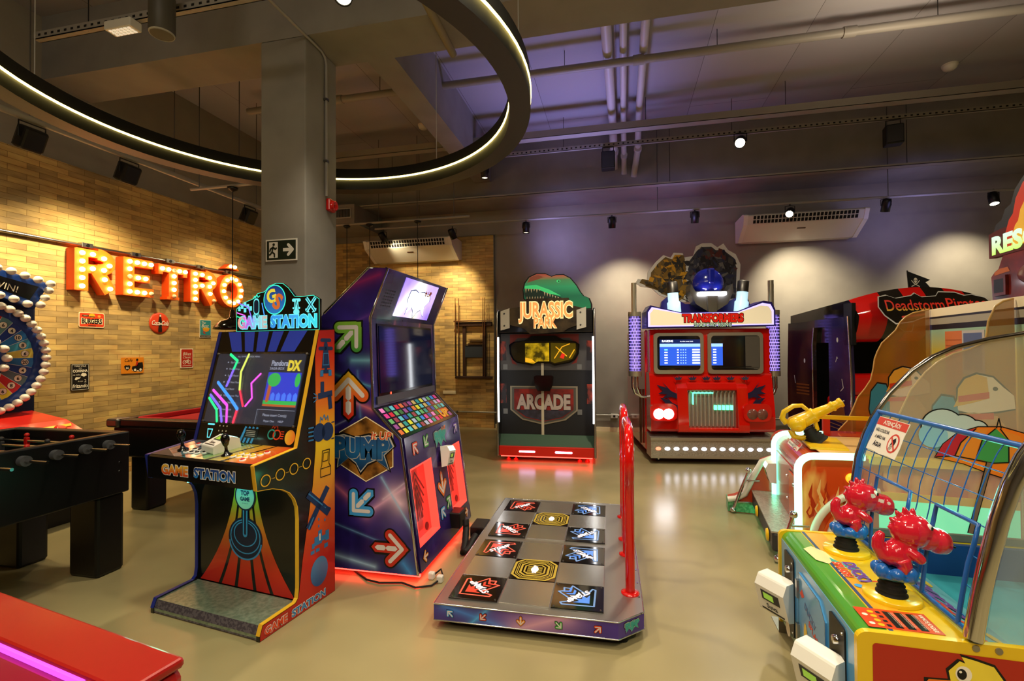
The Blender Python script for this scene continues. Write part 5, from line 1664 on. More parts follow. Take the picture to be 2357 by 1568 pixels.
mat('pad_glow', '#f8f0c0', 0.2, emit='#fff4c0', es=2.5)
mat('pad_white', '#e8e0e8', 0.2, emit='#e8dce8', es=0.3)
CW, CH = 0.272, 0.262
YS = {0: 0.06, 1: 0.93}


def pad_arrow(mb, x, y, s_, rot, fill, line):
    c, sn = math.cos(rot), math.sin(rot)

    def T(p): return [(x + s_ * (a * c - b * sn), y + s_ * (a * sn + b * c)) for a, b in p]
    outer = [(0.0, 1.0), (1.0, 0.05), (0.95, -0.1), (0.42, 0.12), (0.42, -0.85), (0.2, -0.72), (0.0, -0.95), (-0.2, -0.72), (-0.42, -0.85), (-0.42, 0.12), (-0.95, -0.1), (-1.0, 0.05)]
    mb.stroke(T(outer), 0.08 * s_, line, 0.001, closed=True)
    mb.poly(T([(0, 0.72), (0.5, 0.22), (0.22, 0.3), (0.22, 0.05), (0, 0.25), (-0.22, 0.05), (-0.22, 0.3), (-0.5, 0.22)]), fill, 0.0012)
    for k in range(3):
        d = -0.12 - k * 0.27
        mb.poly(T([(-0.26, d - 0.02), (0, d + 0.18), (0.26, d - 0.02), (0.26, d - 0.16), (0, d + 0.04), (-0.26, d - 0.16)]), fill if k else 'pad_white', 0.0012)
    mb.text('STOMP', x, y, s_ * 0.3, 'pad_white', 0.002, w=s_ * 1.35, bold=0.04, rot=rot + PI / 2 * 0, shear=0.2)


for p in (0, 1):
    for i in range(3):
        for j in range(3):
            x0, y0 = 0.06 + i * (CW + 0.006), YS[p] + j * (CH + 0.006)
            M = TOP((x0, y0, PZ1))
            mb = MB(M)
            if (i + j) % 2 == 0 and not (i == 1 and j == 1):
                mb.box(0, CW, 0, CH, 0, 0.008, 'pad_brown' if i == 0 else 'pad_black', r=0.002)
                mb.M = TOP((x0, y0, PZ1 + 0.008))
                rot = {(0, 0): 135, (0, 2): 45, (2, 0): -135, (2, 2): -45}[(i, j)]
                pad_arrow(mb, CW / 2, CH / 2, 0.122, R(rot), 'pad_red' if i == 0 else 'pad_blue', 'pad_redline' if i == 0 else 'pad_blueline')
                for a in (0.015, CW - 0.015):
                    for b in (0.015, CH - 0.015): mb.lathe([(0.006, 0), (0.005, 0.003)], 'steel_dark', 8, M=Matrix.Translation((a, b, 0)))
                mb.build('arrow_pad', DP, 'black pad with a red arrow' if i == 0 else 'black pad with a blue arrow')
            elif i == 1 and j == 1:
                mb.box(0, CW, 0, CH, 0, 0.008, 'pad_brown', r=0.002)
                mb.M = TOP((x0 + CW / 2, y0 + CH / 2, PZ1 + 0.008))
                oc = lambda a, k: [(a, k * a), (k * a, a), (-k * a, a), (-a, k * a), (-a, -k * a), (-k * a, -a), (k * a, -a), (a, -k * a)]
                for a, w_ in ((0.125, 0.014), (0.108, 0.005), (0.098, 0.005), (0.082, 0.013), (0.06, 0.01)): mb.stroke(oc(a, 0.62), w_, 'pad_gold', 0.001, closed=True)
                for k in range(7): mb.rect(-0.045, -0.045 + k * 0.013, 0.045, -0.039 + k * 0.013, 'pad_gold', 0.001)
                mb.disc(0, 0.0, 0.022, 'pad_glow', 0.0016, 16, 0.034)
                mb.text('STOMP', 0, 0, 0.026, 'pad_white', 0.0024, w=0.1, bold=0.05, rot=PI / 2)
                mb.build('centre_pad', DP, 'centre pad with gold octagons')
            else:
                mb.box(0, CW, 0, CH, 0, 0.007, 'plate_steel', r=0.002)
                mb.build('plate', DP, 'bare steel plate')


def bar(y0, y1):
    x = 1.03
    pth = [(x, y0, PZ1), (x, y0, 0.7), (x, y0 - 0.015, 0.76), (x, y0 - 0.05, 0.8), (x, y0 - 0.06, 0.86)]
    for k in range(1, 8):
        a = PI / 2 * k / 7
        pth.append((x, y0 - 0.06 + 0.16 * (1 - math.cos(a)), 0.86 + 0.17 * math.sin(a)))
    q = [(x, y1 + 0.06 - (p[1] - (y0 - 0.06)), p[2]) if p[2] > 0.81 else (x, y1 + (y0 - p[1]), p[2]) for p in pth]
    MB().tube(pth + q[::-1], 0.026, 'red_gloss', 16).build('handrail', DP, 'glossy red bar')
    for y in (y0, y1): MB(TOP((x, y, PZ1))).lathe([(0.05, 0), (0.05, 0.006), (0.03, 0.01)], 'red_gloss', 18).build('rail_flange', DP)


bar(0.3, 0.8)
bar(1.05, 1.5)
for y in [0.1 + 0.16 * k for k in range(11)]: MB(TOP((1.075, y, PZ1))).lathe([(0.006, 0), (0.005, 0.004)], 'chrome', 8).build('rivet', DP)
for x in (0.08, 0.98):
    for y in (0.1, PLN - 0.1): MB(TOP((x, y, 0))).lathe([(0.03, 0), (0.032, 0.02), (0.02, 0.03), (0.012, 0.05)], 'rubber', 14).build('foot', DP)
MB().box(-0.11, 0.0, 1.05, 1.24, 0.07, 0.15, 'black', r=0.006).build('socket_box', DP)

# hose between cabinet and platform, power cord under the cabinet
t = thing('cable_hose', 'black cable hose looping from the dance machine to its platform', 'hose')
pts = [(-1.16, 3.52, 0.18), (-1.15, 3.5, 0.12), (-1.12, 3.38, 0.06), (-1.1, 3.28, 0.035), (-1.07, 3.3, 0.045), (-1.06, 3.38, 0.085), (-1.055, 3.43, 0.1)]
hp = []
for k in range(len(pts) - 1):
    for j in range(5): hp.append(tuple(Vector(pts[k]).lerp(Vector(pts[k + 1]), j / 5)))
hp.append(pts[-1])
MB().tube(hp, [0.024 + 0.002 * (k % 2) for k in range(len(hp))], 'rubber', 12).build('hose', t)
t = thing('power_cord', 'thin black power cord with white plugs on the floor under the dance machine', 'cord')
MB().tube([(-1.75, 2.92, 0.008), (-1.6, 2.82, 0.008), (-1.5, 2.8, 0.008), (-1.36, 2.83, 0.008), (-1.25, 2.79, 0.008), (-1.16, 2.83, 0.01), (-1.12, 2.93, 0.02), (-1.15, 2.97, 0.05), (-1.19, 2.95, 0.02)], 0.006, 'rubber', 8).build('lead', t)
for x, y in ((-1.2, 2.93), (-1.13, 2.9)): MB().box(x - 0.02, x + 0.02, y - 0.02, y + 0.02, 0.0, 0.045, 'white_plastic', r=0.008).build('plug', t, 'white plug')
# ================================================================== DINOSAUR SHOOTING BOOTH
JP = thing('shooting_booth', 'black shooting game booth topped by a green dinosaur head board', 'arcade machine', (-0.925, 6.146, 0), R(2.95))
mat('booth_black', '#111012', 0.3, coat=0.3)
mat('booth_grey', '#4a4644', 0.7)
mat('curtain_black', '#1a191b', 0.75)
mat('jp_red', '#b01c10', 0.35, emit='#d01808', es=0.15)
mat('turf', '#35523c', 0.6)
mat('led_white', '#ffffff', 0.3, emit=(0.92, 0.95, 1.0), es=6.5)
mat('led_lilac', '#f0d8ff', 0.3, emit=(0.8, 0.55, 1.0), es=7.0)
flame = noisy('flame_print', '#1c0d0a', '#c8401a', 11, 0.5, 3.0, (1, 1, 0.5), lo=0.45, hi=0.62)
XL, XR = -0.655, 0.635
sp_ = [(0.0, 0.08), (-0.005, 0.5), (-0.02, 1.0), (-0.005, 1.66), (-0.02, 1.95), (0.05, 1.99), (1.95, 1.9), (1.95, 0.08)]
for x, s_ in ((XL, 1), (XR, -1)):
    MB().prism(sp_, 'x', x, x + s_ * 0.03, 'booth_black').build('side_panel', JP)
    MB().tube([(x + s_ * 0.015, p[0] - 0.004, p[1]) for p in sp_[:6]], 0.012, 'steel', 8).build('edge_trim', JP, 'steel edge trim')
    MB().tube([(x + s_ * 0.03, p[0] - 0.014, p[1]) for p in ((0.0, 0.52), (-0.02, 1.0), (-0.005, 1.63))], 0.011, 'led_white', 10).build('led_tube', JP, 'white glowing tube')
# red skirt, sloping floor
mb = MB()
mb.box(XL + 0.03, XR - 0.03, 0.0, 0.03, 0.08, 0.205, 'jp_red', r=0.006)
mb.build('skirt', JP, 'red skirt')
for x0, x1 in ((-0.36, -0.15), (0.11, 0.33)): MB(FRONT((0, -0.001, 0))).prism(rrect(x0, 0.128, x1, 0.15, 0.01), 'z', 0, 0.004, 'led_lilac').build('skirt_light', JP, 'lilac glowing bar')
MB().prism([(0.03, 0.08), (0.03, 0.205), (0.155, 0.335), (1.8, 0.36), (1.8, 0.08)], 'x', XL + 0.03, XR - 0.03, 'turf').build('floor_plate', JP)
# back curtain with printed sign
CY = 0.16
mb = MB()
mb.box(XL + 0.03, XR - 0.03, CY, CY + 0.03, 1.19, 1.68, 'booth_grey')
mb.box(XL + 0.03, XR - 0.03, CY + 0.005, CY + 0.03, 0.24, 1.19, 'curtain_black')
mb.M = FRONT((0, CY, 0))
cxm = -0.055
sh = [(-0.5, 0.98), (0.4, 0.98), (0.4, 0.66), (0.24, 0.53), (-0.05, 0.465), (-0.34, 0.53), (-0.5, 0.66)]
mb.poly(sh, mat('shield_cream', '#8a806a', 0.6), 0.0008)
mb.poly([((a - cxm) * 0.95 + cxm, (b - 0.73) * 0.93 + 0.73) for a, b in sh], mat('shield_dark', '#4e4a42', 0.6), 0.0014)
mb.poly([((a - cxm) * 0.88 + cxm, (b - 0.73) * 0.84 + 0.73) for a, b in sh], noisy('shield_red', '#5a1210', '#8f1f16', 7, 0.6), 0.002)
mb.poly([((a - cxm) * 0.82 + cxm, min((b - 0.73) * 0.8 + 0.73, 0.66)) for a, b in sh], noisy('shield_base', '#27242c', '#3a3648', 14, 0.6), 0.0024)
mb.otext('ARCADE', cxm, 0.775, 0.19, mat('arc_txt', '#b8a8a0', 0.6), 'black', 0.003, 0.03, w=0.72, bold=0.05)
for x in (-0.565, 0.425):
    for z in (1.235, 0.64): mb.rect(x - 0.03, z - 0.035, x + 0.03, z + 0.035, 'grey', 0.003)
for x in (-0.6, 0.55):
    for z in (1.42, 0.85): mb.rect(x - 0.03, z - 0.1, x + 0.05, z + 0.16, flame, 0.001)
mb.poly([(-0.5, 1.67), (0.42, 1.67), (0.42, 1.5), (0.3, 1.62), (-0.4, 1.62), (-0.5, 1.5)], mat('dull_red', '#7a2418', 0.6), 0.001)
mb.poly([(-0.49, 1.38), (-0.4, 1.26), (-0.47, 1.28)], 'dull_red', 0.001)
mb.poly([(0.41, 1.38), (0.32, 1.27), (0.39, 1.29)], 'dull_red', 0.001)
mb.build('back_curtain', JP, 'dark curtain printed with a red shield')
mb = MB(FRONT((0, CY, 0)))
mb.rect(-0.08, 0.25, -0.045, 0.92, mat('strip_cream', '#c8bfa6', 0.5), 0.006)
mb.rect(-0.08, 1.12, -0.045, 1.29, 'strip_cream', 0.006)
mb.build('centre_strap', JP, 'cream vertical strap')
mb = MB(FRONT((0, CY - 0.02, 0)))
mb.prism([(-0.17, 1.11), (-0.14, 1.125), (0.06, 1.125), (0.09, 1.11), (0.075, 0.99), (0.04, 0.92), (-0.12, 0.92), (-0.155, 0.99)], 'z', -0.03, 0.07, 'black_gloss')
mb.build('headrest', JP, bevel=0.02)
# visor window: amber view of the game picture
vis = [(-0.51, 1.53), (-0.45, 1.57), (-0.3, 1.59), (-0.2, 1.645), (0.12, 1.645), (0.22, 1.59), (0.38, 1.57), (0.43, 1.53), (0.42, 1.41), (0.37, 1.33), (0.3, 1.29), (0.1, 1.255), (0.04, 1.285), (-0.14, 1.285), (-0.2, 1.255), (-0.4, 1.29), (-0.46, 1.33), (-0.5, 1.41)]
mb = MB(FRONT((0, CY - 0.003, 0)))
mb.prism(vis, 'z', 0, 0.02, 'black_gloss')
mb.poly([((a + 0.045) * 0.95 - 0.045, (b - 1.44) * 0.92 + 1.44) for a, b in vis if b < 1.6], mat('amber_dark', '#2a2208', 0.1, coat=0.8), 0.0206)
mb.build('visor', JP)
amb = noisy('amber_picture', '#3a3006', '#c8a416', 9, 0.2, 4.0, lo=0.38, hi=0.6, es=0.55, coat=0.5)
mb = MB(FRONT((0, CY - 0.003, 0)))
mb.poly([(-0.29, 1.55), (0.03, 1.555), (0.03, 1.31), (-0.12, 1.31), (-0.18, 1.275), (-0.29, 1.3)], amb, 0.0212)
mb.poly([(0.05, 1.555), (0.38, 1.545), (0.38, 1.43), (0.33, 1.34), (0.1, 1.285), (0.05, 1.31)], mat('amber_mid', '#4a3c0a', 0.15, emit='#5a4a0c', es=0.4), 0.0212)
mb.poly([(-0.29, 1.36), (-0.2, 1.34), (-0.15, 1.29), (-0.29, 1.3)], mat('amber_hot', '#d89a1c', 0.2, emit='#e0a020', es=0.7), 0.0218)
for q in ([(0.1, 1.35), (0.2, 1.5), (0.3, 1.54)], [(0.12, 1.5), (0.26, 1.38)], [(0.3, 1.36), (0.36, 1.46)]): mb.stroke(q, 0.012, 'amber_hot', 0.022)
mb.poly([(0.17, 1.36), (0.2, 1.42), (0.24, 1.4), (0.22, 1.34)], mat('hot_red', '#c8281c', 0.3, emit='#d02818', es=0.5), 0.0226)
mb.build('game_picture', JP, 'amber game picture')
# header
mb = MB()
mb.box(XL + 0.03, XR - 0.03, 0.0, 0.5, 1.69, 1.98, 'booth_black', r=0.01)
hd = [(-0.5, 2.0), (-0.28, 2.03), (-0.25, 2.13), (0.3, 2.13), (0.34, 2.03), (0.47, 2.0), (0.47, 1.8), (0.3, 1.74), (0.22, 1.69), (-0.2, 1.67), (-0.28, 1.74), (-0.5, 1.8)]
mb.M = FRONT((0, -0.02, 0))
mb.prism(hd, 'z', -0.03, 0.01, noisy('rock_print', '#241a12', '#54452e', 8, 0.45, 5.0))
mb.build('header', JP)
mat('jp_txt', '#f0a860', 0.3, emit=(1.0, 0.3, 0.08), es=0.55)
mat('jp_line', '#f8e8a0', 0.3, emit=(1.0, 0.82, 0.4), es=0.55)
mb = MB(FRONT((0, -0.03, 0)))
mb.otext('JURASSIC', 0.0, 1.985, 0.2, 'jp_txt', 'jp_line', 0.006, 0.05, w=0.7, bold=0.03)
mb.otext('PARK', 0.0, 1.82, 0.135, 'jp_txt', 'jp_line', 0.006, 0.05, w=0.3, bold=0.03)
mb.build('header_lettering', JP, 'glowing orange lettering')
for x in (-0.52, 0.47):
    mb = MB(FRONT((0, -0.022, 0)))
    mb.prism([(x - 0.07, 1.72), (x + 0.05, 1.75), (x + 0.05, 2.01), (x - 0.07, 1.97)], 'z', 0, 0.012, 'white_plastic')
    for z in (1.78, 1.94): mb.lathe([(0.012, 0.012), (0.01, 0.016)], 'steel_dark', 10, M=Matrix.Translation((x - 0.02, z, 0)))
    mb.build('hinge_plate', JP, 'white hinge plate')
# dinosaur head board
dn = [(-0.29, 2.13), (-0.3, 2.25), (-0.28, 2.34), (-0.22, 2.42), (-0.12, 2.465), (0.0, 2.46), (0.08, 2.42), (0.14, 2.44), (0.24, 2.44), (0.33, 2.39), (0.41, 2.29), (0.46, 2.2), (0.5, 2.15), (0.57, 2.12), (0.6, 2.04), (0.6, 1.98), (0.3, 1.98), (-0.25, 2.1)]
mb = MB(FRONT((0, 0.0, 0)))
mb.prism(dn, 'z', -0.03, 0.0, 'black')
mb.poly([((a - 0.1) * 0.96 + 0.1, (b - 2.2) * 0.95 + 2.2) for a, b in dn], gradient('dino_art', 'z', 2.0, 2.45, [(0.0, '#1f7a50'), (0.35, '#1a6b4c'), (0.62, '#2f9a68'), (0.82, '#4a8a58'), (0.93, '#b0604a'), (1.0, '#a84a3a')], 0.35, es=0.25), 0.0012)
mb.poly([(-0.27, 2.28), (-0.1, 2.27), (0.05, 2.2), (0.2, 2.14), (0.25, 2.1), (-0.25, 2.12), (-0.28, 2.2)], mat('dino_mouth', '#26433c', 0.4), 0.002)
mb.poly([(-0.27, 2.3), (-0.12, 2.31), (0.06, 2.24), (0.2, 2.16), (0.05, 2.19), (-0.1, 2.25), (-0.27, 2.265)], mat('dino_lip', '#4ad080', 0.35, emit='#3ad078', es=0.35), 0.0026)
for k in range(6): mb.poly([(-0.265 + k * 0.036, 2.265 - k * 0.003), (-0.243 + k * 0.036, 2.265 - k * 0.003), (-0.256 + k * 0.036, 2.205 + (k % 2) * 0.02)], 'cream', 0.0032)
for k in range(6): mb.poly([(-0.02 + k * 0.035, 2.22 - k * 0.014), (0.0 + k * 0.035, 2.21 - k * 0.014), (-0.01 + k * 0.035, 2.16 - k * 0.008)], 'cream', 0.0032)
for k in range(7): mb.poly([(-0.25 + k * 0.035, 2.125), (-0.23 + k * 0.035, 2.125), (-0.24 + k * 0.035, 2.165)], 'cream', 0.0032)
mb.disc(0.17, 2.35, 0.026, 'dino_lip', 0.002, 16, 0.017)
mb.disc(0.175, 2.35, 0.01, 'black', 0.0026)
mb.poly([(-0.24, 2.34), (-0.2, 2.41), (-0.1, 2.44), (-0.02, 2.41), (-0.1, 2.38)], mat('dino_snout', '#b86a58', 0.4), 0.002)
mb.build('dinosaur_board', JP, 'cut-out board of a green dinosaur head')
MB().box(XL + 0.03, XR - 0.03, 0.5, 1.95, 1.78, 1.9, 'booth_black').build('roof', JP)
MB().box(XL + 0.03, XR - 0.03, 1.9, 1.95, 0.1, 1.8, 'booth_black').build('rear_wall', JP)
for x in (-0.52, -0.42, 0.42, 0.52): MB(TOP((x, 0.12, 0))).lathe([(0.03, 0), (0.03, 0.015), (0.012, 0.03), (0.012, 0.085)], 'red', 14).build('foot', JP)
for x in (-0.5, 0.5): MB(TOP((x, 1.8, 0))).lathe([(0.03, 0), (0.03, 0.015), (0.012, 0.03), (0.012, 0.085)], 'red', 14).build('foot', JP)
MB().box(XL + 0.05, XR - 0.05, 0.03, 0.06, 0.062, 0.079, 'led_redstrip').build('under_glow', JP, 'red glowing strip under the booth')
MB().box(XR - 0.09, XR - 0.06, 0.1, 1.8, 0.066, 0.079, 'led_redstrip').build('under_glow', JP, 'red glowing strip under the booth')

# ================================================================== RED TRUCK DRIVING BOOTH
TF = thing('truck_booth', 'red truck-shaped game booth with lit windscreen and chrome stacks', 'arcade machine', (1.162, 6.4595, 0), R(7.7))
mat('tf_red', '#d4120a', 0.12, coat=0.8)
mat('tf_frame', '#b0a89a', 0.3, 0.6)
mat('tf_purple', '#2c2170', 0.35)
mat('flame_ink', '#191236', 0.35)
mat('stack_silver', '#c4baa2', 0.3, 0.65)
mat('slat_silver', '#c8c8be', 0.28, 0.6)
noisy('tread', '#a29c92', '#bab4aa', 60, 0.3, 1.0, metal=0.55, bump=0.2)
TL, TR = -0.78, 0.77
# cab box behind
mb = MB()
mb.box(TL, TR, 0.35, 1.9, 0.1, 1.72, 'tf_red', r=0.02)
mb.build('cab_shell', TF)
# bumper
mb = MB()
mb.prism([(0.0, 0.075), (-0.005, 0.1), (0.0, 0.3), (0.02, 0.33), (0.3, 0.36), (0.3, 0.075)], 'x', TL, TR, 'tread')
mb.box(TL - 0.005, TR + 0.005, -0.012, 0.0, 0.3, 0.335, 'tf_frame')
mb.box(TL - 0.005, TR + 0.005, -0.012, 0.0, 0.075, 0.105, 'tf_frame')
mb.build('bumper', TF, 'steel tread-plate bumper')
mat('led_bump', '#f4f2ff', 0.3, emit=(0.85, 0.85, 1.0), es=8.0)
for k in range(13):
    x = -0.69 + k * 0.113
    MB(FRONT((x, -0.004, 0.195))).lathe([(0.034, 0), (0.03, 0.004), (0.0, 0.007)], mat('led_bump_red', '#ff4030', 0.3, emit=(1, 0.1, 0.05), es=4.0) if k == 0 else 'led_bump', 18, M=Matrix.Scale(0.62, 4, (0, 1, 0))).build('bumper_light', TF, 'oval red light' if k == 0 else 'oval white light')
# hood: upper and lower red body, built as a profile with a raised nose
GX0, GX1, GZ0, GZ1 = -0.31, 0.3, 0.46, 0.93
mb = MB()
hp_ = [(0.05, 0.4), (0.03, 0.44), (0.03, 0.6), (0.05, 0.75), (0.09, 0.95), (0.12, 1.12), (0.14, 1.155), (0.4, 1.155), (0.4, 0.4)]
mb.prism(hp_, 'x', TL + 0.01, GX0 - 0.12, 'tf_red')
mb.prism(hp_, 'x', GX1 + 0.12, TR - 0.01, 'tf_red')
mb.prism([(0.09, 1.0), (0.1, 1.08), (0.12, 1.13), (0.15, 1.15), (0.4, 1.15), (0.4, 1.0)], 'x', GX0 - 0.12, GX1 + 0.12, 'tf_red')
mb.build('hood', TF, bevel=0.025)
mb = MB()
for (a, b, c, d) in ((GX0 - 0.13, GX0, 0.4, 1.02), (GX1, GX1 + 0.13, 0.4, 1.02)):
    mb.prism([(-0.01, c), (-0.02, c + 0.1), (0.04, d - 0.06), (0.1, d), (0.3, d), (0.3, c)], 'x', a, b, 'tf_red')
mb.prism([(0.035, GZ1), (0.06, 1.02), (0.1, 1.05), (0.3, 1.05), (0.3, GZ1)], 'x', GX0, GX1, 'tf_red')
mb.prism([(-0.01, 0.4), (-0.02, GZ0), (0.3, GZ0), (0.3, 0.4)], 'x', GX0, GX1, 'tf_red')
mb.build('grille_surround', TF, bevel=0.025)
mb = MB()
mb.box(GX0, GX1, 0.1, 0.12, GZ0, GZ1, mat('mirror_grille', '#a8b0a6', 0.2, 0.6))
for k in range(12): mb.tube([(GX0 + 0.03 + k * 0.05, 0.09, GZ0 + 0.01), (GX0 + 0.03 + k * 0.05, 0.09, GZ1 - 0.04), (GX0 + 0.045 + k * 0.05, 0.09, GZ1 - 0.01)], 0.012, 'slat_silver', 8)
mb.build('grille', TF, 'chrome slatted grille')
mat('grille_green', '#60ffb0', 0.3, emit=(0.1, 1.0, 0.5), es=2.2)
mb = MB()
mb.box(-0.24, 0.02, 0.07, 0.078, 0.89, 0.905, 'grille_green')
mb.box(-0.24, -0.225, 0.07, 0.078, 0.75, 0.9, 'grille_green')
for k in range(5): mb.box(0.03 + k * 0.05, 0.065 + k * 0.05, 0.074, 0.08, 0.68, 0.74, 'grille_green')
mb.build('grille_light', TF, 'green glowing strips in the grille')
# blue flame decals
mb = MB(FRONT((0, -0.002, 0)))
for s_ in (-1, 1):
    cx0 = -0.005 + s_ * 0.46
    M = frame((0, 0.024, 0.74), (1, 0, 0), (0, 0.05, 0.2))
    mb.M = M
    for (zz_, sc) in ((0.15, 1.0), (-0.0, 0.9)):
        pts = [(0, 0), (0.06, 0.03), (0.14, 0.12), (0.1, 0.06), (0.2, 0.09), (0.14, 0.03), (0.19, 0.0), (0.1, -0.005), (0.16, -0.05), (0.06, -0.03), (0.0, -0.05)]
        mb.poly([(cx0 - s_ * 0.03 + s_ * a * sc * 1.25, zz_ + b * sc * 1.3) for a, b in pts], 'flame_ink', 0.004)
    M = frame((0, 0.098, 0.99), (1, 0, 0), (0, 0.028, 0.14))
mb.M = frame((0, 0.07, 1.07), (1, 0, 0), (0, 0.022, 0.05))
for x in (-0.42, -0.24, -0.07, 0.06, 0.23, 0.41):
    mb.poly([(x - 0.06, 0.04), (x - 0.03, 0.015), (x - 0.01, 0.04), (x, 0.015), (x + 0.015, 0.05), (x + 0.03, 0.02), (x + 0.06, 0.035), (x + 0.03, -0.01), (x - 0.03, -0.012)], 'flame_ink', 0.012)
mb.build('flame_decal', TF, 'dark blue flame stickers')
# headlamps
mat('lamp_on', '#ffffff', 0.3, emit=(0.95, 0.95, 1.0), es=14.0)
mat('lamp_off', '#7a4a40', 0.15, coat=0.6)
for s_, cx_ in ((-1, -0.625), (1, 0.52)):
    h_ = MB(FRONT((cx_, 0.02, 0.64)))
    h_.prism(rrect(-0.17, -0.09, 0.17, 0.13, 0.08), 'z', -0.05, 0.05, 'tf_red')
    h_ = h_.build('headlamp_pod', TF, bevel=0.03)
    for dx in (-0.06, 0.06): MB(FRONT((cx_ + dx, -0.03, 0.64))).lathe([(0.066, 0.0), (0.06, 0.008), (0.0, 0.014)], 'lamp_on' if s_ < 0 else 'lamp_off', 24).build('headlamp', h_, 'lit white headlamp' if s_ < 0 else 'unlit headlamp')
# windscreen
mb = MB()
mb.box(TL + 0.02, TR - 0.02, 0.13, 0.36, 1.13, 1.72, 'tf_red', r=0.015)
mb.build('cab_front', TF)
mat('screen_dark', '#0b0d18', 0.08, coat=0.9)
scr = mat('rank_blue', '#1c3a90', 0.2, emit='#2c58d0', es=0.9)
mat('rank_navy', '#101c48', 0.2, emit='#16245c', es=0.6)
mat('rank_lt', '#7fa8f0', 0.2, emit='#88b0ff', es=1.1)
mat('rank_wh', '#e8f0ff', 0.2, emit='#e8f0ff', es=1.3)
for s_, (x0, x1) in enumerate(((-0.715, -0.085), (-0.035, 0.65))):
    ang = 1 if s_ == 0 else -1
    M = FRONT((0, 0.128, 0))
    fr_o = [(x0, 1.17 if s_ == 0 else 1.125), (x1, 1.125 if s_ == 0 else 1.165), (x1, 1.665), (x0, 1.665)]
    w_ = MB(M)
    cxx, czz = (x0 + x1) / 2, 1.4
    oo = [rr for rr in rrect(x0, 1.14, x1, 1.67, 0.05)]
    w_.prism(oo, 'z', 0, 0.035, 'tf_frame')
    ii = rrect(x0 + 0.045, 1.19, x1 - 0.045, 1.63, 0.04)
    w_.poly(ii, 'screen_dark', 0.0362)
    w_ = w_.build('window', TF, bevel=0.008)
    mb = MB(M)
    if s_ == 0:
        a, b = x0 + 0.075, x1 - 0.045
        mb.rect(a, 1.25, b, 1.585, 'rank_navy', 0.037)
        mb.rect(a, 1.25, b, 1.5, scr, 0.0376)
        mb.rect(a, 1.49, b, 1.53, 'rank_lt', 0.0382)
        mb.text('RANKING', a + 0.1, 1.565, 0.026, 'rank_wh', 0.0386, bold=0.03, w=0.14)
        mb.text('PLAYER RANK 2022', a + 0.34, 1.56, 0.014, 'rank_wh', 0.0386)
        for k in range(6):
            mb.rect(a + 0.06, 1.275 + k * 0.034, a + 0.1, 1.29 + k * 0.034, 'rank_wh' if k < 5 else 'grille_green', 0.0386)
            mb.rect(a + 0.22, 1.275 + k * 0.034, a + 0.24, 1.29 + k * 0.034, 'rank_wh', 0.0386)
            for j in range(3): mb.rect(a + 0.26 + j * 0.03, 1.275 + k * 0.034, a + 0.275 + j * 0.03, 1.288 + k * 0.034, 'rank_lt', 0.0386)
            mb.rect(b - 0.1, 1.272 + k * 0.034, b - 0.005, 1.292 + k * 0.034, 'rank_wh', 0.0386)
    else:
        a = x0 + 0.045
        mb.rect(a, 1.25, a + 0.14, 1.5, scr, 0.0376)
        mb.rect(a, 1.49, a + 0.14, 1.53, 'rank_lt', 0.0382)
        mb.rect(a, 1.22, x1 - 0.05, 1.225, 'dgrey', 0.0372)
        for k in range(6): mb.rect(a + 0.02, 1.275 + k * 0.034, a + 0.06, 1.29 + k * 0.034, 'rank_wh', 0.0386)
        mb.rect(a + 0.42, 1.2, x1 - 0.05, 1.62, mat('pane_grey', '#5a5650', 0.15, coat=0.5), 0.0372)
    mb.build('ranking_picture', w_, 'blue ranking table shown behind the glass')
    MB(M).stroke([(x0 + 0.08, 1.215), (x0 + 0.3, 1.22), (x1 - 0.12, 1.2)], 0.014, 'black', 0.04).stroke([(x0 + 0.1, 1.225), (x1 - 0.15, 1.235)], 0.006, 'black', 0.041).build('wiper', w_, 'black wiper')
# marquee visor
mq = [(TL - 0.03, 1.735), (TL - 0.03, 1.95), (TL + 0.02, 2.03), (-0.38, 1.935), (0.34, 1.94), (TR - 0.12, 2.07), (TR - 0.02, 2.05), (TR + 0.02, 1.96), (TR + 0.02, 1.75)]
mb = MB(FRONT((0, 0.06, 0)))
mb.prism(mq, 'z', -0.32, 0.0, 'tf_purple')
mat('mq_cream', '#efe2c0', 0.35, emit='#f4e4bc', es=0.3)
mat('mq_lilac', '#8f84f0', 0.35, emit=(0.35, 0.3, 1.0), es=1.6)
mb.poly([((a + 0.005) * 0.975 - 0.005, (b - 1.85) * 0.87 + 1.85) for a, b in mq], 'mq_lilac', 0.0015)
mb.poly([((a + 0.005) * 0.945 - 0.005, (b - 1.85) * 0.73 + 1.85) for a, b in mq], 'mq_cream', 0.003)
mb.otext('TRANSFORMERS', 0.02, 1.86, 0.1, mat('tf_txt', '#c8180c', 0.35, emit='#e02010', es=0.25), 'black', 0.0045, 0.06, w=0.76, bold=0.06)
mb.otext('SHADOWS RISING', 0.02, 1.772, 0.05, mat('tf_sub', '#a8c0a8', 0.35, emit='#b0d0b0', es=0.4), 'black', 0.0045, 0.09, w=0.46, bold=0.02)
mb.build('marquee', TF, 'cream sign with lilac lit edge and red lettering')
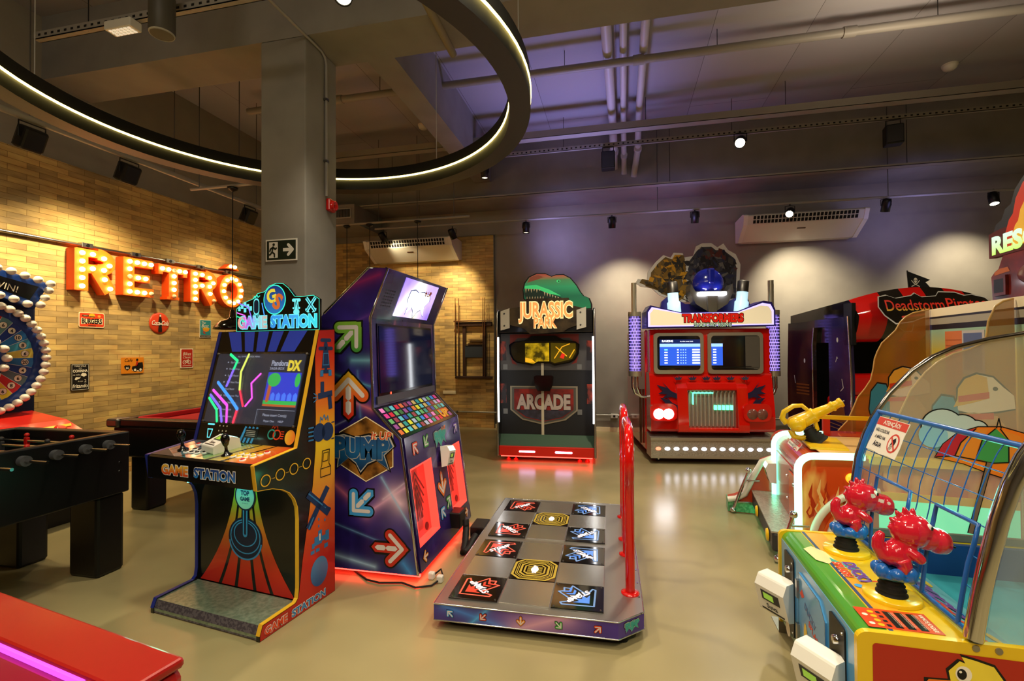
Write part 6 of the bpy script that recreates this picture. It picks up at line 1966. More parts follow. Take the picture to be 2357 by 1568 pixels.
# side tanks and stacks
mat('tank_glow', '#8a7cf0', 0.35, emit=(0.3, 0.2, 1.0), es=1.7)
for x, s_ in ((-0.92, -1), (0.86, 1)):
    mb = MB(Matrix.Translation((x, 0.3, 0)))
    mb.lathe([(0.085, 1.1), (0.085, 1.17)], 'stack_silver', 28).lathe([(0.085, 1.9), (0.085, 1.96)], 'stack_silver', 28)
    mb.lathe([(0.074, 1.17), (0.074, 1.9)], 'tank_glow', 28)
    mb.build('tank', TF, 'violet glowing tank')
    mb = MB(Matrix.Translation((x, 0.3, 0)))
    for i in range(24):
        for j in range(18):
            a = 2 * PI * (i + 0.5 * (j % 2)) / 24
            if math.sin(a) > 0.35: continue
            mb.box(-0.003, 0.003, -0.006, 0.006, -0.016, 0.016, 'steel_dark', M=Matrix.Translation((0.0785 * math.cos(a), 0.0785 * math.sin(a), 1.19 + j * 0.041)) @ Matrix.Rotation(a, 4, 'Z'))
    mb.lathe([(0.079, 1.165), (0.079, 1.172)], 'steel_dark', 28)
    mb.build('perforated_sleeve', TF)
    MB().tube([(x, 0.34, 1.95), (x, 0.34, 2.36)], 0.036, 'stack_silver', 18).build('stack', TF, 'chrome exhaust stack')
    for dx in (0.0, 0.05): MB().tube([(x + s_ * (0.03 - dx), 0.3, 1.1), (x + s_ * (0.03 - dx), 0.3, 0.95 - 0 * dx), (x + s_ * (0.0 - dx), 0.3, 0.87), (x - s_ * 0.08, 0.3, 0.83), (x - s_ * 0.17, 0.3, 0.82)], 0.02, 'chrome', 12).build('exhaust_pipe', TF, 'chrome pipe')
MB().tube([(-0.8, 0.6, 0.9), (-0.8, 0.6, 0.15)], 0.016, 'brown', 10).build('side_post', TF)
# roof ornaments: generic mechanical cut-out board, blue dome on silver housing, two lamp tubes
sil = [(-0.88, 2.37), (-0.84, 2.43), (-0.72, 2.4), (-0.71, 2.52), (-0.6, 2.66), (-0.5, 2.75), (-0.4, 2.71), (-0.36, 2.78), (-0.24, 2.77), (-0.22, 2.71), (-0.1, 2.73), (-0.06, 2.86), (0.02, 2.9), (0.14, 2.9), (0.22, 2.84), (0.3, 2.89), (0.36, 2.8), (0.46, 2.74), (0.52, 2.6), (0.5, 2.3), (0.52, 2.1), (-0.3, 2.1), (-0.56, 2.2), (-0.66, 2.3), (-0.8, 2.32)]
mb = MB(FRONT((0, 0.45, 0)))
mb.prism(sil, 'z', -0.02, 0.0, mat('board_white', '#d8d4cc', 0.5))
random.seed(5)


def inside(p, poly_):
    c = False
    for i in range(len(poly_)):
        (x1, y1), (x2, y2) = poly_[i - 1], poly_[i]
        if (y1 > p[1]) != (y2 > p[1]) and p[0] < (x2 - x1) * (p[1] - y1) / (y2 - y1) + x1: c = not c
    return c


ycol = ['#b88418', '#7a5a18', '#3a3020', '#c8901c', '#544838', '#2a2620', '#8a6a2a']
gcol = ['#26242a', '#3a3a44', '#4a4440', '#5a2a26', '#2c2e48', '#6a6660', '#1c1a1e']
mb.poly([p for p in [((a + 0.1) * 0.93 - 0.1, (b - 2.42) * 0.92 + 2.42) for a, b in sil] if p[0] < -0.15] + [(-0.15, 2.1)], mat('mech_base', '#6a5220', 0.5), 0.0006)
mb.poly([(-0.16, 2.1), (-0.16, 2.65), (-0.05, 2.8), (0.02, 2.85), (0.14, 2.85), (0.2, 2.8), (0.3, 2.8), (0.42, 2.7), (0.47, 2.55), (0.45, 2.14)], mat('mech_base2', '#3a3840', 0.5), 0.0006)
core = [((a + 0.1) * 0.95 - 0.1, (b - 2.42) * 0.94 + 2.42) for a, b in sil]
i = 0
while i < 420:
    x, z, a = random.uniform(-0.85, 0.52), random.uniform(2.1, 2.9), random.choice((0.3, 1.2, 1.57, 2.0, 2.7)) + random.uniform(-0.2, 0.2)
    L_, w_ = random.uniform(0.03, 0.1), random.uniform(0.015, 0.045)
    q = [(x + L_ * math.cos(a), z + L_ * math.sin(a)), (x - w_ * math.sin(a), z + w_ * math.cos(a)), (x - L_ * 0.8 * math.cos(a), z - L_ * 0.8 * math.sin(a)), (x + w_ * math.sin(a), z - w_ * math.cos(a))]
    if all(inside(p, core) for p in q):
        c = (ycol if x < -0.2 else gcol)[i % 7]
        mb.poly(q, mat('mech_' + c[1:], c, 0.4), 0.001 + (i % 16) * 0.0003)
        i += 1
    elif not inside((x, z), core): continue
    else:
        i += 1
random.seed(11)
mb.build('cutout_board', TF, 'white edged cut-out board of yellow and dark machinery')
mb = MB()
mb.ell((0.02, 0.24, 2.32), (0.2, 0.17, 0.2), mat('dome_blue', '#141f94', 0.18, coat=0.7), 20, 12)
mb.box(-0.02, 0.06, 0.06, 0.3, 2.3, 2.5, 'dome_blue', r=0.02)
mb.build('roof_dome', TF, 'glossy blue dome', bevel=0.0)
mb = MB(FRONT((0.02, 0.1, 0)))
mb.prism([(-0.26, 2.3), (-0.2, 2.2), (0.2, 2.2), (0.26, 2.3), (0.27, 2.2), (0.2, 2.04), (0.06, 1.95), (-0.06, 1.95), (-0.2, 2.04), (-0.27, 2.2)], 'z', -0.2, 0.02, mat('house_silver', '#8c8a86', 0.25, 0.8))
mb.prism([(-0.07, 2.2), (0.07, 2.2), (0.05, 1.93), (-0.05, 1.93)], 'z', -0.1, 0.05, 'house_silver')
mb.build('roof_housing', TF, 'silver faceted housing', bevel=0.012)
MB(FRONT((0.02, 0.05, 0))).prism(rrect(-0.17, 2.145, 0.17, 2.19, 0.012), 'z', -0.03, 0.012, 'lamp_on').build('light_bar', TF, 'white glowing bar')
mat('tube_glow', '#d8f4ff', 0.3, emit=(0.5, 0.85, 1.0), es=0.55)
for x, dx in ((-0.42, -0.03), (0.42, 0.04)):
    q = Vector((dx, 0.0, 0.4)).to_track_quat('Z', 'Y').to_matrix().to_4x4()
    mb = MB(Matrix.Translation((x, 0.2, 1.94)) @ q)
    mb.lathe([(0.085, 0.0), (0.085, 0.13), (0.068, 0.15), (0.068, 0.26)], 'tube_glow', 22)
    mb.lathe([(0.07, 0.26), (0.07, 0.4), (0.055, 0.41), (0.055, 0.37)], 'steel_dark', 22)
    mb.build('roof_tube', TF, 'roof tube with a glowing base')
mb = MB()
mb.prism([(-0.6, 1.93), (-0.56, 2.1), (-0.46, 2.18), (-0.25, 2.06), (0.25, 2.06), (0.5, 2.18), (0.56, 2.1), (0.6, 1.95)], 'y', 0.3, 0.36, 'tf_purple')
mb.build('roof_panel', TF)
for x in (-0.66, 0.64): MB(FRONT((x, 0.15, 0.036))).lathe([(0.03, -0.015), (0.035, 0.0), (0.03, 0.015)], 'rubber', 16).lathe([(0.01, 0.0), (0.01, 0.02)], 'chrome', 10).build('castor', TF)
for x in (-0.66, 0.64): MB(FRONT((x, 1.7, 0.036))).lathe([(0.03, -0.015), (0.035, 0.0), (0.03, 0.015)], 'rubber', 16).build('castor', TF)
# ================================================================== FIRE TRUCK WATER GAME
FT = thing('fire_truck_game', 'orange fire truck water game edged with mint glowing tubes', 'arcade machine', (1.2, 3.67, 0), R(-7))
mat('neon_mint', '#b8ffe0', 0.3, emit=(0.22, 1.0, 0.6), es=2.6)
mat('ft_red', '#b83a1a', 0.25, coat=0.4)
mat('ft_orange', '#d85a1c', 0.25, coat=0.4)
mat('tube_white', '#ddd8cc', 0.25, coat=0.4)
flames = noisy('flame_art', '#cc3a14', '#e8a058', 5.0, 0.3, 3.0, (1.3, 1, 0.45), lo=0.45, hi=0.62, coat=0.4)
HP = [(0.0, 0.08), (0.0, 0.6)] + [(0.1 - 0.1 * math.cos(a), 0.64 + 0.1 * math.sin(a)) for a in [PI / 2 * k / 6 for k in range(7)]] + [(0.39, 0.752)]
body = [(0.012, 0.1), (0.012, 0.6)] + [(0.11 - 0.1 * math.cos(a), 0.63 + 0.1 * math.sin(a)) for a in [PI / 2 * k / 6 for k in range(7)]] + [(0.62, 0.742), (1.2, 0.742), (1.2, 0.1)]
mb = MB().prism(body, 'y', 0.02, 1.16, 'ft_red', mcap=flames)
mb.build('body', FT, 'orange body printed with flames')
for y in (0.0, 0.9):
    MB().tube([(p[0], y, p[1]) for p in HP], 0.024, 'neon_mint', 12).build('neon_tube', FT, 'mint glowing tube')
mb = MB(TOP((0, 0, 0.742)))
mb.prism([(0.16, 0.1), (0.62, 0.06), (0.62, 0.82), (0.16, 0.78)], 'z', 0, 0.006, mat('deck_peach', '#d8b070', 0.35))
mb.prism([(0.12, 0.2), (0.36, 0.2), (0.4, 0.66), (0.14, 0.7)], 'z', 0.006, 0.02, 'yellow')
mb.prism([(0.42, -0.02), (1.19, -0.02), (1.19, 0.06), (0.42, 0.06)], 'z', -0.03, 0.022, 'yellow')
mb.build('deck_plate', FT, 'yellow deck plate')
MB().box(0.3, 1.18, 0.86, 0.9, 0.88, 0.91, 'yellow').build('rail', FT, 'yellow rail')
for x in (0.36, 0.7): MB().box(x, x + 0.05, 0.86, 0.9, 0.742, 0.88, 'red').build('rail_post', FT)
# front with door, coin door, stickers
mb = MB(LEFT((0.012, 0, 0)))
mb.box(-0.86, -0.04, 0.1, 0.6, 0.0, 0.006, 'ft_red')
mb.box(-0.3, -0.06, 0.14, 0.56, 0.006, 0.014, 'ft_orange')
mb.stroke([(-0.31, 0.13), (-0.31, 0.57), (-0.05, 0.57), (-0.05, 0.13)], 0.006, 'black', 0.008, closed=True)
for z in (0.2, 0.33, 0.5): mb.lathe([(0.01, 0.006), (0.008, 0.014)], 'chrome', 10, M=Matrix.Translation((-0.4, z, 0)))
mb.lathe([(0.016, 0.014), (0.013, 0.024)], 'chrome', 12, M=Matrix.Translation((-0.12, 0.5, 0)))
mb.build('front_door', FT)
card_reader(FT, frame((0.0, 0.82, 0.42), (0, -1, 0), (0, 0, 1)) @ Matrix.Translation((0, 0, 0.01)), 1.1)


def warn(par, M, w, h):
    """red-headed paper warning: keep hands out of the water"""
    mb = MB(M)
    edge = [(0, 0), (w * 0.25, h * 0.01), (w * 0.5, -h * 0.02), (w * 0.75, h * 0.012), (w, 0), (w * 1.01, h * 0.3), (w * 0.985, h * 0.6), (w, h), (0, h), (0.01 * w, h * 0.5)]
    mb.prism(edge, 'z', 0.0, 0.0015, mat('paper', '#e8e2d4', 0.5))
    mb.rect(0.01 * w, h * 0.76, 0.985 * w, h * 0.985, mat('warn_red', '#cf4430', 0.45), 0.0022)
    mb.text('ATENÇÃO!', w * 0.5, h * 0.87, h * 0.12, 'paper', 0.003, w=w * 0.56, bold=0.03)
    mb.text('NÃO COLOCAR', w * 0.3, h * 0.62, h * 0.095, 'black', 0.0024, w=w * 0.46, bold=0.02)
    mb.text('A MÃO NA', w * 0.31, h * 0.43, h * 0.095, 'black', 0.0024, w=w * 0.36, bold=0.02)
    mb.text('ÁGUA', w * 0.31, h * 0.22, h * 0.12, 'black', 0.0024, w=w * 0.28, bold=0.04)
    mb.disc(w * 0.77, h * 0.38, w * 0.17, 'warn_red', 0.0022, 28, h * 0.27)
    mb.disc(w * 0.77, h * 0.38, w * 0.135, 'paper', 0.0026, 28, h * 0.22)
    mb.poly([(w * 0.7, h * 0.3), (w * 0.73, h * 0.47), (w * 0.8, h * 0.55), (w * 0.84, h * 0.45), (w * 0.82, h * 0.33), (w * 0.76, h * 0.36)], 'black', 0.003)
    for k in range(3): mb.stroke([(w * (0.7 + k * 0.03), h * 0.2), (w * (0.72 + k * 0.03), h * 0.32)], w * 0.012, 'black', 0.003)
    mb.stroke([(w * 0.67, h * 0.54), (w * 0.87, h * 0.22)], w * 0.035, 'warn_red', 0.0036)
    return mb.build('warning_sticker', par, 'torn paper warning sticker with a red heading')


warn(FT, frame((0.03, 0.52, 0.645), (0, -1, 0), (0.075, 0, 0.11)) @ Matrix.Translation((-0.1, 0.0, 0.018)), 0.34, 0.13)
# flame drawing on the near end
mb = MB(FRONT((0, 0.019, 0)))
random.seed(3)
for i in range(9):
    x0, z0, s_ = 0.05 + i * 0.05, random.uniform(0.3, 0.5), random.uniform(0.7, 1.3)
    fp = [(0, 0), (0.03, 0.06), (0.015, 0.12), (0.04, 0.2), (0.035, 0.11), (0.06, 0.05), (0.045, -0.02), (0.02, -0.04)]
    if z0 + 0.2 * s_ > 0.7: s_ = (0.7 - z0) / 0.2
    mb.poly([(x0 + a * s_, z0 + b * s_) for a, b in fp], mat('flame_tan', '#e8b070', 0.35) if i % 2 else mat('flame_deep', '#a8260e', 0.35), 0.001 + i * 0.0002)
    mb.poly([(x0 + 0.01 + a * s_ * 0.45, z0 + b * s_ * 0.5) for a, b in fp], mat('flame_or', '#e0702c', 0.35), 0.003 + i * 0.0001)
random.seed(11)
mb.build('flame_print', FT, 'printed flames')
# wheel arch on the near end, amber lamp
mb = MB(FRONT((0, 0.02, 0)))
mb.ring(0.47, 0.14, 0.28, 0.33, 'ft_orange', 0.003, 30, 0, PI)
mb.disc(0.47, 0.14, 0.28, mat('arch_dark', '#b8481c', 0.3), 0.002, 30)
mb.build('wheel_arch', FT, 'orange wheel arch panel')
MB().tube([(0.47 + 0.39 * math.cos(a), 0.0, 0.14 + 0.39 * math.sin(a)) for a in [PI / 2 + PI * k / 36 for k in range(19)]], 0.024, 'tube_white', 12).build('arch_tube', FT, 'white tube round the wheel arch')
MB().tube([(0.47 + 0.29 * math.cos(a), 0.0, 0.14 + 0.29 * math.sin(a)) for a in [PI / 2 + PI * k / 36 for k in range(19)]], 0.026, 'tube_white', 12).build('arch_tube', FT, 'white tube round the wheel arch')
mb = MB(FRONT((0, 0.018, 0)))
mb.prism([(0.47, 0.2), (1.19, 0.2), (1.19, 0.48), (0.47, 0.48)], 'z', -0.002, 0.006, mat('glow_mint', '#5fd8a0', 0.25, emit=(0.2, 1.0, 0.55), es=0.55))  # neon light on the end wall painted as a glowing panel
mb.prism([(0.47, 0.48), (1.19, 0.48), (1.19, 0.53), (0.47, 0.53)], 'z', -0.002, 0.008, 'yellow')
mb.build('glow_panel', FT, 'mint panel standing in for neon light on the end wall')
MB(FRONT((0.32, 0.02, 0.6))).lathe([(0.035, 0.0), (0.03, 0.02), (0.0, 0.035)], mat('amber_lamp', '#f0a020', 0.2, emit='#f0a020', es=0.8), 18).build('marker_lamp', FT, 'amber lamp')
# step bumper and fenders
mb = MB()
mb.box(-0.17, 0.01, -0.05, 0.98, 0.07, 0.2, 'dgrey', r=0.015)
mb.box(-0.175, 0.012, -0.05, 0.98, 0.2, 0.212, 'tread')
mb.build('bumper', FT, 'tread-plate bumper step')
for y in (0.62, 0.1): MB(LEFT((-0.175, y, 0.135))).lathe([(0.045, 0.0), (0.04, 0.012), (0.0, 0.016)], 'yellow', 20).build('reflector', FT, 'round yellow reflector')
for y0, y1 in ((0.96, 1.14),):
    mb = MB()
    mb.prism([(-0.36, 0.0), (-0.36, 0.1), (-0.3, 0.12), (-0.22, 0.16), (-0.16, 0.3), (-0.08, 0.46), (0.02, 0.5), (0.02, 0.0)], 'y', y0, y1, 'ft_red')
    mb.prism([(-0.37, 0.005), (-0.37, 0.1), (-0.1, 0.1), (-0.1, 0.005)], 'y', y0 - 0.004, y1 + 0.004, noisy('tread_green', '#4f9a6a', '#7ac08f', 50, 0.35, 1.0, metal=0.6))
    mb.build('fender', FT)
    MB().tube([(-0.37, y0, 0.11), (-0.3, y0, 0.125), (-0.23, y0, 0.17), (-0.17, y0, 0.31), (-0.09, y0, 0.47), (0.0, y0, 0.51)], 0.026, 'tube_white', 12).build('fender_tube', FT, 'white fender tube')


def grab(p, q):
    p, q = Vector(p), Vector(q)
    h_ = MB().tube([p, q], 0.013, 'chrome', 12)
    for c in (p, q): h_.ell(c, 0.026, 'chrome', 14, 10)
    for k in (0.25, 0.8):
        a = p.lerp(q, k)
        h_.tube([a, a + Vector((0.12, 0.02, 0.0))], 0.008, 'chrome', 8)
    h_.build('grab_handle', FT, 'chrome grab handle with ball ends')


grab((-0.2, 0.93, 0.39), (-0.33, 0.93, 0.03))
grab((-0.04, -0.06, 0.345), (-0.14, -0.06, 0.03))
# yellow water gun on a rubber boot
gd = Vector((0.27, 0.0, 0.155)).normalized()
GQ = Matrix.Translation((0.1, 0.45, 0.905)) @ gd.to_track_quat('Z', 'Y').to_matrix().to_4x4()
gun = MB(GQ)
gun.lathe([(0.0, -0.08), (0.045, -0.075), (0.062, -0.04), (0.06, 0.0), (0.055, 0.06), (0.05, 0.1), (0.056, 0.108), (0.056, 0.125), (0.042, 0.135), (0.034, 0.22), (0.032, 0.25), (0.038, 0.255), (0.038, 0.268), (0.031, 0.275), (0.03, 0.305), (0.036, 0.312), (0.036, 0.33), (0.026, 0.332), (0.0, 0.325)], 'yellow', 24)
gun = gun.build('water_gun', FT, 'yellow water gun')
for s_ in (-1, 1):
    pth = [(0, 0.05 * s_, 0.1), (0, 0.1 * s_, 0.085), (0, 0.125 * s_, 0.03), (0, 0.115 * s_, -0.05), (0, 0.08 * s_, -0.085), (0, 0.03 * s_, -0.08)]
    MB(GQ).tube(pth, [0.014, 0.016, 0.018, 0.02, 0.022, 0.022], 'yellow', 12).build('gun_handle', gun)
MB(GQ).tube([(0, 0, 0.32), (0, 0, 0.35)], 0.006, 'steel_dark', 8).build('nozzle', gun)
MB(GQ).ell((-0.05, 0, -0.02), (0.045, 0.06, 0.06), 'yellow', 16, 10).build('gun_body', gun)
bl = [(0.085, 0.0)]
for k in range(6): bl += [(0.082 - k * 0.008, 0.008 + k * 0.019), (0.066 - k * 0.007, 0.018 + k * 0.019)]
MB(Matrix.Translation((0.22, 0.45, 0.762)) @ Matrix.Rotation(R(-32), 4, 'Y')).lathe(bl, 'rubber', 24).build('boot', FT, 'black rubber bellows')


# brown clear side panels with wavy edges and a printed bird in a cap
def wavy():
    P = [(0.53, 0.752), (0.6, 0.84), (0.64, 0.94), (0.68, 1.05), (0.73, 1.12), (0.775, 1.2), (0.795, 1.3), (0.805, 1.38), (0.825, 1.44), (0.858, 1.514), (0.91, 1.57), (0.955, 1.62), (0.99, 1.69), (1.03, 1.735), (1.08, 1.765), (1.19, 1.79), (1.19, 0.752)]
    return P


brown_cl = mat('brown_clear', '#b07a2c', 0.1, alpha=0.58, coat=0.3)
def wavy2():
    return [(0.5, 0.752), (0.55, 0.9), (0.6, 1.05), (0.66, 1.2), (0.74, 1.32), (0.81, 1.39), (0.885, 1.438), (0.97, 1.468), (1.03, 1.5), (1.055, 1.55), (1.065, 1.64), (1.1, 1.735), (1.14, 1.765), (1.19, 1.78), (1.19, 0.752)]


for y, W_ in ((0.03, wavy2()), (1.1, wavy())):
    mb = MB().prism(W_, 'y', y, y + 0.008, brown_cl)
    mb.build('clear_panel', FT, 'brown see-through panel with a wavy edge')
    MB().tube([(p[0], y + 0.004, p[1]) for p in W_[:-1]], 0.006, mat('edge_amber', '#c8a060', 0.2), 8).build('panel_edge', FT)
    mb = MB(FRONT((0, y - 0.001, 0)))
    Z = 0.0006
    mat('pr_blue', '#2f92b8', 0.4)
    mat('pr_yel', '#e8b840', 0.4)
    mat('pr_tan', '#d8a860', 0.4)
    pk = [(0.79, 0.8), (0.76, 0.95), (0.775, 1.1), (0.82, 1.17), (0.88, 1.16), (0.905, 1.08), (0.905, 0.8)]
    mb.poly([((a - 0.83) * 1.12 + 0.83, (b - 0.98) * 1.07 + 0.98) for a, b in pk], 'black', Z)
    mb.poly(pk, 'pr_blue', Z * 2)
    hd_ = [(0.905, 1.15), (0.905, 1.22), (0.94, 1.28), (1.0, 1.31), (1.08, 1.29), (1.13, 1.23), (1.18, 1.18), (1.185, 1.1), (1.1, 1.08), (0.98, 1.06), (0.9, 1.08)]
    mb.poly([((a - 1.03) * 1.08 + 1.03 if a < 1.15 else a, (b - 1.18) * 1.1 + 1.18) for a, b in hd_], 'black', Z)
    mb.poly(hd_, 'tin_white', Z * 2)
    mb.poly([(0.9, 1.15), (0.905, 1.22), (0.94, 1.28), (1.0, 1.31), (1.05, 1.29), (1.06, 1.16), (0.98, 1.13), (0.88, 1.1)], 'pr_yel', Z * 3)
    mb.poly([(0.905, 1.17), (1.06, 1.2), (1.06, 1.16), (0.905, 1.13)], 'tin_red', Z * 4)
    mb.disc(1.09, 1.22, 0.013, 'black', Z * 4)
    mb.poly([(0.88, 0.8), (0.88, 1.05), (0.98, 1.07), (1.1, 1.05), (1.16, 0.95), (1.18, 0.8)], 'pr_tan', Z * 2)
    mb.poly([(0.89, 1.05), (1.08, 1.07), (1.08, 1.03), (0.89, 1.02)], 'tin_red', Z * 3)
    mb.build('bird_print', FT, 'printed bird in a yellow cap with a blue pack')
# house backdrop and roof sign
mb = MB(LEFT((1.2, 0.0, 0)))
g_wall = gradient('house_wall', 'z', 0.75, 1.62, [(0.0, '#b8641c'), (0.45, '#b89a2c'), (0.8, '#c0b040'), (1.0, '#8fb8a0')], 0.5)
mb.box(-1.2, 0.45, 0.74, 1.79, -0.06, 0.0, g_wall)
mb.box(0.0, 0.45, 0.06, 0.74, -0.06, 0.0, 'ft_red')
mb.rect(-1.2, 1.62, 0.45, 1.66, 'black', 0.001)
mb.rect(-1.2, 1.66, 0.45, 1.71, mat('gutter', '#a09a86', 0.5), 0.001)
mb.rect(-1.2, 1.71, 0.45, 1.725, 'black', 0.0016)
mb.rect(-1.2, 1.725, 0.45, 1.79, 'cream', 0.001)
mb.rect(-0.88, 0.95, -0.64, 1.6, mat('shutter', '#c8703c', 0.5), 0.002)
for k in range(14): mb.rect(-0.87, 0.97 + k * 0.043, -0.65, 0.978 + k * 0.043, mat('shutter_line', '#a8582c', 0.5), 0.0026)
mb.rect(-0.64, 1.28, -0.36, 1.6, 'lgrey', 0.002)
mb.rect(-0.62, 1.31, -0.39, 1.58, mat('house_pane', '#56688e', 0.3), 0.0026)
mb.build('house_backdrop', FT, 'painted house wall with orange shutter and blue window')
mb = MB(LEFT((1.25, 0.4, 0)))
mb.prism([(0.0, 2.085), (0.0, 2.25), (0.12, 2.262), (0.75, 2.265), (0.75, 2.08)], 'z', -0.04, 0.0, mat('sign_maroon', '#5a140e', 0.4))
fl_ = [(0.16, 2.12), (0.18, 2.22), (0.22, 2.3), (0.26, 2.33), (0.29, 2.42), (0.36, 2.5), (0.5, 2.55), (0.6, 2.4), (0.62, 2.12)]
mb.poly([(0.05, 2.25), (0.08, 2.3), (0.14, 2.32), (0.18, 2.38), (0.24, 2.4), (0.28, 2.48), (0.38, 2.55), (0.6, 2.6), (0.75, 2.5), (0.75, 2.25)], mat('smoke_black', '#1c1c24', 0.5), -0.001)
mb.poly(fl_, mat('flame_red', '#c8341a', 0.4, emit='#c8341a', es=0.2), 0.001)
mb.poly([((a - 0.38) * 0.75 + 0.4, (b - 2.2) * 0.72 + 2.18) for a, b in fl_], mat('flame_gold', '#e8b038', 0.4, emit='#e8b038', es=0.25), 0.0018)
g_res = gradient('rescue_txt', 'z', 2.09, 2.23, [(0.0, '#b8f050'), (1.0, '#c8f8e8')], es=0.6)
mb.text('RESCUE', 0.39, 2.165, 0.115, g_res, 0.0036, w=0.7, bold=0.05)
mb.build('roof_sign', FT, 'maroon sign with glowing green lettering')
mb = MB(LEFT((1.25, 0.4, 0)))
tw = noisy('tower_red', '#5a140e', '#8a2415', 6, 0.35, coat=0.4)
mb.prism([(0.03, 1.79), (0.02, 1.955), (0.06, 1.985), (0.1, 2.0), (0.15, 2.08), (0.75, 2.08), (0.75, 1.79)], 'z', -0.3, 0.0, tw)
mb.prism([(0.06, 1.82), (0.06, 1.95), (0.2, 1.95), (0.2, 1.82)], 'z', 0.0, 0.016, 'tower_red')
mb.rect(0.08, 1.84, 0.18, 1.93, 'black', 0.0166)
mb.poly([(0.06, 1.98), (0.12, 2.0), (0.2, 2.0), (0.22, 1.97), (0.06, 1.96)], mat('brick_orange', '#b8602c', 0.5), 0.002)
mb.ell((0.6, 1.93, 0.0), (0.3, 0.09, 0.05), 'tower_red', 20, 10)
mb.build('roof_house', FT, 'dark red roof house with a window')
light('POINT', (1.28, 4.15, 0.05), 2.5, (0.15, 1.0, 0.5), None, 0.05)

# ================================================================== DUCK WATER GAME
DK_ = thing('duck_water_game', 'yellow and green duck water game with a wire mesh canopy at the lower right', 'arcade machine', (0.77, 1.83, 0), R(-2))
mat('dk_yellow', '#e8c018', 0.25, coat=0.4)
mat('dk_green', '#4f9a32', 0.15, coat=0.7)
mat('dk_blue', '#2f86c8', 0.25, coat=0.5)
mat('dk_red', '#b02412', 0.35, coat=0.2)
mat('mesh_blue', '#1f5fb0', 0.35, coat=0.3)
LX, LY, HT = 1.06, 0.93, 0.55
g_leftp = gradient('left_art', 'z', 0.07, 0.5, [(0.0, '#4f8a5a'), (0.22, '#4a90a0'), (0.35, '#3f8fce'), (1.0, '#5aa4d8')], 0.2, coat=0.5)
# end panels
ep = [(0.0, 0.07), (0.0, 0.5)] + [(0.035 - 0.035 * math.cos(a), 0.512 + 0.03 * math.sin(a)) for a in [PI / 2 * k / 5 for k in range(6)]] + [(LX, 0.555), (LX, 0.07)]
mb = MB().prism(ep, 'y', 0.0, 0.022, 'dk_yellow')
mb.M = FRONT((0, 0, 0))
mb.poly(rrect(0.045, 0.0, LX - 0.05, 0.508, 0.012), 'dk_red', 0.0012)
bk_ = [(0.22, 0.06), (0.2, 0.2), (0.24, 0.3), (0.3, 0.36), (0.27, 0.39), (0.2, 0.385), (0.2, 0.415), (0.26, 0.42), (0.255, 0.45), (0.285, 0.485), (0.3, 0.48), (0.29, 0.5), (0.33, 0.492), (0.375, 0.48), (0.4, 0.44), (0.4, 0.38), (0.43, 0.33), (0.52, 0.3), (0.56, 0.06)]
mb.poly([((a - 0.34) * 1.09 + 0.34, (b - 0.3) * 1.05 + 0.298) for a, b in bk_], 'black', 0.0018)
mb.poly(bk_, mat('duck_yellow', '#f0d840', 0.35), 0.0024)
mb.poly([(0.27, 0.39), (0.2, 0.385), (0.19, 0.4), (0.2, 0.415), (0.26, 0.42)], 'orange', 0.003)
mb.disc(0.295, 0.445, 0.022, 'tin_white', 0.003, 20, 0.026)
mb.disc(0.29, 0.445, 0.013, 'black', 0.0036, 16, 0.017)
mb.disc(0.286, 0.452, 0.004, 'tin_white', 0.0042)
for x in (0.36, 0.42): mb.lathe([(0.011, 0.0), (0.01, 0.003)], 'steel', 14, M=Matrix.Translation((x - 0.03, 0.531, 0)))
mb.build('end_panel', DK_, 'yellow edged red end panel with a duck')
MB().prism(ep, 'y', LY - 0.022, LY, 'dk_yellow').build('end_panel', DK_, 'yellow far end panel')
# left side
mb = MB()
mb.box(0.012, 0.04, 0.022, LY - 0.022, 0.075, 0.5, g_leftp)
mb.M = LEFT((0.012, 0, 0))
for (a, b) in ((-0.84, -0.7), (-0.26, -0.12)):
    mb.prism(rrect(a, 0.1, b, 0.475, 0.015), 'z', 0.0, 0.006, 'black')
    mb.lathe([(0.018, 0.006), (0.015, 0.02), (0.008, 0.02)], 'chrome', 16, M=Matrix.Translation(((a + b) / 2, 0.4, 0)))
    for z in (0.12, 0.25, 0.45): mb.lathe([(0.006, 0.006), (0.005, 0.009)], 'chrome', 8, M=Matrix.Translation((b - 0.02, z, 0)))
mb.disc(-0.79, 0.1, 0.035, 'tin_white', 0.007, 12)
mb.poly([(-0.5, 0.1), (-0.55, 0.14), (-0.5, 0.17), (-0.46, 0.13)], 'tin_white', 0.008)
mb.disc(-0.505, 0.135, 0.016, 'tin_red', 0.0086)
mb.disc(-0.53, 0.22, 0.022, 'dk_yellow', 0.008, 16, 0.05)
mb.build('side_panel', DK_, 'light blue side panel')
mb = MB(LEFT((0.012, 0, 0)))
mb.prism([(-0.62, 0.1), (-0.62, 0.455), (-0.36, 0.455), (-0.3, 0.4), (-0.3, 0.1)], 'z', 0.0, 0.007, g_leftp)
mb.stroke([(-0.62, 0.1), (-0.62, 0.455), (-0.36, 0.455), (-0.3, 0.4), (-0.3, 0.1)], 0.003, 'navy', 0.0075, closed=True)
mb.text('DUCKY', -0.47, 0.33, 0.03, mat('dk_mauve', '#5a6a9a', 0.4), 0.0078, w=0.14, bold=0.03, rot=-0.25)
mb.text('SPLASH', -0.42, 0.28, 0.028, 'tin_red', 0.0078, w=0.14, bold=0.03, rot=-0.25)
mb.poly([(-0.6, 0.37), (-0.57, 0.4), (-0.54, 0.38), (-0.57, 0.36)], 'tin_red', 0.0078)
mb.build('coin_door', DK_)
for z in (0.18, 0.38): MB(LEFT((0.006, 0.62, z))).box(-0.012, 0.012, -0.04, 0.04, 0, 0.012, 'steel').build('hinge', DK_)
